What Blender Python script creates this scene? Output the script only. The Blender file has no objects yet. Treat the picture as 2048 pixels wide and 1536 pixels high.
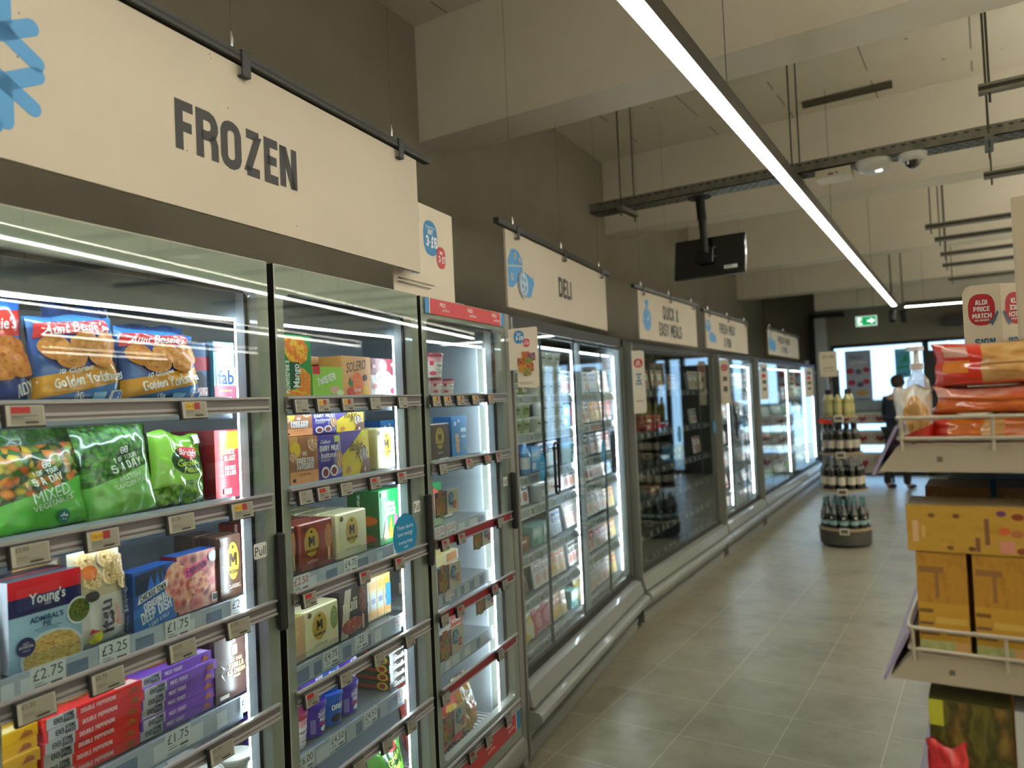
import bpy, math, random
from mathutils import Matrix, Vector, noise
random.seed(7)
SC = bpy.context.scene
COL = SC.collection
PI = math.pi

# ------------------------------------------------------------------ camera
cam = bpy.data.cameras.new('camera')
cam.sensor_width = 36.0
cam.lens = 1500.0 / 2048.0 * 36.0
cam.clip_start = 0.02
cam.clip_end = 100
cam_ob = bpy.data.objects.new('camera', cam)
COL.objects.link(cam_ob)
RT, UP, FW = (0.84209518, 0.53745321, -0.04494159), (0.05078067, 0.00394657, 0.99870203), (-0.53693298, 0.84328433, 0.02396885)
RT, FW = Vector(RT).normalized(), Vector(FW).normalized()
UP = RT.cross(FW)
cam_ob.matrix_world = Matrix(((RT.x, UP.x, -FW.x, 0.0), (RT.y, UP.y, -FW.y, 0.0), (RT.z, UP.z, -FW.z, 1.62), (0, 0, 0, 1)))
cam.dof.use_dof = True
cam.dof.focus_distance = 2.1
cam.dof.aperture_fstop = 2.7
SC.camera = cam_ob

# ------------------------------------------------------------------ colour management, sky
SC.view_settings.view_transform = 'Standard'
SC.view_settings.look = 'None'
SC.view_settings.gamma = 1.0
SC.view_settings.use_curve_mapping = False
SC.view_settings.exposure = 0.0
LED_STRENGTH = 25.0      # ceiling line lights
CASE_STRENGTH = 72.0     # LED strips inside the cabinets
W = bpy.data.worlds.new('sky')
SC.world = W
W.use_nodes = True
_n = W.node_tree.nodes
_bg = _n['Background']
_sky = _n.new('ShaderNodeTexSky')
_sky.sky_type = 'HOSEK_WILKIE'
_sky.turbidity = 4.0
_sky.sun_direction = Vector((0.5, -0.6, 0.62)).normalized()
_sky.ground_albedo = 0.35
W.node_tree.links.new(_sky.outputs[0], _bg.inputs[0])
_bg.inputs[1].default_value = 10.0
_sun = bpy.data.lights.new('sun', 'SUN')
_sun.energy = 14.0
_sun.angle = 0.01
_sun_ob = bpy.data.objects.new('sun', _sun)
COL.objects.link(_sun_ob)
_sun_ob.rotation_euler = (math.radians(42), 0, math.radians(-25))
try:
    SC.cycles.transparent_max_bounces = 32
    SC.cycles.max_bounces = 7
    SC.cycles.diffuse_bounces = 4
    SC.cycles.glossy_bounces = 3
    SC.cycles.sample_clamp_indirect = 6.0
    SC.cycles.caustics_reflective = False
    SC.cycles.caustics_refractive = False
except Exception:
    pass

# ------------------------------------------------------------------ materials
def lin(h):
    h = h.lstrip('#')
    c = [int(h[i:i + 2], 16) / 255 for i in (0, 2, 4)]
    return tuple(x / 12.92 if x <= 0.04045 else ((x + 0.055) / 1.055) ** 2.4 for x in c) + (1.0,)
MATS = {}
def M(h, rough=0.5, metal=0.0, coat=0.0, emit=0.0, key=None):
    """flat procedural paint; the name is its colour and finish"""
    k = key or 'paint_%s_%d_%d_%d_%g' % (h.lstrip('#'), rough * 100, metal * 100, coat * 100, emit)
    if k in MATS:
        return MATS[k]
    m = bpy.data.materials.new(k)
    m.use_nodes = True
    b = m.node_tree.nodes['Principled BSDF']
    b.inputs['Base Color'].default_value = lin(h)
    b.inputs['Roughness'].default_value = rough
    b.inputs['Metallic'].default_value = metal
    b.inputs['Coat Weight'].default_value = coat
    b.inputs['Coat Roughness'].default_value = 0.04
    if emit:
        b.inputs['Emission Color'].default_value = lin(h)
        b.inputs['Emission Strength'].default_value = emit
    MATS[k] = m
    return m
def node_mix(nt, fac, a, b):
    x = nt.nodes.new('ShaderNodeMix')
    x.data_type = 'RGBA'
    for sock, v in ((x.inputs[0], fac), (x.inputs[6], a), (x.inputs[7], b)):
        if hasattr(v, 'is_output'):
            nt.links.new(v, sock)
        else:
            sock.default_value = v
    return x.outputs[2]
def mth(nt, op, a, b=None, c=None):
    x = nt.nodes.new('ShaderNodeMath')
    x.operation = op
    for i, v in enumerate((a, b, c)):
        if v is None:
            continue
        if hasattr(v, 'is_output'):
            nt.links.new(v, x.inputs[i])
        else:
            x.inputs[i].default_value = v
    return x.outputs[0]
def ramp(nt, fac, cols, const=True):
    r = nt.nodes.new('ShaderNodeValToRGB')
    r.color_ramp.interpolation = 'CONSTANT' if const else 'LINEAR'
    el = r.color_ramp.elements
    n = len(cols)
    pos = [i / n if const else i / max(1, n - 1) for i in range(n)]
    el[0].position, el[0].color = pos[0], lin(cols[0])
    el[1].position, el[1].color = pos[1], lin(cols[1])
    for i in range(2, n):
        e = el.new(pos[i])
        e.color = lin(cols[i])
    nt.links.new(fac, r.inputs[0])
    return r.outputs[0]
def pattern(nt, vec, spec):
    """a printed food texture: ('vor', scale, colours, sx, sy) cells, ('noi', scale, colours) clouds"""
    if isinstance(spec, str):
        return lin(spec)
    kind, scale, cols = spec[:3]
    if kind == 'vor':
        mp = nt.nodes.new('ShaderNodeMapping')
        mp.inputs['Scale'].default_value = (spec[3] if len(spec) > 3 else 1, spec[4] if len(spec) > 4 else 1, 1)
        nt.links.new(vec, mp.inputs[0])
        v = nt.nodes.new('ShaderNodeTexVoronoi')
        v.inputs['Scale'].default_value = scale
        nt.links.new(mp.outputs[0], v.inputs[0])
        sp = nt.nodes.new('ShaderNodeSeparateColor')
        nt.links.new(v.outputs['Color'], sp.inputs[0])
        c = ramp(nt, sp.outputs[0], cols)
        rim = mth(nt, 'MULTIPLY', mth(nt, 'POWER', v.outputs['Distance'], 2.0), 1.1)
        return node_mix(nt, rim, c, lin(spec[5]) if len(spec) > 5 else lin('2a2410'))
    n = nt.nodes.new('ShaderNodeTexNoise')
    n.inputs['Scale'].default_value = scale
    n.inputs['Detail'].default_value = 3
    nt.links.new(vec, n.inputs[0])
    f = mth(nt, 'MULTIPLY_ADD', n.outputs[0], 2.4, -0.7)
    return ramp(nt, f, cols, False)
def art(name, base, layers=(), rough=0.4, coat=0.0):
    """printed packaging art in the pack's own UV square"""
    k = 'print_' + name
    if k in MATS:
        return MATS[k]
    m = bpy.data.materials.new(k)
    m.use_nodes = True
    nt = m.node_tree
    b = nt.nodes['Principled BSDF']
    tc = nt.nodes.new('ShaderNodeTexCoord')
    uv = tc.outputs['UV']
    s = nt.nodes.new('ShaderNodeSeparateXYZ')
    nt.links.new(uv, s.inputs[0])
    u, v = s.outputs[0], s.outputs[1]
    col = pattern(nt, uv, base)
    for L in layers:
        if L[0] == 'r':
            _, u0, v0, u1, v1, slope, spec = L
            vv = mth(nt, 'SUBTRACT', v, mth(nt, 'MULTIPLY', mth(nt, 'SUBTRACT', u, 0.5), slope)) if slope else v
            k1 = mth(nt, 'MULTIPLY', mth(nt, 'GREATER_THAN', u, u0), mth(nt, 'LESS_THAN', u, u1))
            k2 = mth(nt, 'MULTIPLY', mth(nt, 'GREATER_THAN', vv, v0), mth(nt, 'LESS_THAN', vv, v1))
            mask = mth(nt, 'MULTIPLY', k1, k2)
        else:
            _, cu, cv, ru, rv, spec = L
            a = mth(nt, 'POWER', mth(nt, 'ABSOLUTE', mth(nt, 'MULTIPLY', mth(nt, 'SUBTRACT', u, cu), 1 / ru)), 2.0)
            c = mth(nt, 'POWER', mth(nt, 'ABSOLUTE', mth(nt, 'MULTIPLY', mth(nt, 'SUBTRACT', v, cv), 1 / rv)), 2.0)
            mask = mth(nt, 'LESS_THAN', mth(nt, 'ADD', a, c), 1.0)
        col = node_mix(nt, mask, col, pattern(nt, uv, spec))
    if hasattr(col, 'is_output'):
        nt.links.new(col, b.inputs['Base Color'])
    else:
        b.inputs['Base Color'].default_value = col
    b.inputs['Roughness'].default_value = rough
    b.inputs['Coat Weight'].default_value = coat
    b.inputs['Coat Roughness'].default_value = 0.08
    MATS[k] = m
    return m
def glassmat(name, tint='ffffff', boost=1.0, rough=0.0, alpha=0.0, body='e8f0f2'):
    """thin clear sheet: transparent with angle dependent mirror, optional milky body"""
    if name in MATS:
        return MATS[name]
    m = bpy.data.materials.new(name)
    m.use_nodes = True
    nt = m.node_tree
    nt.nodes.clear()
    out = nt.nodes.new('ShaderNodeOutputMaterial')
    tr = nt.nodes.new('ShaderNodeBsdfTransparent')
    tr.inputs[0].default_value = lin(tint)
    gl = nt.nodes.new('ShaderNodeBsdfGlossy')
    gl.inputs['Roughness'].default_value = rough
    gl.inputs['Color'].default_value = (1, 1, 1, 1)
    lw = nt.nodes.new('ShaderNodeLayerWeight')
    lw.inputs[0].default_value = 0.5
    p = mth(nt, 'POWER', lw.outputs['Facing'], 5.0)
    f = mth(nt, 'MULTIPLY_ADD', p, 0.95, 0.04)
    f = mth(nt, 'MINIMUM', mth(nt, 'MULTIPLY', f, boost), 1.0)
    base = tr.outputs[0]
    if alpha:
        df = nt.nodes.new('ShaderNodeBsdfDiffuse')
        df.inputs[0].default_value = lin(body)
        mx0 = nt.nodes.new('ShaderNodeMixShader')
        mx0.inputs[0].default_value = alpha
        nt.links.new(tr.outputs[0], mx0.inputs[1])
        nt.links.new(df.outputs[0], mx0.inputs[2])
        base = mx0.outputs[0]
    mx = nt.nodes.new('ShaderNodeMixShader')
    nt.links.new(f, mx.inputs[0])
    nt.links.new(base, mx.inputs[1])
    nt.links.new(gl.outputs[0], mx.inputs[2])
    nt.links.new(mx.outputs[0], out.inputs[0])
    MATS[name] = m
    return m
def noisy(name, cols, scale, rough=0.6, metal=0.0, bump=0.0, detail=4, rr=None):
    """surface with soft blotches in its own object coordinates"""
    if name in MATS:
        return MATS[name]
    m = bpy.data.materials.new(name)
    m.use_nodes = True
    nt = m.node_tree
    b = nt.nodes['Principled BSDF']
    tc = nt.nodes.new('ShaderNodeTexCoord')
    n = nt.nodes.new('ShaderNodeTexNoise')
    n.inputs['Scale'].default_value = scale
    n.inputs['Detail'].default_value = detail
    nt.links.new(tc.outputs['Object'], n.inputs[0])
    f = mth(nt, 'MULTIPLY_ADD', n.outputs[0], 2.0, -0.5)
    nt.links.new(ramp(nt, f, cols, False), b.inputs['Base Color'])
    b.inputs['Roughness'].default_value = rough
    b.inputs['Metallic'].default_value = metal
    if bump:
        bp = nt.nodes.new('ShaderNodeBump')
        bp.inputs['Strength'].default_value = bump
        nt.links.new(n.outputs[0], bp.inputs['Height'])
        nt.links.new(bp.outputs[0], b.inputs['Normal'])
    MATS[name] = m
    return m

GLASS = glassmat('door_glass', 'f2f8f6', 1.0)
CLEAR = glassmat('clear_plastic', 'fafcfd', 1.0, 0.05, 0.025)
FILM = glassmat('milky_plastic', 'f0f4f4', 1.3, 0.12, 0.45, 'eef2f2')
BLACK = M('0c0d0c', 0.35)
MATT_BLACK = M('121211', 0.6)
CREAM = M('d9cfba', 0.65)
WHITE = M('e8eaea', 0.5)
BLUE = M('1780ba', 0.45)
RED = M('c01824', 0.45)

# ------------------------------------------------------------------ mesh builder
class MB:
    def __init__(s):
        s.v, s.f, s.fm, s.uv, s.mats, s.T, s.sm = [], [], [], [], [], None, []
        s.smooth = False
    def mi(s, m):
        if m not in s.mats:
            s.mats.append(m)
        return s.mats.index(m)
    def add(s, pts, faces, mat, uvs=None, smooth=None):
        o = len(s.v)
        if s.T is not None:
            pts = [s.T @ Vector(p) for p in pts]
        s.v.extend([tuple(p) for p in pts])
        k = s.mi(mat)
        for f in faces:
            s.f.append([o + i for i in f])
            s.fm.append(k)
            s.sm.append(s.smooth if smooth is None else smooth)
            s.uv.append([uvs[i] for i in f] if uvs else None)
    def quad(s, a, b, c, d, mat):
        s.add([a, b, c, d], [(0, 1, 2, 3)], mat, [(0, 0), (1, 0), (1, 1), (0, 1)])
    def box(s, x0, y0, z0, x1, y1, z1, mat, r=0.0):
        if r > 0:
            # chamfer the four edges parallel to z and soften the top and bottom
            a = [(x0 + r, y0), (x1 - r, y0), (x1, y0 + r), (x1, y1 - r), (x1 - r, y1), (x0 + r, y1), (x0, y1 - r), (x0, y0 + r)]
            q = r * 0.7
            b = [(x0 + r + q * .6, y0 + q), (x1 - r - q * .6, y0 + q), (x1 - q, y0 + r + q * .6), (x1 - q, y1 - r - q * .6), (x1 - r - q * .6, y1 - q), (x0 + r + q * .6, y1 - q), (x0 + q, y1 - r - q * .6), (x0 + q, y0 + r + q * .6)]
            rings = [[(p[0], p[1], z0) for p in b], [(p[0], p[1], z0 + q) for p in a], [(p[0], p[1], z1 - q) for p in a], [(p[0], p[1], z1) for p in b]]
            pts = sum(rings, [])
            fs = [tuple(range(7, -1, -1)), tuple(24 + i for i in range(8))]
            for k in range(3):
                for i in range(8):
                    j = (i + 1) % 8
                    fs.append((k * 8 + i, k * 8 + j, k * 8 + 8 + j, k * 8 + 8 + i))
            s.add(pts, fs, mat, None, False)
            return
        p = [(x0, y0, z0), (x1, y0, z0), (x1, y1, z0), (x0, y1, z0), (x0, y0, z1), (x1, y0, z1), (x1, y1, z1), (x0, y1, z1)]
        s.add(p, [(3, 2, 1, 0), (4, 5, 6, 7), (0, 1, 5, 4), (1, 2, 6, 5), (2, 3, 7, 6), (3, 0, 4, 7)], mat, None, False)
    def prism(s, poly, axis, a, b, mat, smooth=False):
        """extrude a 2-D polygon along an axis: 'x' uses (y,z), 'y' uses (x,z), 'z' uses (x,y)"""
        def P(p, t):
            return {'x': (t, p[0], p[1]), 'y': (p[0], t, p[1]), 'z': (p[0], p[1], t)}[axis]
        n = len(poly)
        pts = [P(p, a) for p in poly] + [P(p, b) for p in poly]
        fs = [tuple(range(n)), tuple(range(2 * n - 1, n - 1, -1))]
        s.add(pts, fs, mat, None, False)
        s.add(pts, [(i, i + n, (i + 1) % n + n, (i + 1) % n) for i in range(n)], mat, None, smooth)
    def lathe(s, prof, mat, n=24, c=(0, 0, 0), mats=None, smooth=True, sx=1.0, sy=1.0):
        m = len(prof)
        pts, uvs = [], []
        for i, (r, z) in enumerate(prof):
            for j in range(n + 1):
                a = 2 * PI * j / n
                pts.append((c[0] + r * sx * math.cos(a), c[1] + r * sy * math.sin(a), c[2] + z))
                uvs.append((j / n, i / (m - 1)))
        for i in range(m - 1):
            fs = [(i * (n + 1) + j, i * (n + 1) + j + 1, (i + 1) * (n + 1) + j + 1, (i + 1) * (n + 1) + j) for j in range(n)]
            s.add([pts[k] for k in range(i * (n + 1), (i + 2) * (n + 1))], [tuple(x - i * (n + 1) for x in f) for f in fs], mats[i] if mats else mat, [uvs[k] for k in range(i * (n + 1), (i + 2) * (n + 1))], smooth)
    def tube(s, pts, r, mat, n=8):
        pts = [Vector(p) for p in pts]
        rings = []
        for i, p in enumerate(pts):
            d = (pts[min(i + 1, len(pts) - 1)] - pts[max(i - 1, 0)]).normalized()
            up = Vector((0, 0, 1)) if abs(d.z) < 0.95 else Vector((1, 0, 0))
            x = d.cross(up).normalized()
            y = x.cross(d)
            rr = r[i] if isinstance(r, (list, tuple)) else r
            rings += [tuple(p + x * rr * math.cos(2 * PI * k / n) + y * rr * math.sin(2 * PI * k / n)) for k in range(n)]
        fs = [(i * n + k, i * n + (k + 1) % n, (i + 1) * n + (k + 1) % n, (i + 1) * n + k) for i in range(len(pts) - 1) for k in range(n)]
        s.add(rings, fs, mat, None, True)
        s.add(rings, [tuple(range(n - 1, -1, -1)), tuple(len(rings) - n + k for k in range(n))], mat, None, False)
    def build(s, name, parent=None, matrix=None):
        me = bpy.data.meshes.new(name)
        me.from_pydata(s.v, [], s.f)
        for m in s.mats:
            me.materials.append(m)
        me.polygons.foreach_set('material_index', s.fm)
        me.polygons.foreach_set('use_smooth', s.sm)
        if any(s.uv):
            ul = me.uv_layers.new(name='UVMap')
            flat = []
            for f, u in zip(s.f, s.uv):
                for i in range(len(f)):
                    flat += list(u[i]) if u else [0.0, 0.0]
            ul.data.foreach_set('uv', flat)
        me.update()
        ob = bpy.data.objects.new(name, me)
        COL.objects.link(ob)
        if parent is not None:
            ob.parent = parent
        if matrix is not None:
            ob.matrix_world = matrix
        return ob
def empty(name, matrix=None):
    o = bpy.data.objects.new(name, None)
    o.empty_display_size = 0.1
    COL.objects.link(o)
    if matrix is not None:
        o.matrix_world = matrix
    return o
def tag(o, label, cat, group=None, kind=None):
    if label:
        o['label'] = label
    if cat:
        o['category'] = cat
    if group:
        o['group'] = group
    if kind:
        o['kind'] = kind
    return o
def T(x, y, z):
    return Matrix.Translation((x, y, z))
def RZ(a):
    return Matrix.Rotation(a, 4, 'Z')
def RX(a):
    return Matrix.Rotation(a, 4, 'X')
def RY(a):
    return Matrix.Rotation(a, 4, 'Y')
# frame A: the freezers and the deli chiller; frame B: the chillers beyond the bend.
# local x runs along the cases, local y into them, z up
FA = T(-1.802, 2.837, 0) @ RZ(math.radians(98.965))
FB = FA @ T(2.10, 0, 0) @ RZ(math.radians(92.6 - 98.965))
ORD = ['first', 'second', 'third', 'fourth', 'fifth', 'sixth', 'seventh', 'eighth', 'ninth', 'tenth', 'eleventh', 'twelfth', 'thirteenth', 'fourteenth', 'fifteenth', 'sixteenth', 'seventeenth', 'eighteenth', 'nineteenth', 'twentieth']

# ------------------------------------------------------------------ lettering
_c = 0.26
GL = {
 'A': [('D', 0, -.16, .38, 2.16), ('D', 1, -.16, .62, 2.16), ('L', [(.2, .55), (.8, .55)]), ('L', [(.36, 2), (.64, 2)])],
 'B': [('L', [(0, 0), (1 - _c, 0), (1, _c), (1, .85), (.85, 1.03), (0, 1.03)]), ('L', [(0, 1.03), (.85, 1.03), (1, 1.2), (1, 2 - _c), (1 - _c, 2), (0, 2)]), ('L', [(0, -.16), (0, 2.16)])],
 'C': [('L', [(1, .55), (1, _c), (1 - _c, 0), (_c, 0), (0, _c), (0, 2 - _c), (_c, 2), (1 - _c, 2), (1, 2 - _c), (1, 1.45)])],
 'D': [('C', [(0, 0), (1 - _c, 0), (1, _c), (1, 2 - _c), (1 - _c, 2), (0, 2)])],
 'E': [('L', [(.9, 0), (0, 0), (0, 2), (.9, 2)]), ('L', [(0, 1.03), (.8, 1.03)])],
 'F': [('L', [(0, -.16), (0, 2), (.9, 2)]), ('L', [(0, 1.0), (.8, 1.0)])],
 'G': [('L', [(.55, 1.0), (1, 1.0), (1, _c), (1 - _c, 0), (_c, 0), (0, _c), (0, 2 - _c), (_c, 2), (1 - _c, 2), (1, 2 - _c), (1, 1.5)])],
 'H': [('L', [(0, -.16), (0, 2.16)]), ('L', [(1, -.16), (1, 2.16)]), ('L', [(0, 1), (1, 1)])],
 'I': [('L', [(.2, -.16), (.2, 2.16)])],
 'J': [('L', [(0, .5), (0, _c), (_c, 0), (.8 - _c, 0), (.8, _c), (.8, 2.16)])],
 'K': [('L', [(0, -.16), (0, 2.16)]), ('D', .1, .8, .95, 2.16), ('D', .3, 1.15, 1.0, -.16)],
 'L': [('L', [(0, 2.16), (0, 0), (.85, 0)])],
 'M': [('L', [(0, -.16), (0, 2.16)]), ('L', [(1.4, -.16), (1.4, 2.16)]), ('D', .7, .5, .12, 2.16), ('D', .7, .5, 1.28, 2.16)],
 'N': [('L', [(0, -.16), (0, 2.16)]), ('L', [(1, -.16), (1, 2.16)]), ('D', .92, -.16, .08, 2.16)],
 'O': [('C', [(_c, 0), (1 - _c, 0), (1, _c), (1, 2 - _c), (1 - _c, 2), (_c, 2), (0, 2 - _c), (0, _c)])],
 'P': [('L', [(0, -.16), (0, 2), (1 - _c, 2), (1, 2 - _c), (1, .9 + _c), (1 - _c, .9), (.1, .9)])],
 'Q': [('C', [(_c, 0), (1 - _c, 0), (1, _c), (1, 2 - _c), (1 - _c, 2), (_c, 2), (0, 2 - _c), (0, _c)]), ('D', .6, .5, 1.1, -.3)],
 'R': [('L', [(0, -.16), (0, 2), (1 - _c, 2), (1, 2 - _c), (1, 1.0 + _c), (1 - _c, 1.0), (.1, 1.0)]), ('L', [(.75, 1.0), (1, .75), (1, -.16)])],
 'S': [('L', [(1, 1.5), (1, 2 - _c), (1 - _c, 2), (_c, 2), (0, 2 - _c), (0, 1.3), (.15, 1.1), (.85, .9), (1, .7), (1, _c), (1 - _c, 0), (_c, 0), (0, _c), (0, .55)])],
 'T': [('L', [(0, 2), (1, 2)]), ('L', [(.5, 2), (.5, -.16)])],
 'U': [('L', [(0, 2.16), (0, _c), (_c, 0), (1 - _c, 0), (1, _c), (1, 2.16)])],
 'V': [('D', .5, -.16, 0, 2.16), ('D', .5, -.16, 1, 2.16)],
 'W': [('D', .35, -.16, 0, 2.16), ('D', .35, -.16, .7, 1.6), ('D', 1.05, -.16, .7, 1.6), ('D', 1.05, -.16, 1.4, 2.16)],
 'X': [('D', 0, -.16, 1, 2.16), ('D', 1, -.16, 0, 2.16)],
 'Y': [('D', .5, .9, 0, 2.16), ('D', .5, .9, 1, 2.16), ('L', [(.5, 1.1), (.5, -.16)])],
 'Z': [('L', [(0, 2), (1, 2)]), ('L', [(0, 0), (1, 0)]), ('D', .06, 0, .94, 2)],
 '0': [('C', [(_c, 0), (1 - _c, 0), (1, _c), (1, 2 - _c), (1 - _c, 2), (_c, 2), (0, 2 - _c), (0, _c)])],
 '1': [('L', [(.5, -.16), (.5, 2.16)]), ('D', .1, 1.6, .5, 2.16)],
 '2': [('L', [(0, 1.5), (0, 2 - _c), (_c, 2), (1 - _c, 2), (1, 2 - _c), (1, 1.2)]), ('D', .05, 0, .97, 1.3), ('L', [(0, 0), (1, 0)])],
 '3': [('L', [(0, 1.5), (0, 2 - _c), (_c, 2), (1 - _c, 2), (1, 2 - _c), (1, 1.2), (.8, 1.03), (.4, 1.03)]), ('L', [(.8, 1.03), (1, .85), (1, _c), (1 - _c, 0), (_c, 0), (0, _c), (0, .5)])],
 '4': [('L', [(.8, -.16), (.8, 2.16)]), ('L', [(0, .6), (1.05, .6)]), ('D', 0, .6, .65, 2.16)],
 '5': [('L', [(.95, 2), (0, 2), (0, 1.15), (.74, 1.15), (1, .9), (1, _c), (1 - _c, 0), (_c, 0), (0, _c), (0, .5)])],
 '6': [('L', [(1, 1.55), (1, 2 - _c), (1 - _c, 2), (_c, 2), (0, 2 - _c), (0, _c), (_c, 0), (1 - _c, 0), (1, _c), (1, .9), (.8, 1.1), (.1, 1.1)])],
 '7': [('L', [(0, 2), (1, 2)]), ('D', .3, -.16, .95, 2)],
 '8': [('C', [(_c, 0), (1 - _c, 0), (1, _c), (1, 2 - _c), (1 - _c, 2), (_c, 2), (0, 2 - _c), (0, _c)]), ('L', [(0, 1.03), (1, 1.03)])],
 '9': [('L', [(0, .45), (0, _c), (_c, 0), (1 - _c, 0), (1, _c), (1, 2 - _c), (1 - _c, 2), (_c, 2), (0, 2 - _c), (0, 1.1), (.2, .9), (.9, .9)])],
 '£': [('L', [(1, 0), (0, 0), (.25, .3), (.25, 2 - _c), (.25 + _c, 2), (1 - _c, 2), (1, 2 - _c), (1, 1.5)]), ('L', [(0, .95), (.8, .95)])],
 '&': [('L', [(1.1, -.1), (.2, 1.4), (.2, 1.8), (.4, 2), (.65, 2), (.8, 1.8), (.8, 1.45), (.05, .7), (.05, .25), (.3, 0), (.65, 0), (1.05, .6)])],
 '.': [('L', [(.1, -.16), (.1, .16)])],
 '-': [('L', [(0, .9), (.6, .9)])],
 "'": [('L', [(.1, 1.7), (.1, 2.16)])],
}
def stroke(pts, w, closed):
    P = [Vector((p[0], p[1])) for p in pts]
    Q = []
    for i, p in enumerate(P):      # ease the chamfered corners into curves
        if closed or 0 < i < len(P) - 1:
            a, b = P[i - 1], P[(i + 1) % len(P)]
            if 0.35 < (p - a).angle(b - p) < 1.1:
                ra, rb = min(.13, .4 * (a - p).length), min(.13, .4 * (b - p).length)
                Q += [p + (a - p).normalized() * ra, p + (b - p).normalized() * rb]
                continue
        Q.append(p)
    P = Q
    n = len(P)
    L, R = [], []
    for i in range(n):
        a = P[(i - 1) % n] if (closed or i > 0) else None
        b = P[(i + 1) % n] if (closed or i < n - 1) else None
        d1 = (P[i] - a).normalized() if a is not None else None
        d2 = (b - P[i]).normalized() if b is not None else None
        if d1 is None: d1 = d2
        if d2 is None: d2 = d1
        t = (d1 + d2).normalized()
        nn = Vector((-t.y, t.x))
        c = max(0.4, nn.dot(Vector((-d1.y, d1.x))))
        L.append(P[i] + nn * (w / 2 / c))
        R.append(P[i] - nn * (w / 2 / c))
    out = []
    for i in range(n if closed else n - 1):
        j = (i + 1) % n
        out.append([tuple(R[i]), tuple(R[j]), tuple(L[j]), tuple(L[i])])
    return out
def block_text(s, sw=0.36):
    """condensed block capitals -> (polygons, width), cap height 1"""
    key = ('blk', s, sw)
    if key in TXT:
        return TXT[key]
    polys, x = [], 0.0
    for ch in s:
        if ch == ' ':
            x += 0.42
            continue
        g = GL.get(ch)
        if g is None:
            x += 0.5
            continue
        wmax = 0
        qs = []
        for e in g:
            if e[0] == 'D':
                _, x0, y0, x1, y1 = e
                L = math.hypot(x1 - x0, y1 - y0)
                h = sw / 2 * L / abs(y1 - y0)
                q = [(x0 - h, y0), (x0 + h, y0), (x1 + h, y1), (x1 - h, y1)]
                if y1 < y0:
                    q = [q[3], q[2], q[1], q[0]]
                qs.append(q)
            else:
                qs += stroke(e[1], sw, e[0] == 'C')
        mn = min(p[0] for q in qs for p in q)
        wmax = max(p[0] for q in qs for p in q) - mn
        for q in qs:
            polys.append([(x + (p[0] - mn) / 2.32, (p[1] + .16) / 2.32) for p in q])
        x += (wmax + 0.17) / 2.32
    TXT[key] = (polys, x - 0.07)
    return TXT[key]
TXT = {}
def font_text(s, bold=0.0, shear=0.0):
    key = ('fnt', s, bold, shear)
    if key in TXT:
        return TXT[key]
    cu = bpy.data.curves.new('lettering', 'FONT')
    cu.body = s
    cu.size = 1.0
    cu.offset = bold
    cu.shear = shear
    cu.resolution_u = 2
    ob = bpy.data.objects.new('lettering', cu)
    me = bpy.data.meshes.new_from_object(ob)
    vs = [(v.co.x / 0.72, v.co.y / 0.72) for v in me.vertices]
    x0 = min([v[0] for v in vs] or [0])
    x1 = max([v[0] for v in vs] or [0])
    polys = [[(vs[i][0] - x0, vs[i][1]) for i in p.vertices] for p in me.polygons]
    bpy.data.objects.remove(ob)
    bpy.data.curves.remove(cu)
    bpy.data.meshes.remove(me)
    TXT[key] = (polys, x1 - x0)
    return TXT[key]

# ------------------------------------------------------------------ surfaces that take print
class Flat:
    """front panel from origin o, width vector along U, height along V, print sits on its outer side"""
    def __init__(s, o, U, V, n=1):
        s.o, s.U, s.V, s.n = Vector(o), Vector(U), Vector(V), n
        s.W, s.H = s.U.length, s.V.length
        s.N = s.U.normalized().cross(s.V.normalized())
        s.step = 0.00035
    def pt(s, u, v, k):
        return s.o + s.U * u + s.V * v + s.N * (s.step * k)
class Curved:
    def __init__(s, fn, W, H, n=10, step=0.0005, base=0.0006):
        s.fn, s.W, s.H, s.n, s.step, s.base = fn, W, H, n, step, base
    def pt(s, u, v, k):
        e = 0.01
        p = Vector(s.fn(u, v))
        a = Vector(s.fn(u + e, v)) - Vector(s.fn(u - e, v))
        b = Vector(s.fn(u, v + e)) - Vector(s.fn(u, v - e))
        n = a.cross(b)
        n = n.normalized() if n.length > 1e-12 else Vector((0, -1, 0))
        return p + n * (s.base + s.step * k)
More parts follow.
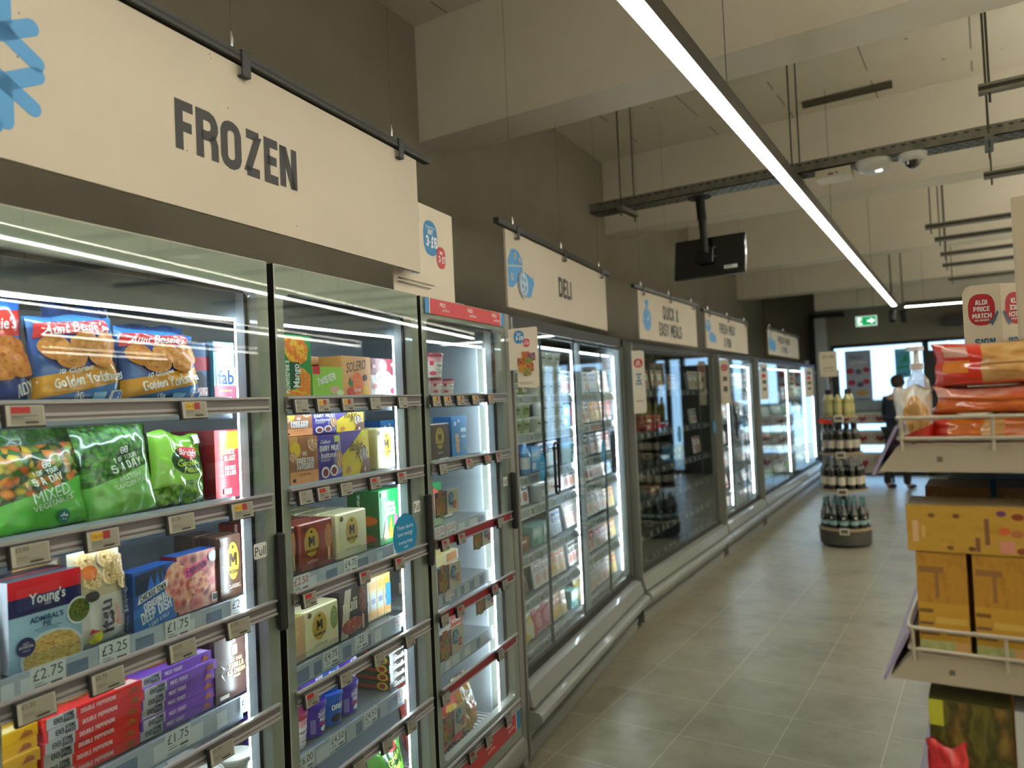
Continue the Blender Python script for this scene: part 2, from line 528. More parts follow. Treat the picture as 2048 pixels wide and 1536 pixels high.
def deco(mb, S, ops):
    for k, op in enumerate(ops):
        k += 1
        t = op[0]
        if t == 'r':
            _, u0, v0, u1, v1, m = op[:6]
            nu = max(1, int(math.ceil(S.n * (u1 - u0))))
            nv = max(1, int(math.ceil(S.n * (v1 - v0)))) if S.n > 1 else 1
            pts, uvs = [], []
            for j in range(nv + 1):
                for i in range(nu + 1):
                    a, b = i / nu, j / nv
                    pts.append(S.pt(u0 + (u1 - u0) * a, v0 + (v1 - v0) * b, k))
                    uvs.append((a, b))
            mb.add(pts, [(j * (nu + 1) + i, j * (nu + 1) + i + 1, (j + 1) * (nu + 1) + i + 1, (j + 1) * (nu + 1) + i) for j in range(nv) for i in range(nu)], m, uvs)
        elif t == 'e':
            _, cu, cv, ru, rv, m = op[:6]
            N = 28
            rings = 5 if S.n > 1 else 1
            pts, uvs = [S.pt(cu, cv, k)], [(.5, .5)]
            for r in range(1, rings + 1):
                for i in range(N):
                    a = 2 * PI * i / N
                    q = r / rings
                    pts.append(S.pt(cu + ru * q * math.cos(a), cv + rv * q * math.sin(a), k))
                    uvs.append((.5 + .5 * q * math.cos(a), .5 + .5 * q * math.sin(a)))
            fs = [(0, 1 + i, 1 + (i + 1) % N) for i in range(N)]
            for r in range(1, rings):
                o = 1 + (r - 1) * N
                fs += [(o + i, o + N + i, o + N + (i + 1) % N, o + (i + 1) % N) for i in range(N)]
            mb.add(pts, fs, m, uvs)
        elif t == 'p':
            pts = op[1]
            us = [q[0] for q in pts]
            vs = [q[1] for q in pts]
            du, dv = max(1e-6, max(us) - min(us)), max(1e-6, max(vs) - min(vs))
            uvf = lambda q: ((q[0] - min(us)) / du, (q[1] - min(vs)) / dv)
            if S.n <= 1:
                mb.add([S.pt(u, v, k) for u, v in pts], [tuple(range(len(pts)))], op[2], [uvf(q) for q in pts])
            else:
                cu, cv = sum(us) / len(us), sum(vs) / len(vs)
                ring = []
                for i in range(len(pts)):
                    p0, p1 = pts[i], pts[(i + 1) % len(pts)]
                    m_ = max(1, int(math.hypot(p1[0] - p0[0], p1[1] - p0[1]) * S.n))
                    ring += [(p0[0] + (p1[0] - p0[0]) * q / m_, p0[1] + (p1[1] - p0[1]) * q / m_) for q in range(m_)]
                N, K = len(ring), 6
                P2 = [(cu, cv)] + [(cu + (q[0] - cu) * r / K, cv + (q[1] - cv) * r / K) for r in range(1, K + 1) for q in ring]
                fs = [(0, 1 + i, 1 + (i + 1) % N) for i in range(N)]
                for r in range(1, K):
                    o = 1 + (r - 1) * N
                    fs += [(o + i, o + N + i, o + N + (i + 1) % N, o + (i + 1) % N) for i in range(N)]
                mb.add([S.pt(q[0], q[1], k) for q in P2], fs, op[2], [uvf(q) for q in P2])
        elif t == 't':
            # ('t', text, cu, cv, height fraction, material, style, x-scale, rotation in degrees, max width fraction)
            _, s, cu, cv, hv, m = op[:6]
            st = op[6] if len(op) > 6 else 'b'
            xs = op[7] if len(op) > 7 else 1.0
            rot = math.radians(op[8]) if len(op) > 8 else 0.0
            mx = op[9] if len(op) > 9 else None
            if st == 'b':
                polys, w = block_text(s)
            elif st == 'B':
                polys, w = block_text(s, 0.5)
            elif st == 'n':
                polys, w = font_text(s)
            elif st == 'h':
                polys, w = font_text(s, 0.022)
            else:
                polys, w = font_text(s, 0.012, 0.45)
            hm = hv * S.H
            if mx and w * hm * xs > mx * (S.W if abs(math.sin(rot)) < .7 else S.H):
                xs *= mx * (S.W if abs(math.sin(rot)) < .7 else S.H) / (w * hm * xs)
            ca, sa = math.cos(rot), math.sin(rot)
            pts, fs = [], []
            for q in polys:
                o = len(pts)
                for (x, y) in q:
                    X = (x - w / 2) * hm * xs
                    Y = (y - 0.5) * hm
                    pts.append(S.pt(cu + (X * ca - Y * sa) / S.W, cv + (X * sa + Y * ca) / S.H, k))
                fs.append(tuple(range(o, o + len(q))))
            mb.add(pts, fs, m)

# ------------------------------------------------------------------ packs
def finish(o, name, label, cat, group=None):
    return tag(o, label, cat, group)
def carton(name, w, h, dp, base, front=(), side=None, top=None, topdeco=(), sidedeco=(), sheen=0.35, rnd=0.0):
    mb = MB()
    b = M(base, sheen) if isinstance(base, str) else base
    sd = (M(side, sheen) if isinstance(side, str) else side) if side else b
    tp = (M(top, sheen) if isinstance(top, str) else top) if top else b
    x0, x1 = -w / 2, w / 2
    if rnd:
        mb.box(x0, 0, 0, x1, dp, h, b, rnd)
    else:
        mb.quad((x0, 0, 0), (x1, 0, 0), (x1, 0, h), (x0, 0, h), b)
        mb.quad((x1, 0, 0), (x1, dp, 0), (x1, dp, h), (x1, 0, h), sd)
        mb.quad((x0, dp, 0), (x0, 0, 0), (x0, 0, h), (x0, dp, h), sd)
        mb.quad((x1, dp, 0), (x0, dp, 0), (x0, dp, h), (x1, dp, h), b)
        mb.quad((x0, 0, h), (x1, 0, h), (x1, dp, h), (x0, dp, h), tp)
        mb.quad((x0, dp, 0), (x1, dp, 0), (x1, 0, 0), (x0, 0, 0), b)
    deco(mb, Flat((x0, 0, 0), (w, 0, 0), (0, 0, h)), front)
    if topdeco:
        deco(mb, Flat((x0, 0, h), (w, 0, 0), (0, dp, 0)), topdeco)
    if sidedeco:
        deco(mb, Flat((x0, dp, 0), (0, -dp, 0), (0, 0, h)), sidedeco)
    return mb.build(name)
def bag(name, w, h, t, mat, ops=(), seed=0, crink=1.0, lean=0.0, back=None, nu=26, nv=32, slump=0.0, gusset=0.0):
    """filled pillow pack: welded top and bottom seams, creased film, belly fuller low down"""
    mb = MB()
    so = Vector((seed * 7.3, seed * 3.1, seed * 1.7))
    def half(u, v, sgn):
        du = max(0.0, 1 - abs(2 * u - 1) ** 3.0)
        dv = max(0.0, 1 - abs(2 * (v ** 0.85 if v > 0 else 0) - 1) ** 4.0) if 0 < v < 1 else 0.0
        th = t * 0.5 * (du ** 0.5) * (dv ** 0.55) * (1.12 - 0.35 * v)
        n1 = noise.noise(Vector((u * 3.2, v * 3.6, sgn)) + so)
        n2 = noise.noise(Vector((u * 9, v * 8, sgn * 2)) + so)
        cr = crink * 0.010 * n1 + crink * 0.0042 * n2 + crink * 0.0016 * math.sin(u * 60 + n1 * 9) * (max(0, abs(2 * v - 1) - .55) * 2)
        y = sgn * (th + cr * (du ** 0.4))
        x = (u - 0.5) * w * (1 - 0.05 * math.sin(PI * v)) + crink * 0.006 * noise.noise(Vector((v * 3, sgn, 2.2)) + so)
        z = v * h + crink * 0.010 * (noise.noise(Vector((u * 3, 4.4, 0)) + so)) * v * v - slump * v * v * (2 * u - 1)
        y += lean * v * h + 0.5 * t
        return (x, y, z)
    F = lambda u, v: half(min(1, max(0, u)), min(1, max(0, v)), -1)
    for sgn in (-1, 1):
        pts, uvs = [], []
        for j in range(nv + 1):
            for i in range(nu + 1):
                u, v = i / nu, j / nv
                pts.append(half(u, v, sgn))
                uvs.append((u, v))
        fs = []
        for j in range(nv):
            for i in range(nu):
                q = (j * (nu + 1) + i, j * (nu + 1) + i + 1, (j + 1) * (nu + 1) + i + 1, (j + 1) * (nu + 1) + i)
                fs.append(q if sgn < 0 else q[::-1])
        mb.add(pts, fs, mat if sgn < 0 or back is None else back, uvs, True)
    deco(mb, Curved(F, w, h, 24, 0.0009, 0.0014), ops)
    return mb.build(name)
def tub(name, r, h, body, lid, ops=(), taper=0.86, parent_args=None, n=28, square=1.0):
    """tapered pot with a separate lid; print wraps round the body"""
    mb = MB()
    b = M(body, 0.35) if isinstance(body, str) else body
    r0 = r * taper
    mb.lathe([(0, 0.002), (r0 * .96, 0), (r0, .003), (r * .99, h * .9)], b, n)
    if ops:
        def fn(u, v):
            a = -PI / 2 + (u - 0.5) * 2.4
            rr = r0 + (r * .99 - r0) * min(1, max(0, v))
            return (rr * math.cos(a), rr * math.sin(a), .003 + v * (h * .9 - .003))
        deco(mb, Curved(fn, r * 2.25, h * .9, 14, 0.0003, 0.0004), ops)
    root = mb.build(name)
    lm = MB()
    l = M(lid, 0.35) if isinstance(lid, str) else lid
    lm.lathe([(r * .99, h * .86), (r * 1.04, h * .865), (r * 1.04, h * .97), (r * 1.01, h), (r * .9, h), (r * .88, h * .985), (0, h * .985)], l, n)
    lm.build('lid', root)
    return root
def copy_tree(o, parent=None):
    c = o.copy()
    COL.objects.link(c)
    c.parent = parent
    for ch in KIDS.get(o.name, ()):  # children are recorded once, when the first one is made
        copy_tree(ch, c)
    return c
KIDS = {}
def put(o, F, s, d, z, rz=0.0, tilt=0.0, roll=0.0):
    o.matrix_world = F @ T(s, d, z) @ RZ(math.radians(rz)) @ RX(math.radians(-tilt)) @ RY(math.radians(roll))
    return o
def dup(o):
    if o.name not in KIDS:
        KIDS[o.name] = [c for c in bpy.data.objects if c.parent == o]
    return copy_tree(o)

# ================================================================== THE ROOM
FILL_UPLIGHT = M('fff6e0', .5, emit=56.0, key='added_uplight_slot')  # unseen upward glow, added to brighten the ceiling and beams
GREY_WALL = noisy('grey_wall_paint', ['7d786b', '868174', '817c6f'], 1.5, 0.75)
PALE_PAINT = noisy('off_white_paint', ['e8e2d6', 'eee8dc', 'e5dfd3'], 1.2, 0.8)
def ceiling_mat():
    m = noisy('ceiling_slab_paint', ['cbc5b8', 'dad4c7', 'd2ccbf'], 1.1, 0.85, 0, 0.15)
    nt = m.node_tree
    b = nt.nodes['Principled BSDF']
    src = b.inputs['Base Color'].links[0].from_socket
    tc = [n for n in nt.nodes if n.type == 'TEX_COORD'][0]
    s = nt.nodes.new('ShaderNodeSeparateXYZ')
    nt.links.new(tc.outputs['Object'], s.inputs[0])
    # board joints across the slab and small old fixing marks
    fx = mth(nt, 'FRACT', mth(nt, 'MULTIPLY', s.outputs[0], 1 / 0.62))
    line = mth(nt, 'LESS_THAN', fx, 0.014)
    nz = nt.nodes.new('ShaderNodeTexNoise')
    nz.inputs['Scale'].default_value = 3.5
    nt.links.new(tc.outputs['Object'], nz.inputs[0])
    line = mth(nt, 'MULTIPLY', line, mth(nt, 'GREATER_THAN', nz.outputs[0], 0.46))
    v = nt.nodes.new('ShaderNodeTexVoronoi')
    v.inputs['Scale'].default_value = 3.0
    nt.links.new(tc.outputs['Object'], v.inputs[0])
    dot = mth(nt, 'LESS_THAN', v.outputs['Distance'], 0.035)
    mask = mth(nt, 'MINIMUM', mth(nt, 'ADD', line, dot), 1.0)
    nt.links.new(node_mix(nt, mth(nt, 'MULTIPLY', mask, 0.75), src, lin('3c372c')), b.inputs['Base Color'])
    return m
def floor_mat():
    m = bpy.data.materials.new('floor_tiles')
    m.use_nodes = True
    nt = m.node_tree
    b = nt.nodes['Principled BSDF']
    tc = nt.nodes.new('ShaderNodeTexCoord')
    s = nt.nodes.new('ShaderNodeSeparateXYZ')
    nt.links.new(tc.outputs['Object'], s.inputs[0])
    def grid(sock, off, pitch):
        f = mth(nt, 'FRACT', mth(nt, 'MULTIPLY', mth(nt, 'SUBTRACT', sock, off), 1 / pitch))
        e = mth(nt, 'MINIMUM', f, mth(nt, 'SUBTRACT', 1.0, f))
        return mth(nt, 'LESS_THAN', e, 0.0045)
    joint = mth(nt, 'MAXIMUM', grid(s.outputs[0], -0.905 - 43, 0.43), grid(s.outputs[1], 3.008 - 42.5, 0.425))
    n1 = nt.nodes.new('ShaderNodeTexNoise')
    n1.inputs['Scale'].default_value = 2.6
    n1.inputs['Detail'].default_value = 8
    n1.inputs['Roughness'].default_value = 0.65
    nt.links.new(tc.outputs['Object'], n1.inputs[0])
    base = ramp(nt, mth(nt, 'MULTIPLY_ADD', n1.outputs[0], 2.2, -0.6), ['6c6a57', '827f6a', '918e77', '787562'], False)
    # each tile a touch different
    cx = mth(nt, 'FLOOR', mth(nt, 'MULTIPLY', mth(nt, 'SUBTRACT', s.outputs[0], -0.905 - 43), 1 / 0.43))
    cy = mth(nt, 'FLOOR', mth(nt, 'MULTIPLY', mth(nt, 'SUBTRACT', s.outputs[1], 3.008 - 42.5), 1 / 0.425))
    wn = nt.nodes.new('ShaderNodeTexWhiteNoise')
    cb = nt.nodes.new('ShaderNodeCombineXYZ')
    nt.links.new(cx, cb.inputs[0])
    nt.links.new(cy, cb.inputs[1])
    nt.links.new(cb.outputs[0], wn.inputs[0])
    base = node_mix(nt, mth(nt, 'MULTIPLY', wn.outputs[0], 0.16), base, lin('a8a28c'))
    col = node_mix(nt, mth(nt, 'MULTIPLY', joint, 0.5), base, lin('d6d0b8'))
    nt.links.new(col, b.inputs['Base Color'])
    n2 = nt.nodes.new('ShaderNodeTexNoise')
    n2.inputs['Scale'].default_value = 9
    n2.inputs['Detail'].default_value = 5
    nt.links.new(tc.outputs['Object'], n2.inputs[0])
    nt.links.new(mth(nt, 'MULTIPLY_ADD', n2.outputs[0], 0.14, 0.27), b.inputs['Roughness'])
    bp = nt.nodes.new('ShaderNodeBump')
    bp.inputs['Strength'].default_value = 0.05
    nt.links.new(n1.outputs[0], bp.inputs['Height'])
    nt.links.new(bp.outputs[0], b.inputs['Normal'])
    return m
CEIL = 3.83
BEAM = 3.15
YN, YF, XR = -5.0, 15.0, 9.0
def wall_x(y):
    return -2.72 - (y - 3.39) * math.tan(math.radians(4.71))
def structure(mb, name):
    return tag(mb.build(name), None, None, None, 'structure')
mb = MB()
mb.quad((-5, YN, 0), (XR + 1, YN, 0), (XR + 1, YF + 9, 0), (-5, YF + 9, 0), floor_mat())
structure(mb, 'floor')
mb = MB()
mb.box(-5, YN - .2, CEIL, XR + .2, YF + .2, CEIL + .2, ceiling_mat())
structure(mb, 'ceiling')
mb = MB()
mb.prism([(wall_x(YN - .2), YN - .2), (wall_x(YF + .2), YF + .2), (wall_x(YF + .2) - .3, YF + .2), (wall_x(YN - .2) - .3, YN - .2)], 'z', 0, CEIL, GREY_WALL)
structure(mb, 'wall_left')
mb = MB()
mb.box(XR, YN, 0, XR + .2, YF, CEIL, PALE_PAINT)
structure(mb, 'wall_right')
mb = MB()
mb.box(-3, YN - .2, 0, XR, YN, CEIL, PALE_PAINT)
structure(mb, 'wall_back')
mb = MB()
WX0, WX1, WZ = -2.48, 0.62, 2.40
mb.box(-4.2, YF, 0, WX0, YF + .2, CEIL, GREY_WALL)
mb.box(WX1, YF, 0, XR, YF + .2, CEIL, GREY_WALL)
mb.box(WX0, YF, WZ, WX1, YF + .2, CEIL, GREY_WALL)
structure(mb, 'wall_far')
for i, y in enumerate((-2.65, 0.36, 3.39, 6.40, 9.50, 12.55)):
    mb = MB()
    x0 = wall_x(y + .3) + 0.01
    mb.prism([(wall_x(y), y), (XR, y), (XR, y + .30), (wall_x(y + .3), y + .30)], 'z', BEAM, CEIL + .02, PALE_PAINT)
    structure(mb, 'trim_%d' % (i + 1))
# dropped bulkhead in front of the far wall
mb = MB()
mb.box(-2.60, 14.35, 3.02, XR, 14.6, CEIL + .02, PALE_PAINT)
structure(mb, 'trim_7')
# pale pillar beside the shop front with its dark surround
mb = MB()
mb.box(-2.70, 14.80, 0, -2.53, 15.02, 2.92, M('b9c3c6', 0.5))
structure(mb, 'trim_8')
mb = MB()
mb.box(-2.78, 14.74, 0, -2.70, 15.02, 3.0, MATT_BLACK)
mb.box(-2.78, 14.74, 2.92, -2.2, 15.02, 2.98, MATT_BLACK)
structure(mb, 'trim_9')
# shop front glazing
FRAME = M('2b2e30', 0.4, 0.3)
cols = [-2.48, -0.93, 0.02, 0.33, 0.62]
for i in range(4):
    a, b = cols[i], cols[i + 1]
    mb = MB()
    for q in ((a, 0, a + .05, WZ), (b - .05, 0, b, WZ), (a, WZ - .06, b, WZ), (a, 0, b, .08)):
        mb.box(q[0], 15.04, q[1], q[2], 15.12, q[3], FRAME)
    if i == 1:
        mb.box(a, 15.03, .08, b, 15.06, 2.20, FRAME)
    w = structure(mb, 'window_%d' % (i + 1))
    g = MB()
    g.box(a + .05, 15.07, .08, b - .05, 15.08, WZ - .06, GLASS)
    g.build('pane', w)
# pavement and the pale buildings over the road, seen blown out through the glass
mb = MB()
mb.box(-14, 24, 0, 14, 30, 6.5, M('a4c4ee', 0.8))  # facade coloured blue to tint the window's reflection on the floor
tag(mb.build('building'), 'pale building across the street seen through the shop window', 'building')

# ------------------------------------------------------------------ line lights
LEDM = M('fffbee', 0.5, emit=LED_STRENGTH, key='led_diffuser_warm_white')
def line_light(x0, y0, x1, y1, label, w=0.032, z=2.75, up=False):
    L = math.hypot(x1 - x0, y1 - y0)
    F = T(x0, y0, z) @ RZ(math.atan2(y1 - y0, x1 - x0))
    root = empty('linear_ceiling_light', F)
    tag(root, label, 'ceiling light', 'linear ceiling lights')
    mb = MB()
    mb.box(0, -w, .004, L, w, .075, M('24241f', 0.45))
    h = mb.build('housing', root)
    mb = MB()
    mb.box(0.01, -w + .004, -.003, L - .01, w - .004, .0035, LEDM)
    mb.build('diffuser', root)
    if up:
        mb = MB()
        mb.box(0.01, -w + .006, .076, L - .01, w - .006, .079, FILL_UPLIGHT)  # added glow on top of the housing, out of view
        mb.build('added_uplight_slot', root)
    n = int(L / 3.0)
    for i in range(n + 1):
        s = 0.25 + (L - .5) * i / n
        mb = MB()
        mb.tube([(s, 0, .075), (s, 0, CEIL - z)], .0016, M('3a382e', 0.4, 0.6), 5)
        mb.build('suspension_wire', root)
    return root
line_light(-0.665, -3.0, -1.102, 12.0, 'long white line light hanging down the middle of the chiller aisle')
line_light(1.55, -3.0, 1.25, 12.0, 'line light hanging over the next aisle right of the shelving', up=True)
line_light(3.6, -3.0, 3.4, 12.0, 'line light over the third aisle right of the chillers', up=True)
line_light(5.6, -3.0, 5.5, 12.0, 'line light over the fourth aisle right of the chillers', up=True)  # unseen lamp added for more bounce light on the ceiling
line_light(7.6, -3.0, 7.5, 12.0, 'line light over the aisle furthest from the chillers', up=True)  # another unseen lamp, added to lift the room's bounce light
line_light(-1.0, 12.35, 2.2, 12.95, 'short crosswise line light near the shop window')
for k, (x, y) in enumerate(((-1.15, 12.2), (-1.02, 12.35))):
    r = empty('spotlight', T(x, y, 2.62))
    tag(r, ('left' if k == 0 else 'right') + ' black spotlight hanging at the far end of the long line light', 'spotlight', 'spotlights at the end of the line light')
    mb = MB()
    mb.T = RX(math.radians(50 if k else -35))
    mb.lathe([(0, -.09), (.045, -.09), (.05, .09), (.043, .09), (.04, .07), (0, .07)], MATT_BLACK, 16)
    mb.build('body', r)
    mb = MB()
    mb.tube([(0, 0, 0), (0, 0, CEIL - 2.625)], .008, MATT_BLACK)
    mb.build('stem', r)

# ------------------------------------------------------------------ ceiling services
STEEL = noisy('galvanised_steel', ['6d6c64', '8c8b82', '7a7970'], 14, 0.42, 0.75)
ROD = M('4b4a42', 0.4, 0.7)
tray = empty('cable_tray', T(0, 0, 0))
tag(tray, 'perforated galvanised cable tray hung across the ceiling behind the long line light', 'cable tray')
mb = MB()
ty = 4.68
mb.box(-2.28, ty, 2.90, 4.2, ty + .005, 2.965, STEEL)
mb.box(-2.28, ty + .145, 2.90, 4.2, ty + .15, 2.965, STEEL)
mb.box(-2.28, ty, 2.90, 4.2, ty + .15, 2.906, STEEL)
x = -2.2
DK = M('24231e', 0.8)
while x < 4.1:     # slots
    mb.box(x, ty - .0008, 2.944, x + .022, ty + .001, 2.952, DK)
    mb.box(x, ty + .03, 2.8985, x + .022, ty + .037, 2.9005, DK)
    mb.box(x + .02, ty + .07, 2.8985, x + .042, ty + .077, 2.9005, DK)
    mb.box(x, ty + .11, 2.8985, x + .022, ty + .117, 2.9005, DK)
    x += 0.05
mb.build('tray_channel', tray)
for x in (-2.02, -0.92, 0.06, 1.6, 3.1):
    mb = MB()
    mb.box(x - .02, ty - .07, 2.868, x + .02, ty + .20, 2.899, STEEL)
    mb.build('cross_bar', tray)
    for dy in (-.05, .18):
        mb = MB()
        mb.tube([(x, ty + dy, 2.83), (x, ty + dy, CEIL - .003)], .005, ROD, 6)
        mb.build('threaded_rod', tray)
# trapeze hangers on the right
for k, (x0, y) in enumerate(((0.02, 3.75), (0.03, 5.34), (-0.37, 6.75), (-0.34, 7.4), (-0.34, 8.3), (-0.36, 9.1), (-0.36, 10.4))):
    hg = empty('trapeze_hanger', T(0, 0, 0))
    tag(hg, 'steel trapeze hanger with threaded rods, ' + ORD[k] + ' nearest on the ceiling right side', 'hanger', 'trapeze hangers under the ceiling')
    mb = MB()
    mb.box(x0, y - .02, 2.83, 2.6, y + .02, 2.87, STEEL)
    mb.box(x0, y - .0205, 2.842, 2.6, y + .0205, 2.858, M('3a3830', 0.6, 0.4))
    mb.build('strut', hg)
    for x in (x0 + .04, x0 + 2.2):
        mb = MB()
        mb.tube([(x, y, 2.79), (x, y, CEIL)], .0055, ROD, 6)
        mb.build('threaded_rod', hg)
# short unistrut fixed to the slab
mb = MB()
mb.T = T(-0.80, 6.10, CEIL - .045)
mb.box(-.31, -.02, 0, .31, .02, .041, M('5d5a4c', 0.5, 0.4))
mb.box(-.31, -.012, -.002, .31, .012, .004, M('2e2c24', 0.6))
tag(mb.build('ceiling_channel'), 'short steel channel screwed flat to the ceiling slab', 'channel')
mb = MB()
mb.box(-0.80, ty - .03, 2.835, -0.61, ty + .12, 2.885, M('cfc9b8', 0.5))
mb.box(-0.73, ty - .031, 2.848, -0.70, ty - .029, 2.862, M('6c6a60', 0.5))
mb.box(-0.69, ty - .031, 2.852, -0.675, ty - .029, 2.862, M('6c6a60', 0.5))
tag(mb.build('junction_box'), 'cream junction box fixed under the cable tray', 'junction box')
mb = MB()
mb.lathe([(0, -.045), (.05, -.042), (.085, -.025), (.1, 0), (.1, .02), (0, .02)], M('cdcdc8', 0.3), 28, (-0.50, ty + .05, 2.88))
mb.lathe([(0, -.002), (.018, 0), (.02, .004)], M('ffffff', .3, emit=3.0, key='sensor_light'), 12, (-0.47, ty + .03, 2.834))
tag(mb.build('wireless_access_point'), 'round white disc unit under the cable tray beside the junction box', 'access point')
cm = empty('dome_camera', T(-0.30, ty + .05, 2.88))
tag(cm, 'white dome security camera with a dark lens under the cable tray', 'security camera')
mb = MB()
mb.lathe([(0, -.02), (.05, -.02), (.07, -.008), (.075, .02), (0, .02)], WHITE, 28)
mb.build('housing', cm)
mb = MB()
mb.lathe([(0, -.062), (.02, -.057), (.036, -.042), (.042, -.02)], M('15130f', 0.08, coat=1.0), 20)
mb.build('lens_dome', cm)
# ceiling monitor
tv = empty('ceiling_monitor', T(-1.54, 4.80, 2.95) @ RY(math.radians(-3)))
tag(tv, 'flat black monitor seen from behind, hanging from a black pole', 'monitor')
mb = MB()
mb.lathe([(0, -.055), (.075, -.055), (.08, -.045), (.08, -.035), (.06, -.03), (0, -.03)], MATT_BLACK, 24)
mb.build('ceiling_plate', tv)
mb = MB()
mb.tube([(0, 0, -.04), (0, 0, -.20)], .03, MATT_BLACK, 16)
mb.tube([(0, 0, -.20), (0.0, 0, -.42)], .025, MATT_BLACK, 16)
mb.build('pole', tv)
mb = MB()
mb.T = T(0, .02, -.44) @ RY(math.radians(3)) @ RX(math.radians(-12))
mb.box(-.22, 0, -.135, .25, .03, .135, M('08090a', 0.25, coat=.5), .006)
for x, z in ((.05, .06), (.0, .02), (.04, .015), (.055, -.003)):
    mb.T = T(0, .02, -.44) @ RY(math.radians(3)) @ RX(math.radians(-12)) @ T(x, -.001, z) @ RX(PI / 2)
    mb.lathe([(0, .002), (.0045, .002), (.005, 0)], M('b8b8b8', .3, .8), 10)
mb.build('screen_case', tv)
mb = MB()
mb.T = T(0, .02, -.44) @ RY(math.radians(3)) @ RX(math.radians(-12))
mb.box(-.05, -.03, -.05, .05, 0.0, .05, BLACK, .004)
mb.build('mounting_bracket', tv)
mb = MB()
mb.T = T(0, .02, -.44) @ RY(math.radians(3)) @ RX(math.radians(-12))
mb.quad((.115, -.0015, -.10), (.20, -.0015, -.10), (.20, -.0015, -.075), (.115, -.0015, -.075), M('c9ccc8', 0.5))
for i in range(5):
    mb.quad((.12, -.002, -.097 + i * .0045), (.165 + .006 * (i % 3), -.002, -.097 + i * .0045), (.165 + .006 * (i % 3), -.002, -.0955 + i * .0045), (.12, -.002, -.0955 + i * .0045), M('3c3e3c', 0.5))
mb.build('rating_label', tv)
# exit sign on the far wall
ex = empty('emergency_exit_sign', T(-1.76, 14.30, 2.75))
tag(ex, 'green and white illuminated exit sign with a running figure and right arrow', 'exit sign')
mb = MB()
mb.box(-.165, 0, -.085, .165, .04, .085, M('d9f2e4', .4, emit=1.1, key='lit_exit_panel_white'))
G = M('0e9c58', .4, emit=1.0, key='lit_exit_panel_green')
Wt = M('f2fff6', .4, emit=1.6, key='lit_exit_white_figure')
S = Flat((-.165, 0, -.085), (.33, 0, 0), (0, 0, .17))
deco(mb, S, [('r', .03, .06, .97, .94, G), ('p', [(.55, .42), (.72, .42), (.72, .22), (.93, .5), (.72, .78), (.72, .58), (.55, .58)], Wt),
             ('r', .10, .14, .30, .86, Wt), ('e', .27, .74, .03, .06, G), ('p', [(.2, .65), (.3, .62), (.29, .42), (.36, .2), (.31, .17), (.25, .36), (.15, .2), (.11, .24), (.2, .42)], G)])
mb.build('lit_panel', ex)
mb = MB()
for x in (-.12, .12):
    mb.tube([(x, .02, .085), (x, .02, CEIL - 2.75)], .003, ROD, 5)
mb.build('hanging_wire', ex)
mb = MB()
mb.tube([(-2.82, 14.5, 2.05), (-2.80, 14.5, 1.93), (-2.72, 14.45, 1.90), (-2.60, 14.45, 1.90)], .012, M('b8b8b0', .5), 8)
mb.lathe([(0, 0), (.03, 0), (.045, .06), (.05, .08)], M('c8c8c0', .5), 14, (-2.82, 14.5, 2.05))
tag(mb.build('wall_bracket'), 'small pale hooked bracket on the wall beside the far pillar', 'bracket')

# ================================================================== FREEZER CABINET (three tall doors, and one more left of the picture)
DOOR_GREY = M('a4a498', 0.38, coat=1.0, key='grey_door_frame')
CASE_GREY = M('83847c', 0.45, coat=.3, key='grey_case_metal')
CASE_PALE = M('92968f', 0.38, coat=.3, key='pale_case_metal')
CASE_DARK = M('2f302c', 0.6, key='dark_case_recess')
LINER = M('b9c2c8', 0.4, key='white_freezer_liner')
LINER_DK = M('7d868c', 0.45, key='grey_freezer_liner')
COLD = M('eaf4ff', 0.5, emit=CASE_STRENGTH, key='led_strip_cold_white')
SHELFM = M('9aa0a3', 0.35, 0.6, key='shelf_metal')
RAIL = M('a9a8a6', 0.3, 0.2, coat=.6, key='label_rail')
RAIL_DK = M('6f6d6c', 0.3, 0.2, coat=.6, key='label_rail_groove')
STRIP = M('c3cede', 0.3, coat=.5, key='blue_white_shelf_edge_strip')
STRIP_DK = M('7c8cab', 0.4, coat=.5, key='blue_shelf_edge_strip')
SHZ = [1.660, 1.405, 1.147, 0.898, 0.648, 0.262]
SEAMS = [-3.05, -2.303, -1.553, -0.803, -0.068]
fz = empty('freezer_cabinet', FA)
tag(fz, 'tall grey three-door freezer under the FROZEN sign, filled with boxes and bags', 'freezer')
DEP = 0.84
mb = MB()
mb.box(-3.05, .055, 1.955, 0.0, DEP, 2.012, CASE_GREY)                 # top
mb.box(-3.05, DEP - .05, .06, 0.0, DEP, 1.955, CASE_GREY)              # outer back
mb.box(-.062, 0.0, .02, -.012, DEP, 2.012, CASE_GREY, .004)            # end panel
mb.box(-3.10, 0.0, .02, -3.052, DEP, 2.012, CASE_GREY, .004)
mb.box(-3.05, .055, .06, -.062, DEP - .05, .20, CASE_GREY)
mb.box(-.50, .25, 2.012, -.20, .55, 2.10, M('9a9a90', .5), .01)
mb.box(-.16, .20, 2.012, -.03, .40, 2.075, M('9a9a90', .5), .01)
mb.build('carcass', fz)
mb = MB()
mb.box(-3.05, .745, .20, -.062, .785, 1.955, LINER)
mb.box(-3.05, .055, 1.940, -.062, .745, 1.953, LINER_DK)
mb.box(-3.05, .055, .20, -.062, .745, .245, LINER)
mb.box(-.075, .14, .245, -.063, .745, 1.940, LINER)
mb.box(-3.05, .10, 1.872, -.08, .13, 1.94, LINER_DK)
mb.build('inner_liner', fz)
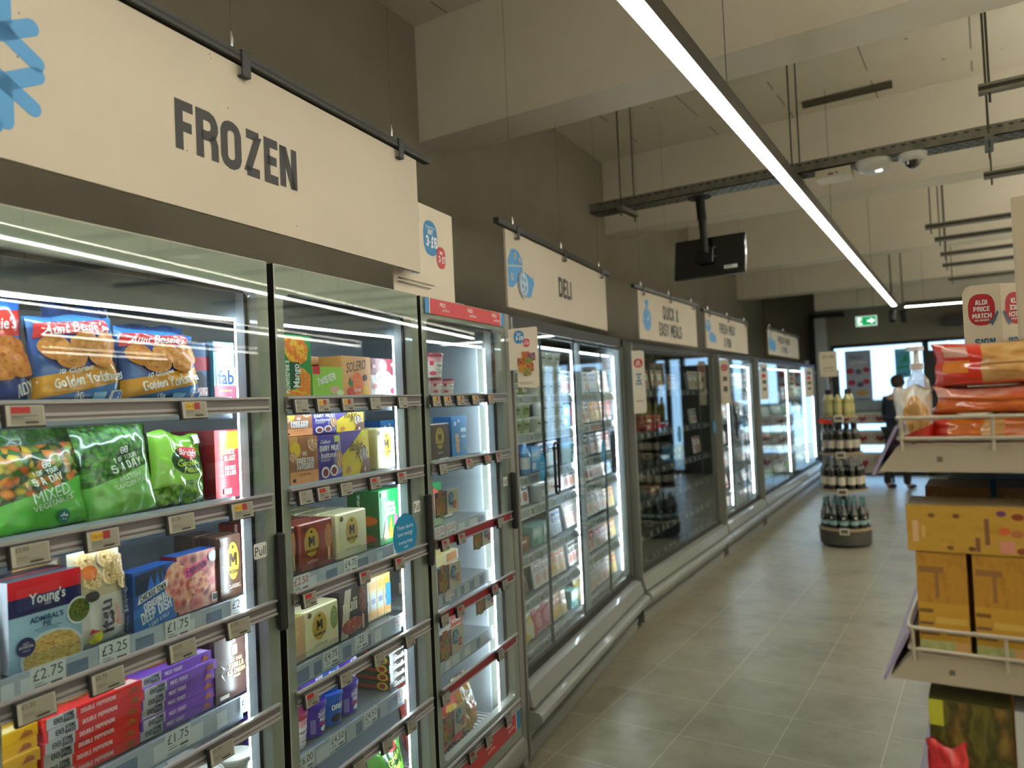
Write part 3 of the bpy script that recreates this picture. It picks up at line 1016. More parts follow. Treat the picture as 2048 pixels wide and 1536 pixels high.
for s in SEAMS:
    mb = MB()
    a, b = (s - .037, s + .037) if s not in (SEAMS[0], SEAMS[-1]) else ((s, s + .037) if s == SEAMS[0] else (s - .037, s + .004))
    mb.box(a, .040, .21, b, .052, 1.95, BLACK)
    mb.box(a, .052, .245, b, .083, 1.94, LINER)
    mb.build('door_post', fz)
    st = MB()
    if s != SEAMS[0]:
        st.box(a, .0835, .30, a + .0045, .089, 1.86, COLD)
        st.build('led_strip', fz)
st = MB()
st.box(-3.0, .104, 1.865, -.09, .112, 1.871, M('eaf4ff', 0.5, emit=CASE_STRENGTH * .36, key='led_strip_canopy'))
st.build('led_strip', fz)
# louvred air grille at the bottom of each bay
mb = MB()
mb.box(-3.0, .10, .247, -.08, .26, .252, WHITE)
s = -2.98
while s < -.1:
    mb.box(s, .11, .252, s + .012, .25, .2525, M('54595c', .5))
    s += .030
mb.build('air_grille', fz)
# inner shelves with their edge strips
def price_paper(mb, s, d, z, txt, w=.072, h=.046, pink=False):
    z = z + .011
    S = Flat((s - w / 2, d, z - h), (w, 0, 0), (0, 0, h))
    deco(mb, S, [('r', 0, 0, 1, 1, M('eef1f4', .5)), ('t', txt, .5, .64, .46, M('d0306a' if pink else '3b3d4c', .5), 'n', .95, 0, .86),
                 ('r', .1, .14, .45, .19, M('8a8f98', .5)), ('r', .1, .26, .35, .30, M('8a8f98', .5)), ('r', .55, .1, .88, .2, M('50535c', .5))])
papers = {
    (0, 2): [(-2.11, '£2.75'), (-1.965, '£3.25'), (-1.80, '£1.75'), (-1.60, '£2.00')],
    (0, 3): [(-1.81, '£1.75'), (-1.58, '£1.75'), (-2.05, '£1.75')],
    (1, 2): [(-1.365, '£2.50'), (-1.13, '£4.75'), (-.85, '£3.00')],
    (1, 3): [(-1.245, '£4.75'), (-1.09, '25'), (-.855, '£3.75')],
    (1, 4): [(-1.375, '£6.00'), (-1.23, '£4.50'), (-1.055, '£4.50'), (-.86, '£3.00')],
    (2, 1): [(-.5, '£4.00')], (2, 2): [(-.47, '£2.50'), (-.56, '£2.50')], (2, 3): [(-.5, '£3.00')],
}
for bay, (a, b) in enumerate(zip([SEAMS[i] for i in (1, 2, 3, 0)], [SEAMS[i] for i in (2, 3, 4, 1)])):
    for k, z in enumerate(SHZ[:5]):
        mb = MB()
        mb.box(a + .05, .10, z - .012, b - .05, .70, z - .002, SHELFM)
        ss = a + .06
        sh = mb.build('shelf', fz)
        mb = MB()
        mb.box(a + .052, .092, z - .05, b - .052, .0985, z + .006, STRIP, .0)
        mb.box(a + .052, .091, z - .050, b - .052, .092, z - .046, STRIP_DK)
        x = a + .06
        rr = random.Random(bay * 10 + k)
        while x < b - .13 and k > 1:
            w = rr.uniform(.03, .07)
            mb.box(x, .0912, z - .043, x + w, .0918, z - .006, STRIP_DK if rr.random() < .6 else M('e6ebf2', .4))
            x += w + rr.uniform(.01, .06)
        for (s, t) in papers.get((bay, k), ()):
            price_paper(mb, s, .090, z - .001, t, pink=(t in ('£2.50', '£3.00', '£3.75')))
        mb.build('price_strip', sh)
        mb = MB()
        mb.box(a + .06, .100, z - .047, b - .06, .107, z - .0425, M('eaf4ff', 0.5, emit=CASE_STRENGTH * .30, key='fill_strip_under_shelf'))  # only the top shelf's strip is seen; the others are added to brighten packs
        mb.build('led_strip', sh)
        if bay in (0, 1) and k in (2, 3, 4):
            mb = MB()
            mb.box(a + .06, .0935, z, b - .12, .0945, z + .035, CLEAR)
            mb.build('shelf_riser', sh)
# doors
E_SCREEN = M('88887a', 0.35, key='price_display_screen')
def price_display(parent, s, z, txt, d=-.026, w=.074, h=.042, accent=0, rng=random.Random(5), tilt=6):
    mb = MB()
    mb.T = T(s, d, z) @ RX(math.radians(-tilt))
    mb.box(-w / 2, -.006, -h / 2, w / 2, .004, h / 2, M('1b1b19', .4), .002)
    S = Flat((-w / 2 + .003, -.0065, -h / 2 + .003), (w - .006, 0, 0), (0, 0, h - .006))
    ops = [('r', 0, 0, 1, 1, M('a8a798', .35)), ('r', .10, .06, .96, .95, E_SCREEN)]
    if accent == 1:
        ops += [('r', .12, .60, .62, .93, M('9b1c22', .5)), ('r', .12, .45, .8, .5, M('5a5a52', .5))]
    elif accent == 2:
        ops += [('r', .12, .52, .48, .93, M('c7a02a', .5)), ('r', .48, .52, .70, .93, M('8f2226', .5)), ('t', '2 for £5', .3, .73, .2, M('3a2c10', .5), 'n', 1, 0, .32)]
    else:
        ops += [('t', txt, .28, .80, .22, M('2d2d28', .5), 'n', 1, 0, .34)]
    ops += [('r', .13, .38, .42, .42, M('5c5c52', .5)), ('r', .13, .28, .7, .31, M('6c6c60', .5)), ('r', .45, .1, .80, .2, M('2d2d28', .5))]
    deco(mb, S, ops)
    return mb.build('price_display', parent)
esl = {
    0: [(0, -2.22, 1, ''), (0, -1.844, 2, ''), (1, -2.218, 0, '£2.00'), (1, -2.077, 2, ''), (1, -1.890, 0, '£1.35'), (1, -1.711, 2, ''),
        (2, -2.215, 0, '£1.25'), (2, -2.076, 0, '£2.75'), (2, -1.898, 0, '£3.25'), (2, -1.735, 0, '£1.75'), (3, -1.80, 0, '£1.75'), (3, -2.0, 0, '£1.75')],
    1: [(0, -1.484, 0, '£2.75'), (0, -1.392, 2, ''), (0, -1.279, 2, ''), (0, -1.138, 0, '£3.50'), (0, -.98, 0, '£4.25'),
        (1, -1.48, 0, '£1.75'), (1, -1.405, 1, ''), (1, -1.302, 0, '£1.75'), (1, -1.156, 1, ''), (1, -1.004, 1, ''),
        (2, -1.48, 1, ''), (2, -1.23, 1, ''), (2, -1.038, 1, ''), (3, -1.487, 1, ''), (3, -1.339, 0, '£4.50'), (3, -1.172, 0, '£4.50'), (3, -.994, 0, '£3.00'),
        (4, -1.293, 0, '£1.75'), (4, -1.147, 0, '£1.35'), (4, -1.007, 0, '£3.00')],
    2: [(0, -.757, 2, ''), (0, -.675, 2, ''), (0, -.573, 2, ''), (0, -.446, 2, ''), (0, -.303, 2, ''),
        (1, -.728, 0, '£4.00'), (1, -.523, 1, ''), (1, -.358, 1, ''), (1, -.252, 1, ''), (2, -.734, 1, ''), (2, -.61, 1, ''), (2, -.261, 0, '£2.50'),
        (3, -.761, 0, '£3.00'), (3, -.643, 1, ''), (3, -.343, 1, ''), (3, -.245, 0, '£1.50'), (4, -.777, 0, '£3.00'), (4, -.313, 0, '£3.00'),
        (5, -.595, 1, ''), (5, -.456, 0, '£2.50'), (5, -.265, 0, '£2.50')],
    3: [],
}
RZS = [1.660, 1.418, 1.150, .892, .625, .345]
def fillet_frame(mb, x0, z0, x1, z1, gx0, gz0, gx1, gz1, y0, y1, r, mat):
    """door frame ring with rounded inner corners"""
    inner = []
    for cx, cz, a0 in ((gx1 - r, gz0 + r, -90), (gx1 - r, gz1 - r, 0), (gx0 + r, gz1 - r, 90), (gx0 + r, gz0 + r, 180)):
        for k in range(7):
            a = math.radians(a0 + k * 15)
            inner.append((cx + r * math.cos(a), cz + r * math.sin(a)))
    outer = []
    for (a, b) in inner:
        outer.append(None)
    n = len(inner)
    corners = [(x1, z0), (x1, z1), (x0, z1), (x0, z0)]
    for q in range(4):
        for k in range(7):
            i = q * 7 + k
            outer[i] = corners[q]
    for q in range(4):
        outer[q * 7] = (inner[q * 7][0], z0) if q == 0 else ((x1, inner[q * 7][1]) if q == 1 else ((inner[q * 7][0], z1) if q == 2 else (x0, inner[q * 7][1])))
        outer[q * 7 + 6] = (x1, inner[q * 7 + 6][1]) if q == 0 else ((inner[q * 7 + 6][0], z1) if q == 1 else ((x0, inner[q * 7 + 6][1]) if q == 2 else (inner[q * 7 + 6][0], z0)))
    for y, flip in ((y0, False), (y1, True)):
        pts = [(p[0], y, p[1]) for p in inner] + [(p[0], y, p[1]) for p in outer]
        fs = []
        for i in range(n):
            j = (i + 1) % n
            f = (i, n + i, n + j, j)
            fs.append(f if not flip else f[::-1])
        mb.add(pts, fs, mat)
    pts = [(p[0], y0, p[1]) for p in inner] + [(p[0], y1, p[1]) for p in inner]
    mb.add(pts, [(i, (i + 1) % n, n + (i + 1) % n, n + i) for i in range(n)], mat)
    oc = [(x0, z0), (x1, z0), (x1, z1), (x0, z1)]
    pts = [(p[0], y0, p[1]) for p in oc] + [(p[0], y1, p[1]) for p in oc]
    mb.add(pts, [(i, i + 4, (i + 1) % 4 + 4, (i + 1) % 4) for i in range(4)], MATT_BLACK)  # door edges painted black to darken the gap between doors
for bay in (0, 1, 2, 3):
    a = [SEAMS[1], SEAMS[2], SEAMS[3], SEAMS[0]][bay] + .012
    b = [SEAMS[2], SEAMS[3], SEAMS[4], SEAMS[1]][bay] - .012
    mb = MB()
    fillet_frame(mb, a, .175, b, 2.010, a + .034, .36, b - .040, 1.935, -.002, .030, .03, DOOR_GREY)
    d = mb.build('door', fz)
    mb = MB()
    mb.box(a + .004, -.0060, .18, b - .004, -.0025, 2.006, GLASS)
    mb.build('glass_pane', d)
    mb = MB()
    for q in ((a + .012, .19, a + .035, 1.99), (b - .048, .19, b - .012, 1.99), (a + .03, 1.925, b - .03, 1.99), (a + .03, .19, b - .03, .30)):
        mb.box(q[0], .0302, q[1], q[2], .034, q[3], BLACK)
    mb.build('door_seal', d)
    mb = MB()
    hz0, hz1 = 1.07, 1.315
    mb.box(b - .020, -.032, hz0, b + .004, -.0064, hz1, MATT_BLACK, .007)
    mb.build('handle', d)
    if bay < 3:
        for k, z in enumerate(RZS if bay == 2 else RZS[:5]):
            mb = MB()
            mb.box(a + .022, -.018, z - .037, b - .022, -.0065, z - .033, RAIL)
            mb.box(a + .022, -.018, z - .005, b - .022, -.0065, z, RAIL)
            mb.box(a + .022, -.012, z - .033, b - .022, -.0065, z - .005, RAIL_DK if bay != 9 else RAIL)
            mb.box(a + .022, -.0135, z - .028, b - .022, -.012, z - .022, RAIL)
            mb.build('label_rail', d)
        for (k, s, acc, t) in esl[bay]:
            price_display(d, s, RZS[k] - .026, t, accent=acc, w=.074 if bay == 0 else .058, h=.042 if bay == 0 else .040)
        # PULL sticker
        mb = MB()
        S = Flat((b - .088, -.0070, 1.262), (.045, 0, 0), (0, 0, .038))
        deco(mb, S, [('r', .06, 0, .94, 1, M('dfe2dc', .4)), ('r', 0, .08, 1, .92, M('dfe2dc', .4)), ('t', 'Pull', .5, .5, .62, M('1c1c1a', .5), 'n', 1, 0, .84)])
        mb.build('pull_sticker', d)
    if bay == 1:
        mb = MB()
        S = Flat((-1.035, -.0070, 1.128), (.148, 0, 0), (0, 0, .142))
        Wt = M('eaf4f8', .5)
        deco(mb, S, [('e', .5, .5, .5, .5, M('147fae', .4)), ('t', 'These doors', .5, .70, .10, Wt, 'n', 1, 0, .7), ('t', 'save energy', .5, .55, .10, Wt, 'n', 1, 0, .7),
                     ('t', 'keeping things', .5, .36, .075, Wt, 'n', 1, 0, .6), ('t', 'cool', .5, .25, .075, Wt, 'n')])
        mb.build('round_sticker', d)
    if bay == 2:
        mb = MB()
        S = Flat((a + .022, -.0068, 1.951), (b - a - .03, 0, 0), (0, 0, .056))
        Wt = M('f0e6e0', .5)
        PR = M('c4162a', .4, coat=.4)
        ops = [('r', 0, 0, 1, 1, PR), ('r', 0, 0, .045, 1, M('1f7fbd', .4)), ('r', .045, 0, .052, 1, Wt), ('r', .955, 0, 1, 1, M('1f7fbd', .4)), ('r', .945, 0, .952, 1, Wt)]
        for c in (.19, .52, .85):
            ops += [('t', 'PRICES', c, .68, .26, Wt, 'b', .9), ('t', "you'll love", c + .03, .36, .20, Wt, 'i', .9)]
        deco(mb, S, ops)
        mb.build('promotion_banner', d)
        mb = MB()
        S = Flat((a + .03, -.0068, .222), (b - a - .05, 0, 0), (0, 0, .085))
        ops = [('r', 0, 0, 1, 1, PR), ('r', .94, 0, 1, 1, M('1f7fbd', .4)), ('r', .93, 0, .94, 1, Wt)]
        for c in (.19, .52, .82):
            ops += [('t', 'PRICES', c, .62, .2, Wt, 'b', .9), ('t', "you'll love", c + .03, .36, .15, Wt, 'i', .9)]
        deco(mb, S, ops)
        mb.build('promotion_banner', d)
        for z in (1.150, .892, .625):   # red inserts in the rails
            mb = MB()
            mb.box(a + .03, -.0150, z - .032, b - .045, -.0137, z - .006, M('7c1626', .45))
            mb.build('rail_insert', d)
mb = MB()
mb.prism([(.0, .165), (-.012, .15), (-.022, .125), (-.022, .09), (-.01, .065), (.0, .06), (.06, .06), (.06, .165)], 'x', -3.05, -.062, CASE_GREY, True)
mb.build('bumper', fz)
mb = MB()
mb.box(-3.05, .05, 0.0, -.062, .12, .06, CASE_GREY)
mb.build('kick_plate', fz)

# ================================================================== CHILLERS (deli case, then three more beyond the bend)
def chiller(name, label, F, s0, L, leaves, lit, shelves, posts, stickers=(), handles=(), gy=.05, top=1.965):
    root = empty(name, F @ T(s0, 0, 0))
    tag(root, label, 'refrigerator', 'glass-door chillers along the aisle')
    mb = MB()
    mb.prism([(.03, .335), (-.004, .330), (-.022, .252), (.5, .252), (.5, .335)], 'x', .022, L - .002, CASE_PALE)
    mb.prism([(.01, .252), (.01, .238), (.5, .238), (.5, .252)], 'x', .022, L - .002, CASE_DARK)
    nose = [(.01, .238), (-.030, .240), (-.050, .236), (-.062, .224), (-.066, .208), (-.062, .192), (-.050, .180), (-.034, .176), (.01, .176)]
    mb.prism(nose, 'x', .012, L + .004, CASE_PALE, False)
    mb.prism([(.012, .176), (.004, .170), (.010, .112), (.05, .104), (.5, .104), (.5, .176)], 'x', .022, L - .002, CASE_GREY)
    mb.build('base_panel', root)
    mb = MB()
    mb.box(.022, gy + .0, .335, L - .002, .5, .375, CASE_DARK)
    mb.box(.022, .10, .04, L - .002, .16, .10, CASE_DARK)
    mb.build('recess', root)
    mb = MB()
    mb.prism([(.030, .0), (.030, .052), (.022, .056), (.022, .070), (.034, .076), (.085, .076), (.085, 0)], 'x', .03, L - .02, CASE_PALE)
    mb.build('kick_plate', root)
    mb = MB()
    mb.box(0, .72, .10, L, .80, 2.02, CASE_GREY)
    mb.box(.0, .06, top + .005, L, .80, 2.03, CASE_DARK, .0)
    mb.box(0, -.004, .03, .018, .13, top + .035, CASE_GREY)
    mb.box(0, .05, .03, .018, .74, top + .005, CASE_GREY)
    mb.box(L - .018 if s0 or name == 'vegetable_chiller' else L - .018, .05, .03, L, .74, top + .005, CASE_GREY)
    mb.build('carcass', root)
    inner = LINER_DK if lit else M('23282a', 0.5)  # unlit case: its shade is put into a darker liner colour
    mb = MB()
    mb.box(.02, .70, .375, L - .02, .719, top, inner)
    mb.box(.019, .10, .375, .026, .70, top, inner)
    mb.box(L - .026, .10, .375, L - .019, .70, top, inner)
    mb.box(.02, .15, top - .06, L - .02, .70, top - .045, inner)
    mb.build('inner_liner', root)
    for k, z in enumerate(shelves):
        mb = MB()
        mb.box(.03, .125, z - .012, L - .03, .66, z - .004, SHELFM if lit else M('23282a', 0.5))  # shelf colour darkened as well where the case is unlit
        sh = mb.build('shelf', root)
        mb = MB()
        mb.T = T(0, .118, z) @ RX(math.radians(-10))
        SA, SB = (M('a4abb4', .35, coat=.5), M('d4dae0', .3, coat=.5)) if lit else (M('1f2222', .5), M('3c4040', .5))  # unlit edge strips painted dark in place of real shade
        mb.box(.03, -.004, -.050, L - .03, 0, -.002, SA)
        mb.box(.03, -.008, -.008, L - .03, -.004, 0, SB)
        mb.box(.03, -.008, -.052, L - .03, -.004, -.044, SB)
        x = .10
        rr = random.Random(int(s0 * 100) + k)
        while x < L - .12:
            mb.box(x, -.010, -.047, x + .055, -.005, -.006, M('dfe2e0' if lit else '5c605c', .4))  # label colour dimmed in the unlit case
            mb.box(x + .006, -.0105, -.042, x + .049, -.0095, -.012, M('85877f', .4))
            x += rr.uniform(.10, .22)
        mb.build('price_strip', sh)
    if lit:
        for z in list(shelves)[:-1]:
            mb = MB()
            mb.box(.05, .124, z - .048, L - .05, .131, z - .043, M('eaf4ff', 0.5, emit=CASE_STRENGTH * .13, key='fill_strip_chiller_shelf'))  # strip lamp added under the shelf to brighten the stock
            mb.build('led_strip', root)
        for p in posts:
            mb = MB()
            mb.box(p - .02, gy + .012, .375, p + .02, .10, top - .01, LINER)
            mb.build('inner_post', root)
            mb = MB()
            mb.box(p - .022, .101, .42, p - .017, .107, top - .06, COLD)
            mb.build('led_strip', root)
        mb = MB()
        mb.box(.05, .135, top - .058, L - .05, .150, top - .050, MATS['led_strip_canopy'])
        mb.build('led_strip', root)
    for i in range(len(leaves) - 1):
        a, b = leaves[i] + .003, leaves[i + 1] - .003
        mb = MB()
        mb.box(a, gy, .372, b, gy + .006, top, GLASS)
        d = mb.build('glass_door', root)
        mb = MB()
        for q in ((a, .372, a + .010, top), (b - .010, .372, b, top), (a, top - .018, b, top), (a, .372, b, .392)):
            mb.box(q[0], gy + .0062, q[1], q[2], gy + .013, q[3], M('3f4444', .4, .3))
        mb.build('door_edge', d)
        if i in handles:
            mb = MB()
            x, z0, z1, w = a + .035, 1.14, 1.40, .055
            loop = []
            for cx, cz, a0 in ((x + w - .02, z1 - .02, 0), (x + .02, z1 - .02, 90), (x + .02, z0 + .02, 180), (x + w - .02, z0 + .02, 270)):
                for q in range(5):
                    t = math.radians(a0 + q * 22.5)
                    loop.append((cx + .02 * math.cos(t), gy - .03, cz + .02 * math.sin(t)))
            loop.append(loop[0])
            mb.tube(loop, .0075, BLACK, 8)
            mb.tube([(x + w, gy - .03, z0 + .03), (x + w, gy, z0 + .03)], .007, BLACK, 6)
            mb.tube([(x + w, gy - .03, z1 - .03), (x + w, gy, z1 - .03)], .007, BLACK, 6)
            mb.build('handle', d)
        if i in stickers:
            mb = MB()
            S = Flat((b - .105, gy - .0008, 1.215), (.085, 0, 0), (0, 0, .14))
            Wt = M('cfe2ea', .5)
            deco(mb, S, [('e', .5, .5, .5, .5, M('147fae', .4)), ('t', 'These doors', .5, .66, .09, Wt, 'n', 1, 0, .7), ('t', 'save energy', .5, .54, .09, Wt, 'n', 1, 0, .7), ('t', 'keeping things', .5, .38, .07, Wt, 'n', 1, 0, .6), ('t', 'cool', .5, .27, .07, Wt, 'n')])
            mb.build('round_sticker', d)
    return root
DSH = [1.653, 1.460, 1.250, 1.092, .862, .642, .400]
chiller('deli_chiller', 'lit glass-door chiller below the DELI sign full of tubs and packets', FA, 0.0, 2.08, [.02, .505, 1.03, 1.57, 2.065], True, DSH, [1.14, 2.035], (0, 2), (1, 3))
BSH = [1.66, 1.34, 1.05, .82, .58, .40]
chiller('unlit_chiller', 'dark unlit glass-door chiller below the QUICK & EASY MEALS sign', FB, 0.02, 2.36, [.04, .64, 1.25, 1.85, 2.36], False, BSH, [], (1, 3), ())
chiller('meat_chiller', 'bright chiller between the dark one and the last one, with meat packs', FB, 2.40, 1.80, [.02, .62, 1.22, 1.78], True, BSH, [.72, 1.75], (1,), (1,))
chiller('vegetable_chiller', 'last and longest bright chiller with salad and vegetables by the window', FB, 4.22, 4.95, [.02, .84, 1.66, 2.48, 3.30, 4.12, 4.93], True, [1.50, 1.25, .97, .66, .42], [2.4, 3.95, 4.90], (3,), ())

# ------------------------------------------------------------------ stock in the chillers
def p_pot(col, lid, lab, r=.047, h=.075):
    return lambda nm: tub(nm, r, h, col, lid, (('r', .12, .2, .88, .8, M(lab, .5)), ('r', .25, .55, .75, .66, M('4a4f50', .5))), .84, None, 16)
def p_slim(c1, c2, c3, w=.085, h=.135, dp=.022):
    def f(nm):
        mb = MB()
        mb.box(-w / 2, .0, .0, w / 2, dp, h, M(c1, .3, coat=.5), .004)
        deco(mb, Flat((-w / 2 + .004, 0, .003), (w - .008, 0, 0), (0, 0, h - .006)), [('r', .04, .55, .96, .95, M(c2, .4)), ('e', .5, .30, .36, .2, M(c3, .4)), ('r', .2, .72, .8, .8, M('f4f4f0', .4)), ('r', .3, .62, .7, .66, M('f4f4f0', .4)), ('e', .5, .89, .07, .03, M('303030', .4))])
        return mb.build(nm)
    return f
def p_box(c1, c2, c3, w=.12, h=.09, dp=.14):
    return lambda nm: carton(nm, w, h, dp, c1, [('r', .06, .45, .94, .9, M(c2, .4)), ('r', .15, .6, .7, .75, M('f0eee8', .4)), ('r', .06, .1, .5, .35, M(c3, .4))])
def p_tray(c1, c2, c3, w=.13, h=.17, dp=.035):
    def f(nm):
        mb = MB()
        mb.prism([(-w / 2, 0), (w / 2, 0), (w / 2, h), (-w / 2, h)], 'y', 0.0, .004, M(c1, .35), False)
        mb.prism([(-w / 2 + .008, .008), (w / 2 - .008, .008), (w / 2 - .008, h - .008), (-w / 2 + .008, h - .008)], 'y', .004, dp, M(c2, .4))
        deco(mb, Flat((-w / 2, 0, 0), (w, 0, 0), (0, 0, h)), [('r', .08, .07, .92, .93, art('meat_' + c3, ('noi', 5, [c3, 'e8d0c0', c3, '5a2018']), (), .25, .8)), ('r', .2, .5, .8, .78, M('f2f1ec', .5)), ('r', .28, .66, .72, .72, M('333338', .5)), ('r', .28, .56, .6, .6, M(c1, .5))])
        return mb.build(nm)
    return f
def p_bottle(c1, c2, r=.03, h=.17):
    def f(nm):
        mb = MB()
        mb.lathe([(0, 0), (r, .002), (r, h * .62), (r * .45, h * .8), (r * .4, h * .92)], M(c1, .2, coat=.8), 14)
        mb.lathe([(r * 1.01, h * .15), (r * 1.01, h * .5)], M('f0f0ee', .5), 14)
        root = mb.build(nm)
        mb = MB()
        mb.lathe([(r * .46, h * .9), (r * .46, h), (0, h)], M(c2, .4), 12)
        mb.build('cap', root)
        return root
    return f
def p_pouch(c1, c2, c3, w=.13, h=.17, t=.03, sd=1):
    A = art('pouch_%s_%s_%s' % (c1, c2, c3), c1, [('r', .0, .62, 1, .84, .15, c2), ('e', .5, .34, .36, .2, ('noi', 6, [c3, c2, c3]))], .25, .6)
    return lambda nm: bag(nm, w, h, t, A, (('r', .22, .66, .78, .76, M('f4f2ee', .5)),), sd, .8, nu=10, nv=12)
KIND = {   # key: (name, category, description, group, pitch, maker)
 'potw': ('dip_tub', 'tub', 'white lidded tub of dip', 'white dip tubs', .105, p_pot('dfe2dc', 'f2f4f2', 'c8cfc4')),
 'potg': ('dip_tub', 'tub', 'pale green lidded tub', 'pale green dip tubs', .105, p_pot('b9c6a2', 'dfe6dc', '8fa070')),
 'pots': ('olive_pot', 'tub', 'small olive-coloured pot', 'olive pots', .085, p_pot('9a9c70', 'd8dccf', 'e2e2d2', .036, .06)),
 'sand': ('sandwich_pack', 'pack', 'yellow and black sandwich pack', 'sandwich packs', .15, p_box('20201e', 'c9a21e', '7a5a20', .13, .12, .07)),
 'slmr': ('sliced_meat_pack', 'pack', 'slim red-headed cooked meat pack', 'red-headed sliced meat packs', .075, p_slim('d8d4d0', 'b02a34', 'c88c80')),
 'slmk': ('sliced_meat_pack', 'pack', 'slim black and white pack hung on edge', 'black sliced meat packs', .06, p_slim('e6e6e6', '1c1c20', 'b06858')),
 'slmb': ('snack_pack', 'pack', 'slim pack with a blue header', 'blue-headed snack packs', .075, p_slim('e2e8ee', '3a6ac0', '9cc4e0')),
 'slmo': ('cheese_pack', 'pack', 'slim cheese pack with an orange band', 'orange cheese packs', .07, p_slim('e8d8b8', 'd88428', 'e8b84c')),
 'slmw': ('cooked_meat_sleeve', 'pack', 'narrow white sleeve standing on edge', 'white sleeves standing on edge', .05, p_slim('ecebe8', 'b8a8a8', 'd8b0a0', .085, .15, .016)),
 'redb': ('red_carton', 'box', 'red patterned carton', 'red patterned cartons', .17, p_box('b8202c', '8c1620', 'e8c0a8', .16, .12, .1)),
 'teal': ('teal_tub', 'tub', 'teal printed tub', 'teal tubs', .10, p_pot('3a9aa8', '5cb4c4', '8cd0d4', .045, .11)),
 'bluc': ('blue_carton', 'box', 'sky blue carton', 'sky blue cartons', .13, p_box('4a9ad8', '8cc4ec', 'd8ecf8', .12, .13, .1)),
 'purp': ('dark_pack', 'pack', 'dark purple pack', 'dark purple packs', .12, p_box('2c1c30', '42284c', '8c7898', .11, .13, .1)),
 'meat': ('sausage_pack', 'pack', 'brown pack of cocktail sausages', 'brown sausage packs', .14, p_box('84604a', '9c7458', '5c3c28', .13, .075, .15)),
 'mint': ('fishcake_pack', 'pack', 'mint green pack', 'mint green packs', .13, p_box('90bcb4', 'c4dcd8', '5c8c8c', .12, .10, .1)),
 'bagy': ('sliced_chicken_bag', 'bag', 'yellow bag of sliced chicken', 'yellow sliced chicken bags', .11, p_pouch('d8bc48', 'e8e0c8', 'e0c890', .13, .19, .028, 3)),
 'bagp': ('ham_bag', 'bag', 'pink bag of ham', 'pink ham bags', .11, p_pouch('b8606c', 'd890a0', 'c87880', .13, .19, .028, 4)),
 'bagr': ('chorizo_bag', 'bag', 'dark red chorizo pouch', 'dark red chorizo pouches', .10, p_pouch('702028', 'c03848', '3c1418', .12, .15, .028, 5)),
 'bagd': ('salami_bag', 'bag', 'dark brown salami pouch', 'dark salami pouches', .10, p_pouch('382420', '6c4438', '8c5c50', .12, .15, .028, 6)),
 'cup': ('clear_cup', 'cup', 'clear plastic cup of pasta salad', 'clear salad cups', .11, lambda nm: tub(nm, .045, .10, FILM, 'e4e8e8', (('r', .2, .3, .8, .7, M('e8e8e4', .5)),), .8, None, 14)),
 'btlb': ('blue_bottle', 'bottle', 'small blue and white drink bottle', 'small blue drink bottles', .072, p_bottle('5c9cd4', 'f0f4f8')),
 'trym': ('mince_tray', 'tray', 'black tray of mince stood upright', 'mince trays', .145, p_tray('1c1c1e', '2a2a2c', 'a83c34')),
 'tryc': ('chicken_tray', 'tray', 'pale tray of chicken stood upright', 'chicken trays', .145, p_tray('d8dce0', 'c8ccd0', 'd8a890')),
 'trys': ('sausage_tray', 'tray', 'white-labelled tray of sausages', 'sausage trays', .145, p_tray('e8e8e6', '484848', '9c5848')),
 'vgrn': ('salad_bag', 'bag', 'green bag of salad leaves', 'salad bags', .17, p_pouch('3c7c34', 'a8cc90', '5c9c44', .17, .19, .05, 8)),
 'vwht': ('cauliflower_bag', 'bag', 'white and pale green vegetable bag', 'white vegetable bags', .17, p_pouch('c8d4c4', 'e8eee4', 'a8b8a0', .17, .17, .05, 9)),
 'vpnk': ('radish_bag', 'bag', 'pink bag of radishes', 'radish bags', .17, p_pouch('a82c50', 'e0a8bc', 'c84870', .17, .17, .05, 10)),
 'vorg': ('carrot_bag', 'bag', 'orange bag of carrots', 'carrot bags', .17, p_pouch('c86424', 'f0d8b8', 'e08034', .17, .17, .05, 11)),
 'vdrk': ('beetroot_pack', 'pack', 'dark pack of beetroot', 'beetroot packs', .15, p_box('302028', '54303c', '7c4858', .14, .10, .12)),
}
KIND['redp'] = ('red_crate', 'crate', 'plain bright red plastic crate', 'red crates', .3, p_box('d02028', 'd02028', 'b01820', .26, .12, .2))
PROTO = {}
def proto(k):
    if k not in PROTO:
        nm = KIND[k][0]
        o = KIND[k][5](nm)
        o.name = nm
        PROTO[k] = [o, 0]
    o, n = PROTO[k]
    PROTO[k][1] += 1
    return o if n == 0 else dup(o)
NUM = ('one', 'two', 'three', 'four', 'five', 'six', 'seven')
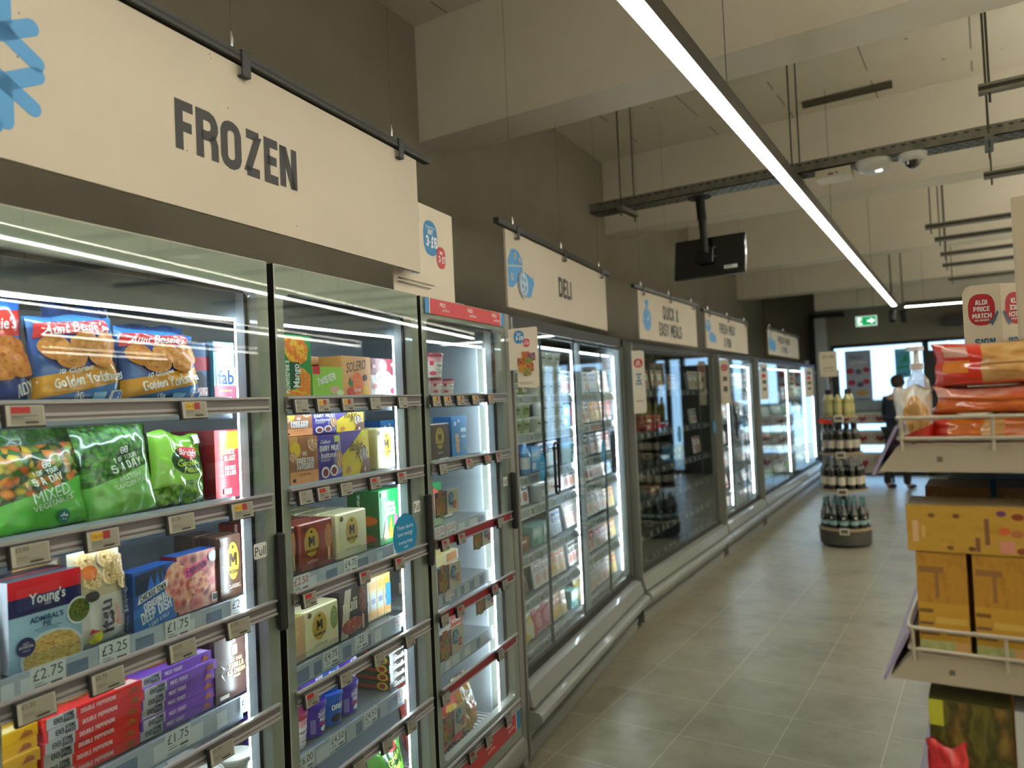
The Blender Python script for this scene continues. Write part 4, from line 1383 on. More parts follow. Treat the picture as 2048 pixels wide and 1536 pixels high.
def stock(F, s0, case, shelves, leaves, plan, seed=1, fill=True):
    rng = random.Random(seed)
    for k, row in enumerate(plan):
        z = shelves[k]
        for li, cell in enumerate(row):
            a, b = leaves[li] + .03, leaves[li + 1] - .02
            x, cnt, e = a, {}, 0
            todo = list(cell)
            while todo:
                key, n, stack, tilt = todo.pop(0)
                e += 1
                kd = KIND[key]
                for i in range(n):
                    if x + kd[4] * .9 > b + .03:
                        todo = []
                        break
                    cnt[key] = cnt.get(key, 0) + 1
                    for lv in range(stack):
                        if stack > 1 and lv == stack - 1 and rng.random() < .25:
                            continue
                        o = proto(key)
                        hh = {'potw': .077, 'potg': .077, 'pots': .062}.get(key, .09)
                        lvl = '' if stack == 1 else ['lower ', 'middle ' if stack > 2 else 'upper ', 'top '][lv]
                        tag(o, '%s%s, %s along shelf %s, door %s, %s' % (lvl, kd[2], ORD[min(cnt[key] - 1, 19)], NUM[k], NUM[li], case), kd[1], kd[3])
                        put(o, F, s0 + x + kd[4] / 2, .145 + rng.uniform(0, .012), z + lv * hh + .05 * math.sin(math.radians(max(0, tilt))), rng.uniform(-3, 3), tilt)
                    x += kd[4] + rng.uniform(.001, .006)
                x += .006
                if fill and not todo and cell and e < 8:
                    todo = [cell[(e * 7 + k) % len(cell)]]
for k in list(KIND):
    pass
J = lambda key, n=2, st=1, tilt=6: (key, n, st, tilt)
DL = [.02, .505, 1.03, 1.57, 2.065]
deli_plan = [
 [[J('sand', 1, 1, 0), J('pots', 2, 2, 0)], [J('potw', 4, 3, 0)], [J('slmk', 3), J('slmb', 3)], [J('slmb', 2), J('slmw', 5)]],
 [[J('potg', 4, 2, 0)], [J('potw', 2, 2, 0), J('potw', 2, 2, 0)], [J('bluc', 1, 1, 0), J('redb', 1, 1, 0), J('slmk', 3)], [J('slmo', 4), J('slmr', 2)]],
 [[J('btlb', 3, 1, 0), J('purp', 1, 1, 0), J('btlb', 1, 1, 0)], [J('bluc', 1, 1, 0), J('slmb', 3), J('slmr', 2)], [J('teal', 2, 1, 0), J('slmk', 4)], [J('slmk', 3), J('slmr', 3)]],
 [[J('cup', 2, 1, 0), J('slmk', 3)], [J('cup', 1, 1, 0), J('slmw', 6)], [J('slmk', 6)], [J('slmw', 5), J('slmb', 1)]],
 [[J('meat', 3, 1, 0)], [J('mint', 2, 1, 0), J('slmb', 2)], [J('slmw', 7, 1, 12)], [J('slmw', 4, 1, 12), J('slmo', 3)]],
 [[J('bagr', 2, 1, 14), J('bagd', 2, 1, 14)], [J('slmw', 4), J('slmo', 3)], [J('slmk', 3), J('slmr', 3)], [J('slmr', 3), J('slmo', 2)]],
 [[J('bagy', 1, 1, 10), J('bagp', 1, 1, 10), J('bagd', 1, 1, 10)], [J('bagp', 2, 1, 10), J('slmo', 3)], [J('mint', 1, 1, 0), J('bagy', 1, 1, 10), J('slmw', 3)], [J('slmw', 4), J('slmo', 3)]],
]
stock(FA, 0.0, 'deli chiller', DSH, DL, deli_plan, 3)
dark_plan = [
 [[J('tryc', 2)], [J('trym', 3)], [J('slmr', 3)], [J('tryc', 3)]],
 [[J('meat', 2, 1, 0)], [J('redb', 2, 1, 0)], [], [J('slmk', 3)]],
 [[J('trys', 2)], [], [J('bluc', 2, 1, 0)], [J('trym', 2)]],
 [[], [J('meat', 2, 1, 0)], [J('purp', 2, 1, 0)], []],
]
stock(FB, 0.02, 'dark chiller', BSH, [.04, .64, 1.25, 1.85, 2.36], dark_plan, 4, False)
meat_plan = [
 [[J('tryc', 3)], [J('trym', 3)], [J('trys', 3)]],
 [[J('bagp', 4)], [J('trys', 3)], [J('trys', 3)]],
 [[J('trym', 3)], [J('trym', 3)], [J('slmk', 5)]],
 [[J('tryc', 3)], [J('tryc', 3)], [J('slmw', 7)]],
 [[J('trys', 3)], [J('trym', 3)], [J('slmk', 6)]],
 [[J('bagp', 3)], [J('tryc', 3)], [J('slmw', 7)]],
]
stock(FB, 2.40, 'meat chiller', BSH, [.02, .62, 1.22, 1.78], meat_plan, 5)
veg_plan = [
 [[J('redp', 1, 1, 0), J('vwht', 2, 1, 20)], [J('vwht', 3, 1, 20)], [J('vdrk', 3, 1, 0)], [J('vwht', 3, 1, 20)], [J('vgrn', 3, 1, 20)], [J('vwht', 3, 1, 20)]],
 [[J('vorg', 4, 1, 25)], [J('vwht', 4, 1, 25)], [J('vwht', 3, 1, 25)], [J('vgrn', 3, 1, 25)], [J('vwht', 3, 1, 25)], [J('vdrk', 4, 1, 0)]],
 [[J('vpnk', 4, 1, 25)], [J('vpnk', 2, 1, 25), J('vwht', 2, 1, 25)], [J('vwht', 4, 1, 25)], [J('vwht', 3, 1, 25)], [J('vgrn', 3, 1, 25)], [J('vwht', 3, 1, 25)]],
 [[J('vgrn', 4, 1, 25)], [J('vdrk', 4, 1, 0)], [J('vdrk', 2, 1, 0), J('vwht', 2, 1, 25)], [J('vwht', 3, 1, 25)], [J('vgrn', 3, 1, 25)], [J('vwht', 3, 1, 25)]],
 [[J('vgrn', 3, 1, 25), J('vorg', 1, 1, 25)], [J('vgrn', 4, 1, 25)], [J('vwht', 3, 1, 25)], [J('vgrn', 3, 1, 25)], [J('vwht', 3, 1, 25)], [J('vgrn', 3, 1, 25)]],
]
stock(FB, 4.22, 'vegetable chiller', [1.50, 1.25, .97, .66, .42], [.02, .84, 1.66, 2.48, 3.30, 4.12, 4.93], veg_plan, 6)

# ================================================================== HANGING SIGNS
SIGNM = noisy('recycled_cream_sign_board', ['bdb3a0', 'c6bca8', 'c1b7a3'], 2, 0.6)
def specked(m):
    nt = m.node_tree
    b = nt.nodes['Principled BSDF']
    src = b.inputs['Base Color'].links[0].from_socket
    tc = [n for n in nt.nodes if n.type == 'TEX_COORD'][0]
    v = nt.nodes.new('ShaderNodeTexVoronoi')
    v.inputs['Scale'].default_value = 24
    nt.links.new(tc.outputs['Object'], v.inputs[0])
    sp = nt.nodes.new('ShaderNodeSeparateColor')
    nt.links.new(v.outputs['Color'], sp.inputs[0])
    k = mth(nt, 'MULTIPLY', mth(nt, 'LESS_THAN', v.outputs['Distance'], 0.055), mth(nt, 'GREATER_THAN', sp.outputs[0], 0.62))
    nt.links.new(node_mix(nt, mth(nt, 'MULTIPLY', k, 0.7), src, lin('4a443a')), b.inputs['Base Color'])
specked(SIGNM)
INK = M('2b2b2b', 0.55)
SBLUE = M('4a94cc', 0.5)
def hang_sign(F, s0, s1, z0, z1, d, lines, icon, label, hooks):
    r = empty('hanging_sign', F @ T(s0, d, z0))
    tag(r, label, 'sign', 'department signs hanging over the cabinets')
    w, h = s1 - s0, z1 - z0
    mb = MB()
    mb.box(0, 0, 0, w, .010, h, SIGNM)
    S = Flat((0, 0, 0), (w, 0, 0), (0, 0, h))
    S.step = .0006
    ops = [('t', t, (a + b) / 2 - s0, (c + e) / 2 - z0, (e - c) / h, INK, 'B', 1) for (t, a, b, c, e) in lines]
    fixed = []
    for op, (t, a, b, c, e) in zip(ops, lines):
        pw = block_text(t, .5)[1] * (e - c)
        fixed.append(('t', t, ((a + b) / 2 - s0) / w, ((c + e) / 2 - z0) / h, (e - c) / h, INK, 'B', (b - a) / pw))
    deco(mb, S, fixed)
    icon(mb, S, w, h)
    mb.build('board', r)
    mb = MB()
    mb.box(-.10, -.014, h + .006, w + .075, .012, h + .030, M('3c3e3c', .45, .3))
    mb.box(-.10, -.0142, h + .014, w + .075, -.013, h + .021, BLACK)
    mb.build('hanging_rail', r)
    for x in hooks:
        mb = MB()
        mb.box(x - .014, -.018, h - .028, x + .014, -.0145, h + .034, M('3c3e3c', .45, .3), 0)
        mb.box(x - .014, -.018, h - .030, x + .014, .014, h - .0265, M('3c3e3c', .45, .3), 0)
        mb.box(x - .014, -.018, h + .031, x + .014, .014, h + .034, M('3c3e3c', .45, .3), 0)
        mb.build('clip', r)
        mb = MB()
        mb.tube([(x - .03, 0, h + .03), (x - .03, 0, h + .055), (x - .03, 0, h + .075)], [.004, .006, .002], M('c8c8c4', .25, .8), 8)
        mb.tube([(x - .03, 0, h + .07), (x - .03, 0, CEIL - z0)], .0009, M('55544c', .4, .5), 4)
        mb.build('hanging_wire', r)
    return r
def capsule(S, w, h, x0, y0, x1, y1, r, m):
    a = math.atan2(y1 - y0, x1 - x0)
    pts = []
    for k in range(9):
        t = a - PI / 2 + PI * k / 8
        pts.append((x1 + r * math.cos(t), y1 + r * math.sin(t)))
    for k in range(9):
        t = a + PI / 2 + PI * k / 8
        pts.append((x0 + r * math.cos(t), y0 + r * math.sin(t)))
    return ('p', [(p[0] / w, p[1] / h) for p in pts], m)
def ic_flake(mb, S, w, h):
    cx, cy = .183, .180
    ops = []
    for k in range(6):
        a = math.radians(30 + 60 * k)
        X = lambda r, t=0: (cx + r * math.cos(a + t), cy + r * math.sin(a + t))
        ops.append(capsule(S, w, h, cx, cy, *X(.148), .0155, SBLUE))
        px, py = X(.090)
        for sg in (-1, 1):
            b = a + sg * math.radians(60)
            ops.append(capsule(S, w, h, px, py, px + .068 * math.cos(b), py + .068 * math.sin(b), .0155, SBLUE))
    deco(mb, S, ops[:1])
    for o in ops[1:]:
        deco(mb, S, [o])
def ic_deli(mb, S, w, h):
    E = lambda x, y, rx, ry, m: ('e', x / w, y / h, rx / w, ry / h, m)
    P = lambda pts, m: ('p', [(x / w, y / h) for x, y in pts], m)
    L = M('b9c6cc', .5)
    deco(mb, S, [P([(.012, .095), (.06, .095), (.19, .17), (.19, .245), (.15, .275), (.10, .285), (.055, .275), (.012, .215)], SBLUE), P([(.012, .188), (.19, .212), (.19, .218), (.012, .195)], SIGNM),
                 E(.10, .25, .016, .016, SIGNM), E(.10, .25, .009, .009, SBLUE), E(.155, .235, .012, .012, SIGNM), E(.05, .145, .017, .017, SIGNM), E(.05, .145, .009, .009, SBLUE),
                 E(.195, .125, .075, .066, SIGNM), E(.20, .125, .075, .060, SBLUE), P([(.19, .065), (.275, .075), (.30, .12), (.285, .17), (.21, .185)], SBLUE),
                 P([(.275, .16), (.305, .175), (.318, .14), (.30, .12)], SBLUE), E(.185, .125, .050, .055, L),
                 E(.17, .15, .011, .013, SBLUE), E(.20, .145, .010, .012, SBLUE), E(.165, .115, .010, .011, SBLUE), E(.20, .108, .011, .012, SBLUE), E(.18, .088, .009, .009, SBLUE)])
def ic_watch(mb, S, w, h):
    E = lambda x, y, rx, ry, m: ('e', x / w, y / h, rx / w, ry / h, m)
    R = lambda x0, y0, x1, y1, m: ('r', x0 / w, y0 / h, x1 / w, y1 / h, m)
    deco(mb, S, [E(.175, .155, .09, .09, SBLUE), R(.155, .24, .195, .27, SBLUE), R(.135, .265, .215, .30, SBLUE), R(.172, .215, .178, .235, WHITE), R(.172, .08, .178, .095, WHITE), R(.10, .15, .115, .156, WHITE), R(.235, .15, .25, .156, WHITE),
                 ('p', [(.165 / w, .15 / h), (.215 / w, .195 / h), (.185 / w, .145 / h)], WHITE)])
def ic_meat(mb, S, w, h):
    E = lambda x, y, rx, ry, m: ('e', x / w, y / h, rx / w, ry / h, m)
    deco(mb, S, [E(.09, .215, .09, .06, SBLUE), E(.08, .235, .03, .02, SIGNM), E(.08, .235, .014, .01, SBLUE), E(.20, .11, .11, .05, SBLUE), E(.30, .10, .05, .04, SBLUE), E(.16, .125, .012, .01, SIGNM)])
def ic_veg(mb, S, w, h):
    E = lambda x, y, rx, ry, m: ('e', x / w, y / h, rx / w, ry / h, m)
    deco(mb, S, [E(.15, .14, .13, .09, SBLUE), E(.36, .12, .12, .08, SBLUE), ('p', [(.15 / w, .2 / h), (.1 / w, .29 / h), (.2 / w, .28 / h)], SBLUE)])
hang_sign(FA, -2.50, -.827, 2.083, 2.475, -.03, [('FROZEN', -1.87, -1.465, 2.212, 2.320)], ic_flake, 'large cream FROZEN sign with a blue snowflake, nearest the camera', (.84, 1.55))
hang_sign(FA, .058, 1.665, 2.057, 2.418, .03, [('DELI', .752, .968, 2.184, 2.286)], ic_deli, 'cream DELI sign with a blue cheese and sausage picture', (.12, .79, 1.50))
hang_sign(FB, .215, 1.695, 2.040, 2.400, 0, [('QUICK &', .767, 1.166, 2.225, 2.329), ('EASY MEALS', .662, 1.241, 2.090, 2.190)], ic_watch, 'cream QUICK & EASY MEALS sign with a blue stopwatch', (.10, .74, 1.38))
hang_sign(FB, 2.0, 3.71, 2.044, 2.378, 0, [('FRESH MEAT', 2.497, 3.145, 2.215, 2.310), ('& FISH', 2.66, 2.955, 2.080, 2.170)], ic_meat, 'cream FRESH MEAT & FISH sign, fourth along the aisle', (.12, .85, 1.6))
hang_sign(FB, 4.9, 7.19, 2.082, 2.400, 0, [('FRESH FRUIT', 5.541, 6.477, 2.255, 2.345), ('& VEG', 5.787, 6.223, 2.130, 2.215)], ic_veg, 'furthest cream hanging sign, for fruit and vegetables', (.15, 1.1, 2.1))

# promotion cards
def blob(cu, cv, ru, rv, m):
    pts = []
    for k in range(32):
        a = 2 * PI * k / 32
        c, s = math.cos(a), math.sin(a)
        pts.append((cu + ru * math.copysign(abs(c) ** .75, c), cv + rv * math.copysign(abs(s) ** .75, s)))
    return ('p', pts, m)
def offer(cu, cv, k, asp, m=1.0):
    """the blue 3 for £6 and red 3 for £7 roundels; k = roundel half height, asp = card height / width"""
    Wt = M('f0f4f4', .5)
    b = .80 * k * asp
    return [blob(cu, cv, b, k, M('1778b0', .45)), ('t', 'Member Price', cu, cv + .62 * k, .17 * k, Wt, 'n', 1, 0, 1.2 * b), ('t', 'ANY', cu, cv + .34 * k, .30 * k, Wt, 'b'),
            ('t', '3', cu - .48 * b, cv - .20 * k, .58 * k, Wt, 'B', .8), ('t', 'for', cu - .14 * b, cv - .22 * k, .2 * k, Wt, 'n', .8), ('t', '£6', cu + .42 * b, cv - .20 * k, .62 * k, Wt, 'B', .8),
            blob(cu + 1.42 * b, cv - .95 * k, .62 * b, .62 * k, M('b81c28', .45)), ('t', 'ANY', cu + 1.42 * b, cv - .68 * k, .2 * k, Wt, 'b'),
            ('t', '3', cu + 1.12 * b, cv - 1.06 * k, .38 * k, Wt, 'B', .8), ('t', 'for', cu + 1.34 * b, cv - 1.08 * k, .12 * k, Wt, 'n', .8), ('t', '£7', cu + 1.68 * b, cv - 1.06 * k, .38 * k, Wt, 'B', .8)]
mb = MB()
mb.T = None
mb.box(0, 0, 0, .44, .004, .345, CREAM)
S = Flat((0, 0, 0), (.44, 0, 0), (0, 0, .345))
BL = M('2f86bd', .5)
deco(mb, S, offer(.60, .66, .19, .345 / .44) + [('t', 'SIGN IN', .20, .86, .16, BL, 'B', .85), ('t', 'MATCH', .22, .30, .13, BL, 'B', .9), ('r', .05, .14, .62, .15, M('6a6558', .6)), ('r', .05, .10, .56, .11, M('6a6558', .6))])
o = mb.build('promotion_card')
put(o, FA, -.915, .025, 2.014, 0)
tag(o, 'cream card with blue and red price circles on the freezer behind FROZEN', 'promotion card')
def crisps(cu, cv, k, asp):
    cs = ['b8481c', '4c2c7c', '8c3018', '3c7c2c', 'c08028', 'a03424', '5c7c2c']
    ops = []
    for i, (dx, dy) in enumerate(((-.1, .9), (.5, .75), (-.6, .2), (.2, .25), (-.5, -.5), (.3, -.4), (0, -.85))):
        c = art('snack_bag_%d' % i, ('noi', 3, [cs[i], cs[i], 'b07830', cs[i]]))
        ops.append(('r', cu + (dx - .42) * k * asp, cv + (dy - .42) * k, cu + (dx + .42) * k * asp, cv + (dy + .42) * k, c))
    return ops
mb = MB()
w, h = .128, .268
pts = [(0, .30), (.26, .30), (.26, 0), (.92, 0), (.97, .02), (1, .06), (1, .96), (.97, 1), (0, .97)]
pts = [(0, .97), (0, .30), (.26, .30), (.26, 0.02), (.92, 0), (1, .05), (1, .96), (.97, 1)]
mb.prism([(p[0] * w, p[1] * h) for p in pts][::-1], 'y', 0, .003, CREAM)
deco(mb, Flat((0, 0, 0), (w, 0, 0), (0, 0, h)), offer(.36, .84, .105, h / w) + crisps(.60, .40, .15, h / w) + [('r', .35, .07, .75, .075, M('7c776a', .6)), ('r', .3, .09, .8, .10, M('a49e8e', .6))])
o = mb.build('promotion_card')
o.matrix_world = FA @ T(-.078, -.022, 1.678) @ RZ(math.radians(-66))
tag(o, 'cream notched card with snack bags and 3 for £6 circle on the freezer end', 'promotion card')
def barker(name, s, z0, z1, w, label, kind, rz=-70):
    mb = MB()
    h = z1 - z0
    pts = [(w * u, h * v) for u, v in ((0, .0), (.8, .0), (.93, .01), (1, .05), (1, .96), (.93, .99), (.8, 1), (0, 1))]
    mb.prism(pts, 'y', 0, .003, CREAM)
    S = Flat((0, 0, 0), (w, 0, 0), (0, 0, h))
    R_ = M('b81c28', .45)
    Wt = M('f0ece4', .5)
    B_ = M('2f6c94', .5)
    K_ = M('55504a', .6)
    if kind == 'save':
        deco(mb, S, [blob(.5, .80, .34, .07, R_), ('t', 'ALDI', .5, .832, .026, Wt, 'b'), ('t', 'PRICE', .5, .80, .026, Wt, 'b'), ('t', 'MATCH', .5, .768, .026, Wt, 'b'),
                     ('t', 'SIGN', .5, .62, .035, B_, 'B'), ('t', 'UP', .5, .57, .035, B_, 'B'), ('t', 'AND', .5, .52, .035, B_, 'B'), ('t', 'SAVE', .5, .47, .035, B_, 'B'), ('r', .2, .19, .8, .2, K_)])
    elif kind == 'price':
        deco(mb, S, [blob(.5, .82, .36, .075, R_), ('t', 'ALDI', .5, .85, .026, Wt, 'b'), ('t', 'MATCH', .5, .80, .026, Wt, 'b'), ('r', .3, .52, .75, .62, K_), ('r', .3, .28, .75, .40, K_)])
    else:
        deco(mb, S, [('r', .3, .78, .8, .88, B_), blob(.5, .66, .25, .055, R_), ('r', .3, .44, .8, .54, K_), ('r', .35, .25, .75, .33, K_)])
    o = mb.build('barker_card')
    o.matrix_world = FB @ T(s, -.02, z0) @ RZ(math.radians(rz))
    tag(o, label, 'sign card', 'upright cards sticking out of the chillers')
barker('b', -.03, 1.50, 1.94, .088, 'tall cream card with red roundel between the deli chiller and the dark one', 'save')
barker('b', 2.36, 1.505, 1.94, .085, 'tall cream card where the dark chiller meets the meat chiller', 'price')
barker('b', 4.18, 1.516, 1.94, .09, 'tall cream card on the near end of the vegetable chiller', 'other')
barker('b', 7.5, 1.49, 1.94, .12, 'furthest tall cream card, on the vegetable chiller doors', 'other')
for (s, z, w) in ((-.50, 1.192, .19), (-.20, 1.012, .18), (-.505, .905, .19), (-.20, .742, .18), (-.51, .652, .20), (-.515, .345, .20)):
    mb = MB()
    h = w * .50
    mb.box(-w / 2, 0, 0, w / 2, .0015, h, CREAM)
    deco(mb, Flat((-w / 2, 0, 0), (w, 0, 0), (0, 0, h)), [('r', 0, 0, .5, 1, M('3b2f52', .5))] + crisps(.26, .5, .44, h / w) + offer(.66, .62, .27, h / w))
    o = mb.build('shelf_offer_card')
    put(o, FA, s, .086, z)
    tag(o, 'small snack offer card, %s side of third bay, %s' % ('right' if s > -.3 else 'left', {1.192: 'at third shelf', 1.012: 'just under the third shelf', .905: 'at fourth shelf', .742: 'just under the fourth shelf', .652: 'at fifth shelf', .345: 'near the bottom'}[z]), 'offer card', 'snack offer cards in the third freezer bay')

# ================================================================== FROZEN STOCK
FD = .118
def item(o, label, cat, s, z, d=FD, rz=0, tilt=0, roll=0, group=None):
    put(o, FA, s, d, z + .0015, rz, tilt, roll)
    return tag(o, label, cat, group)
def depth_row(o, label, cat, s, z, n, pitch, group, d=FD, rz=0, words=('front', 'second back', 'third back', 'fourth back')):
    item(o, label % words[0], cat, s, z, d, rz, group=group)
    for i in range(1, n):
        c = dup(o)
        item(c, label % words[i], cat, s, z, d + pitch * i, rz, group=group)
W_ = M('f2f2f0', .4)
GOLD = M('c9a84a', .35, .3)
# ---- bay one, top shelf
PUD = art('batter_puddings', ('noi', 5, ['c8662c', 'e09a48', 'b9562a']), [('e', .5, .62, .36, .24, ('noi', 7, ['e8b45c', 'd88c3c', 'c8742c']))], .35)
def yorkie(nm, seed, w, h, slump):
    A = art('yorkshire_bag', '2b63ad', [('r', 0, .86, 1, 1.1, 0, '3f86c4'), ('e', .52, .60, .47, .30, '1b3f96'), ('r', 0, .13, 1, .38, .22, 'e09a1e'), ('r', 0, -.3, 1, .13, .22, '2f74b8')], .22, .8)
    ops = [('p', [(.02, .72), (.04, .90), (.25, .93), (.5, .90), (.85, .96), (.9, .84), (.6, .76), (.3, .78)], M('cf2430', .3, coat=.6)),
           ('t', 'Aunt Bessie\'s', .46, .85, .115, W_, 'i', 1.1, 3, .74),
           ('e', .20, .62, .155, .15, PUD), ('e', .82, .66, .15, .15, PUD), ('e', .70, .52, .15, .13, PUD), ('e', .36, .51, .17, .14, PUD), ('e', .52, .65, .17, .13, PUD),
           ('t', '10 Glorious', .38, .355, .065, W_, 'i', 1, 9, .5), ('t', 'Golden Yorkshires', .52, .25, .115, W_, 'h', .8, 9, .8),
           ('t', '190g', .38, .075, .05, W_, 'n'), ('r', .52, .04, .68, .11, M('7fb2d8', .4)), ('r', .76, .03, .90, .12, W_), ('r', .78, .04, .88, .11, M('2b63ad', .4))]
    return bag(nm, w, h, .07, A, ops, seed, 1.0, .12, slump=slump)
item(yorkie('yorkshire_pudding_bag', 3, .20, .180, -.008), 'blue bag of golden Yorkshire puddings nearest the potato bag', 'food bag', -2.0, 1.662, .095, 2, group='Yorkshire pudding bags')
item(yorkie('yorkshire_pudding_bag', 11, .215, .165, .006), 'blue bag of golden Yorkshire puddings beside the ice lolly boxes', 'food bag', -1.787, 1.662, .10, -3, group='Yorkshire pudding bags')
item(bag('yorkshire_pudding_bag', .19, .22, .06, art('yorkshire_back', ('noi', 3, ['1d3f86', '2a5ea6', '3a78c0']), (), .2, .8), (), 17, 1.4, .15), 'dark blue pudding bag poking up behind the first Yorkshire bag', 'food bag', -1.90, 1.662, .19, 10, group='Yorkshire pudding bags')
item(bag('yorkshire_pudding_bag', .19, .19, .06, MATS['print_yorkshire_back'], (), 23, 1.4, .15), 'dark blue pudding bag lying behind the second Yorkshire bag', 'food bag', -1.72, 1.662, .20, -8, group='Yorkshire pudding bags')
POT = art('roast_potatoes', ('noi', 5, ['c8601c', 'ea9a3a', 'd87828', 'b8501c']), (), .3)
A = art('potato_bag', '2a6cc4', [('r', 0, .6, 1, .85, .1, 'd8332c'), ('r', 0, 0, 1, .3, .1, '1f3f9c')], .2, .8)
item(bag('roast_potato_bag', .22, .20, .07, A, [('t', "Bessie's", .72, .74, .11, W_, 'i', .8, 8, .5)] + [('e', x, y, .17, .13, POT) for x, y in ((.3, .5), (.55, .52), (.8, .50), (.4, .33), (.65, .33), (.85, .36))] + [('t', 'ADY', .86, .13, .1, W_, 'b', .9, 20)], 5, 1.1, .10), 'blue bag of roast potatoes cut off by the left edge of the picture', 'food bag', -2.205, 1.662, .10, 4)
SPR = art('hundreds_sprinkles', ('vor', 14, ['7c1c2c', 'f0e8e8', 'a83848', 'd87c84', '8c2030'], 1, 2.2, 'f4f0f0'), (), .4)
def fab(nm):
    return carton(nm, .072, .145, .12, '7cc0e0', [('r', .12, .56, .98, .96, SPR), ('r', .0, .0, 1, .22, M('d8485c', .4)), ('r', .1, .22, 1, .54, M('e8f2f8', .4)), ('t', 'fab', .55, .38, .26, M('1c3c9c', .4), 'h', .9, 0, .85), ('t', 'strawberry', .5, .14, .05, M('f0d060', .4), 'n', 1, 0, .7), ('r', .05, .82, .4, .92, M('c83c4c', .4))], side='5c9cc0', top='8cc8e4')
item(fab('ice_lolly_box'), 'pale blue box of sprinkle ice lollies against the first door post', 'food box', -1.600, 1.662, group='boxes of sprinkle ice lollies')
item(carton('ice_lolly_box', .068, .14, .12, '3c5c84', [('r', 0, .5, 1, .75, M('a02c3c', .4)), ('e', .5, .3, .35, .18, M('1c1c2c', .4)), ('r', .1, .05, .9, .2, SPR)], side='2c4464'), 'darker ice lolly box to the left of the pale blue one', 'food box', -1.675, 1.662, FD + .01, group='boxes of sprinkle ice lollies')
# ---- bay one, second shelf
PEAS = ('vor', 20, ['3f7a2a', '5c9a3c', '2f6420', '4c8a30'], 1, 1, '16300c')
PEAM = art('green_peas', PEAS, (), .3, .5)
VEG = ('vor', 13, ['c8682c', 'd8b83c', '3c6c2c', '8c9c3c', 'e0842c', '2c4c1c', 'd09030'], 1, 1, '1c2810')
A = art('mixed_vegetable_bag', VEG, [('r', 0, -.4, 1, .46, .30, '5cb53e')], .25, .7)
PT = M('eef6ea', .4)
item(bag('mixed_vegetable_bag', .235, .17, .065, A, [('t', '88', .60, .77, .075, PT, 'b', 1.2, 10), ('t', '1 OF YOUR', .58, .68, .06, PT, 'b', 1.1, 10, .4), ('t', '5 A DAY', .58, .585, .085, PT, 'b', 1.2, 10, .45), ('t', 'MIXED', .58, .43, .13, PT, 'n', 1, 10, .42), ('t', 'VEGETABLES', .58, .32, .065, PT, 'n', 1.1, 10, .44), ('e', .66, .15, .055, .075, M('1a6c6c', .4)), ('t', '*', .66, .11, .14, PT, 'h')], 7, .9, .18), 'green-bottomed bag of mixed vegetables on the second freezer shelf', 'food bag', -2.092, 1.4045, .105, 3)
A = art('garden_pea_bag', PEAS, [('r', 0, -.4, 1, .46, .18, '7cc25c')], .22, .9)
item(bag('frozen_pea_bag', .17, .20, .06, A, [('t', '88', .56, .72, .07, PT, 'b', 1.1, 8), ('t', '1 OF YOUR', .56, .64, .055, PT, 'b', 1.1, 8, .5), ('t', '5 A DAY', .57, .555, .085, PT, 'b', 1.1, 8, .55), ('t', 'BRITISH', .57, .43, .055, PT, 'n', 1.1, 8, .45), ('t', 'GARDEN PEAS', .57, .36, .05, PT, 'n', 1, 8, .5)], 9, 1.2, .14), 'pale green bag of garden peas leaning between vegetables and bright green bag', 'food bag', -1.905, 1.4045, .10, -4, 0, -4, group='bags of peas')
item(bag('frozen_pea_bag', .21, .222, .06, PEAM, (), 13, 1.2, .12), 'dark green bag of peas lying behind the mixed vegetables', 'food bag', -2.02, 1.4045, .20, 8, group='bags of peas')
item(bag('frozen_pea_bag', .20, .222, .06, PEAM, (), 14, 1.2, .12), 'dark green bag of peas lying behind the garden peas', 'food bag', -1.84, 1.4045, .21, -6, group='bags of peas')
A = art('petits_pois_bag', '8ac63a', [('e', .62, .62, .33, .18, '2a5c2c'), ('r', 0, -.4, 1, .34, .2, ('vor', 16, ['6aa83a', '4c8c2c', '8ac04c'], 1, 1, '2c5c1c'))], .22, .9)
item(bag('frozen_pea_bag', .165, .175, .055, A, [('e', .62, .74, .20, .085, M('d0242c', .4)), ('t', 'BirdsEye', .62, .74, .09, W_, 'i', .8, 0, .38), ('t', 'Garden', .56, .60, .085, M('c8e04c', .4), 'h', .9, 8, .4), ('t', 'Peas', .60, .505, .085, M('c8e04c', .4), 'h', .9, 8, .3), ('r', .72, .86, .92, .96, W_)], 15, 1.3, .14), 'bright green bag of peas with a red oval badge', 'food bag', -1.745, 1.4045, .105, 4, 0, 5, group='bags of peas')
def juice(nm):
    return carton(nm, .085, .175, .10, 'd6303c', [('p', [(.2, .62), (.2, .98), (.95, .98), (.95, .72)], M('f08a28', .4)), ('p', [(.2, .98), (.5, .98), (.28, .62)], M('f4ece4', .4)), ('t', 'JUICE', .58, .68, .075, M('f4e8c0', .4), 'b', 1, 0, .7), ('t', 'BLAST', .58, .585, .075, M('f4e8c0', .4), 'b', 1, 0, .7),
                   ('t', 'ROCKET', .58, .44, .06, W_, 'b', 1, 0, .7), ('t', 'LOLLIES', .58, .365, .06, W_, 'b', 1, 0, .7), ('r', .3, .06, .6, .14, M('f0b0a8', .4))], side='8c2028', top='c83038')
depth_row(juice('ice_lolly_box'), 'red juice ice lolly box against the first door post, %s of its row', 'food box', -1.600, 1.4045, 3, .103, 'red juice lolly boxes')
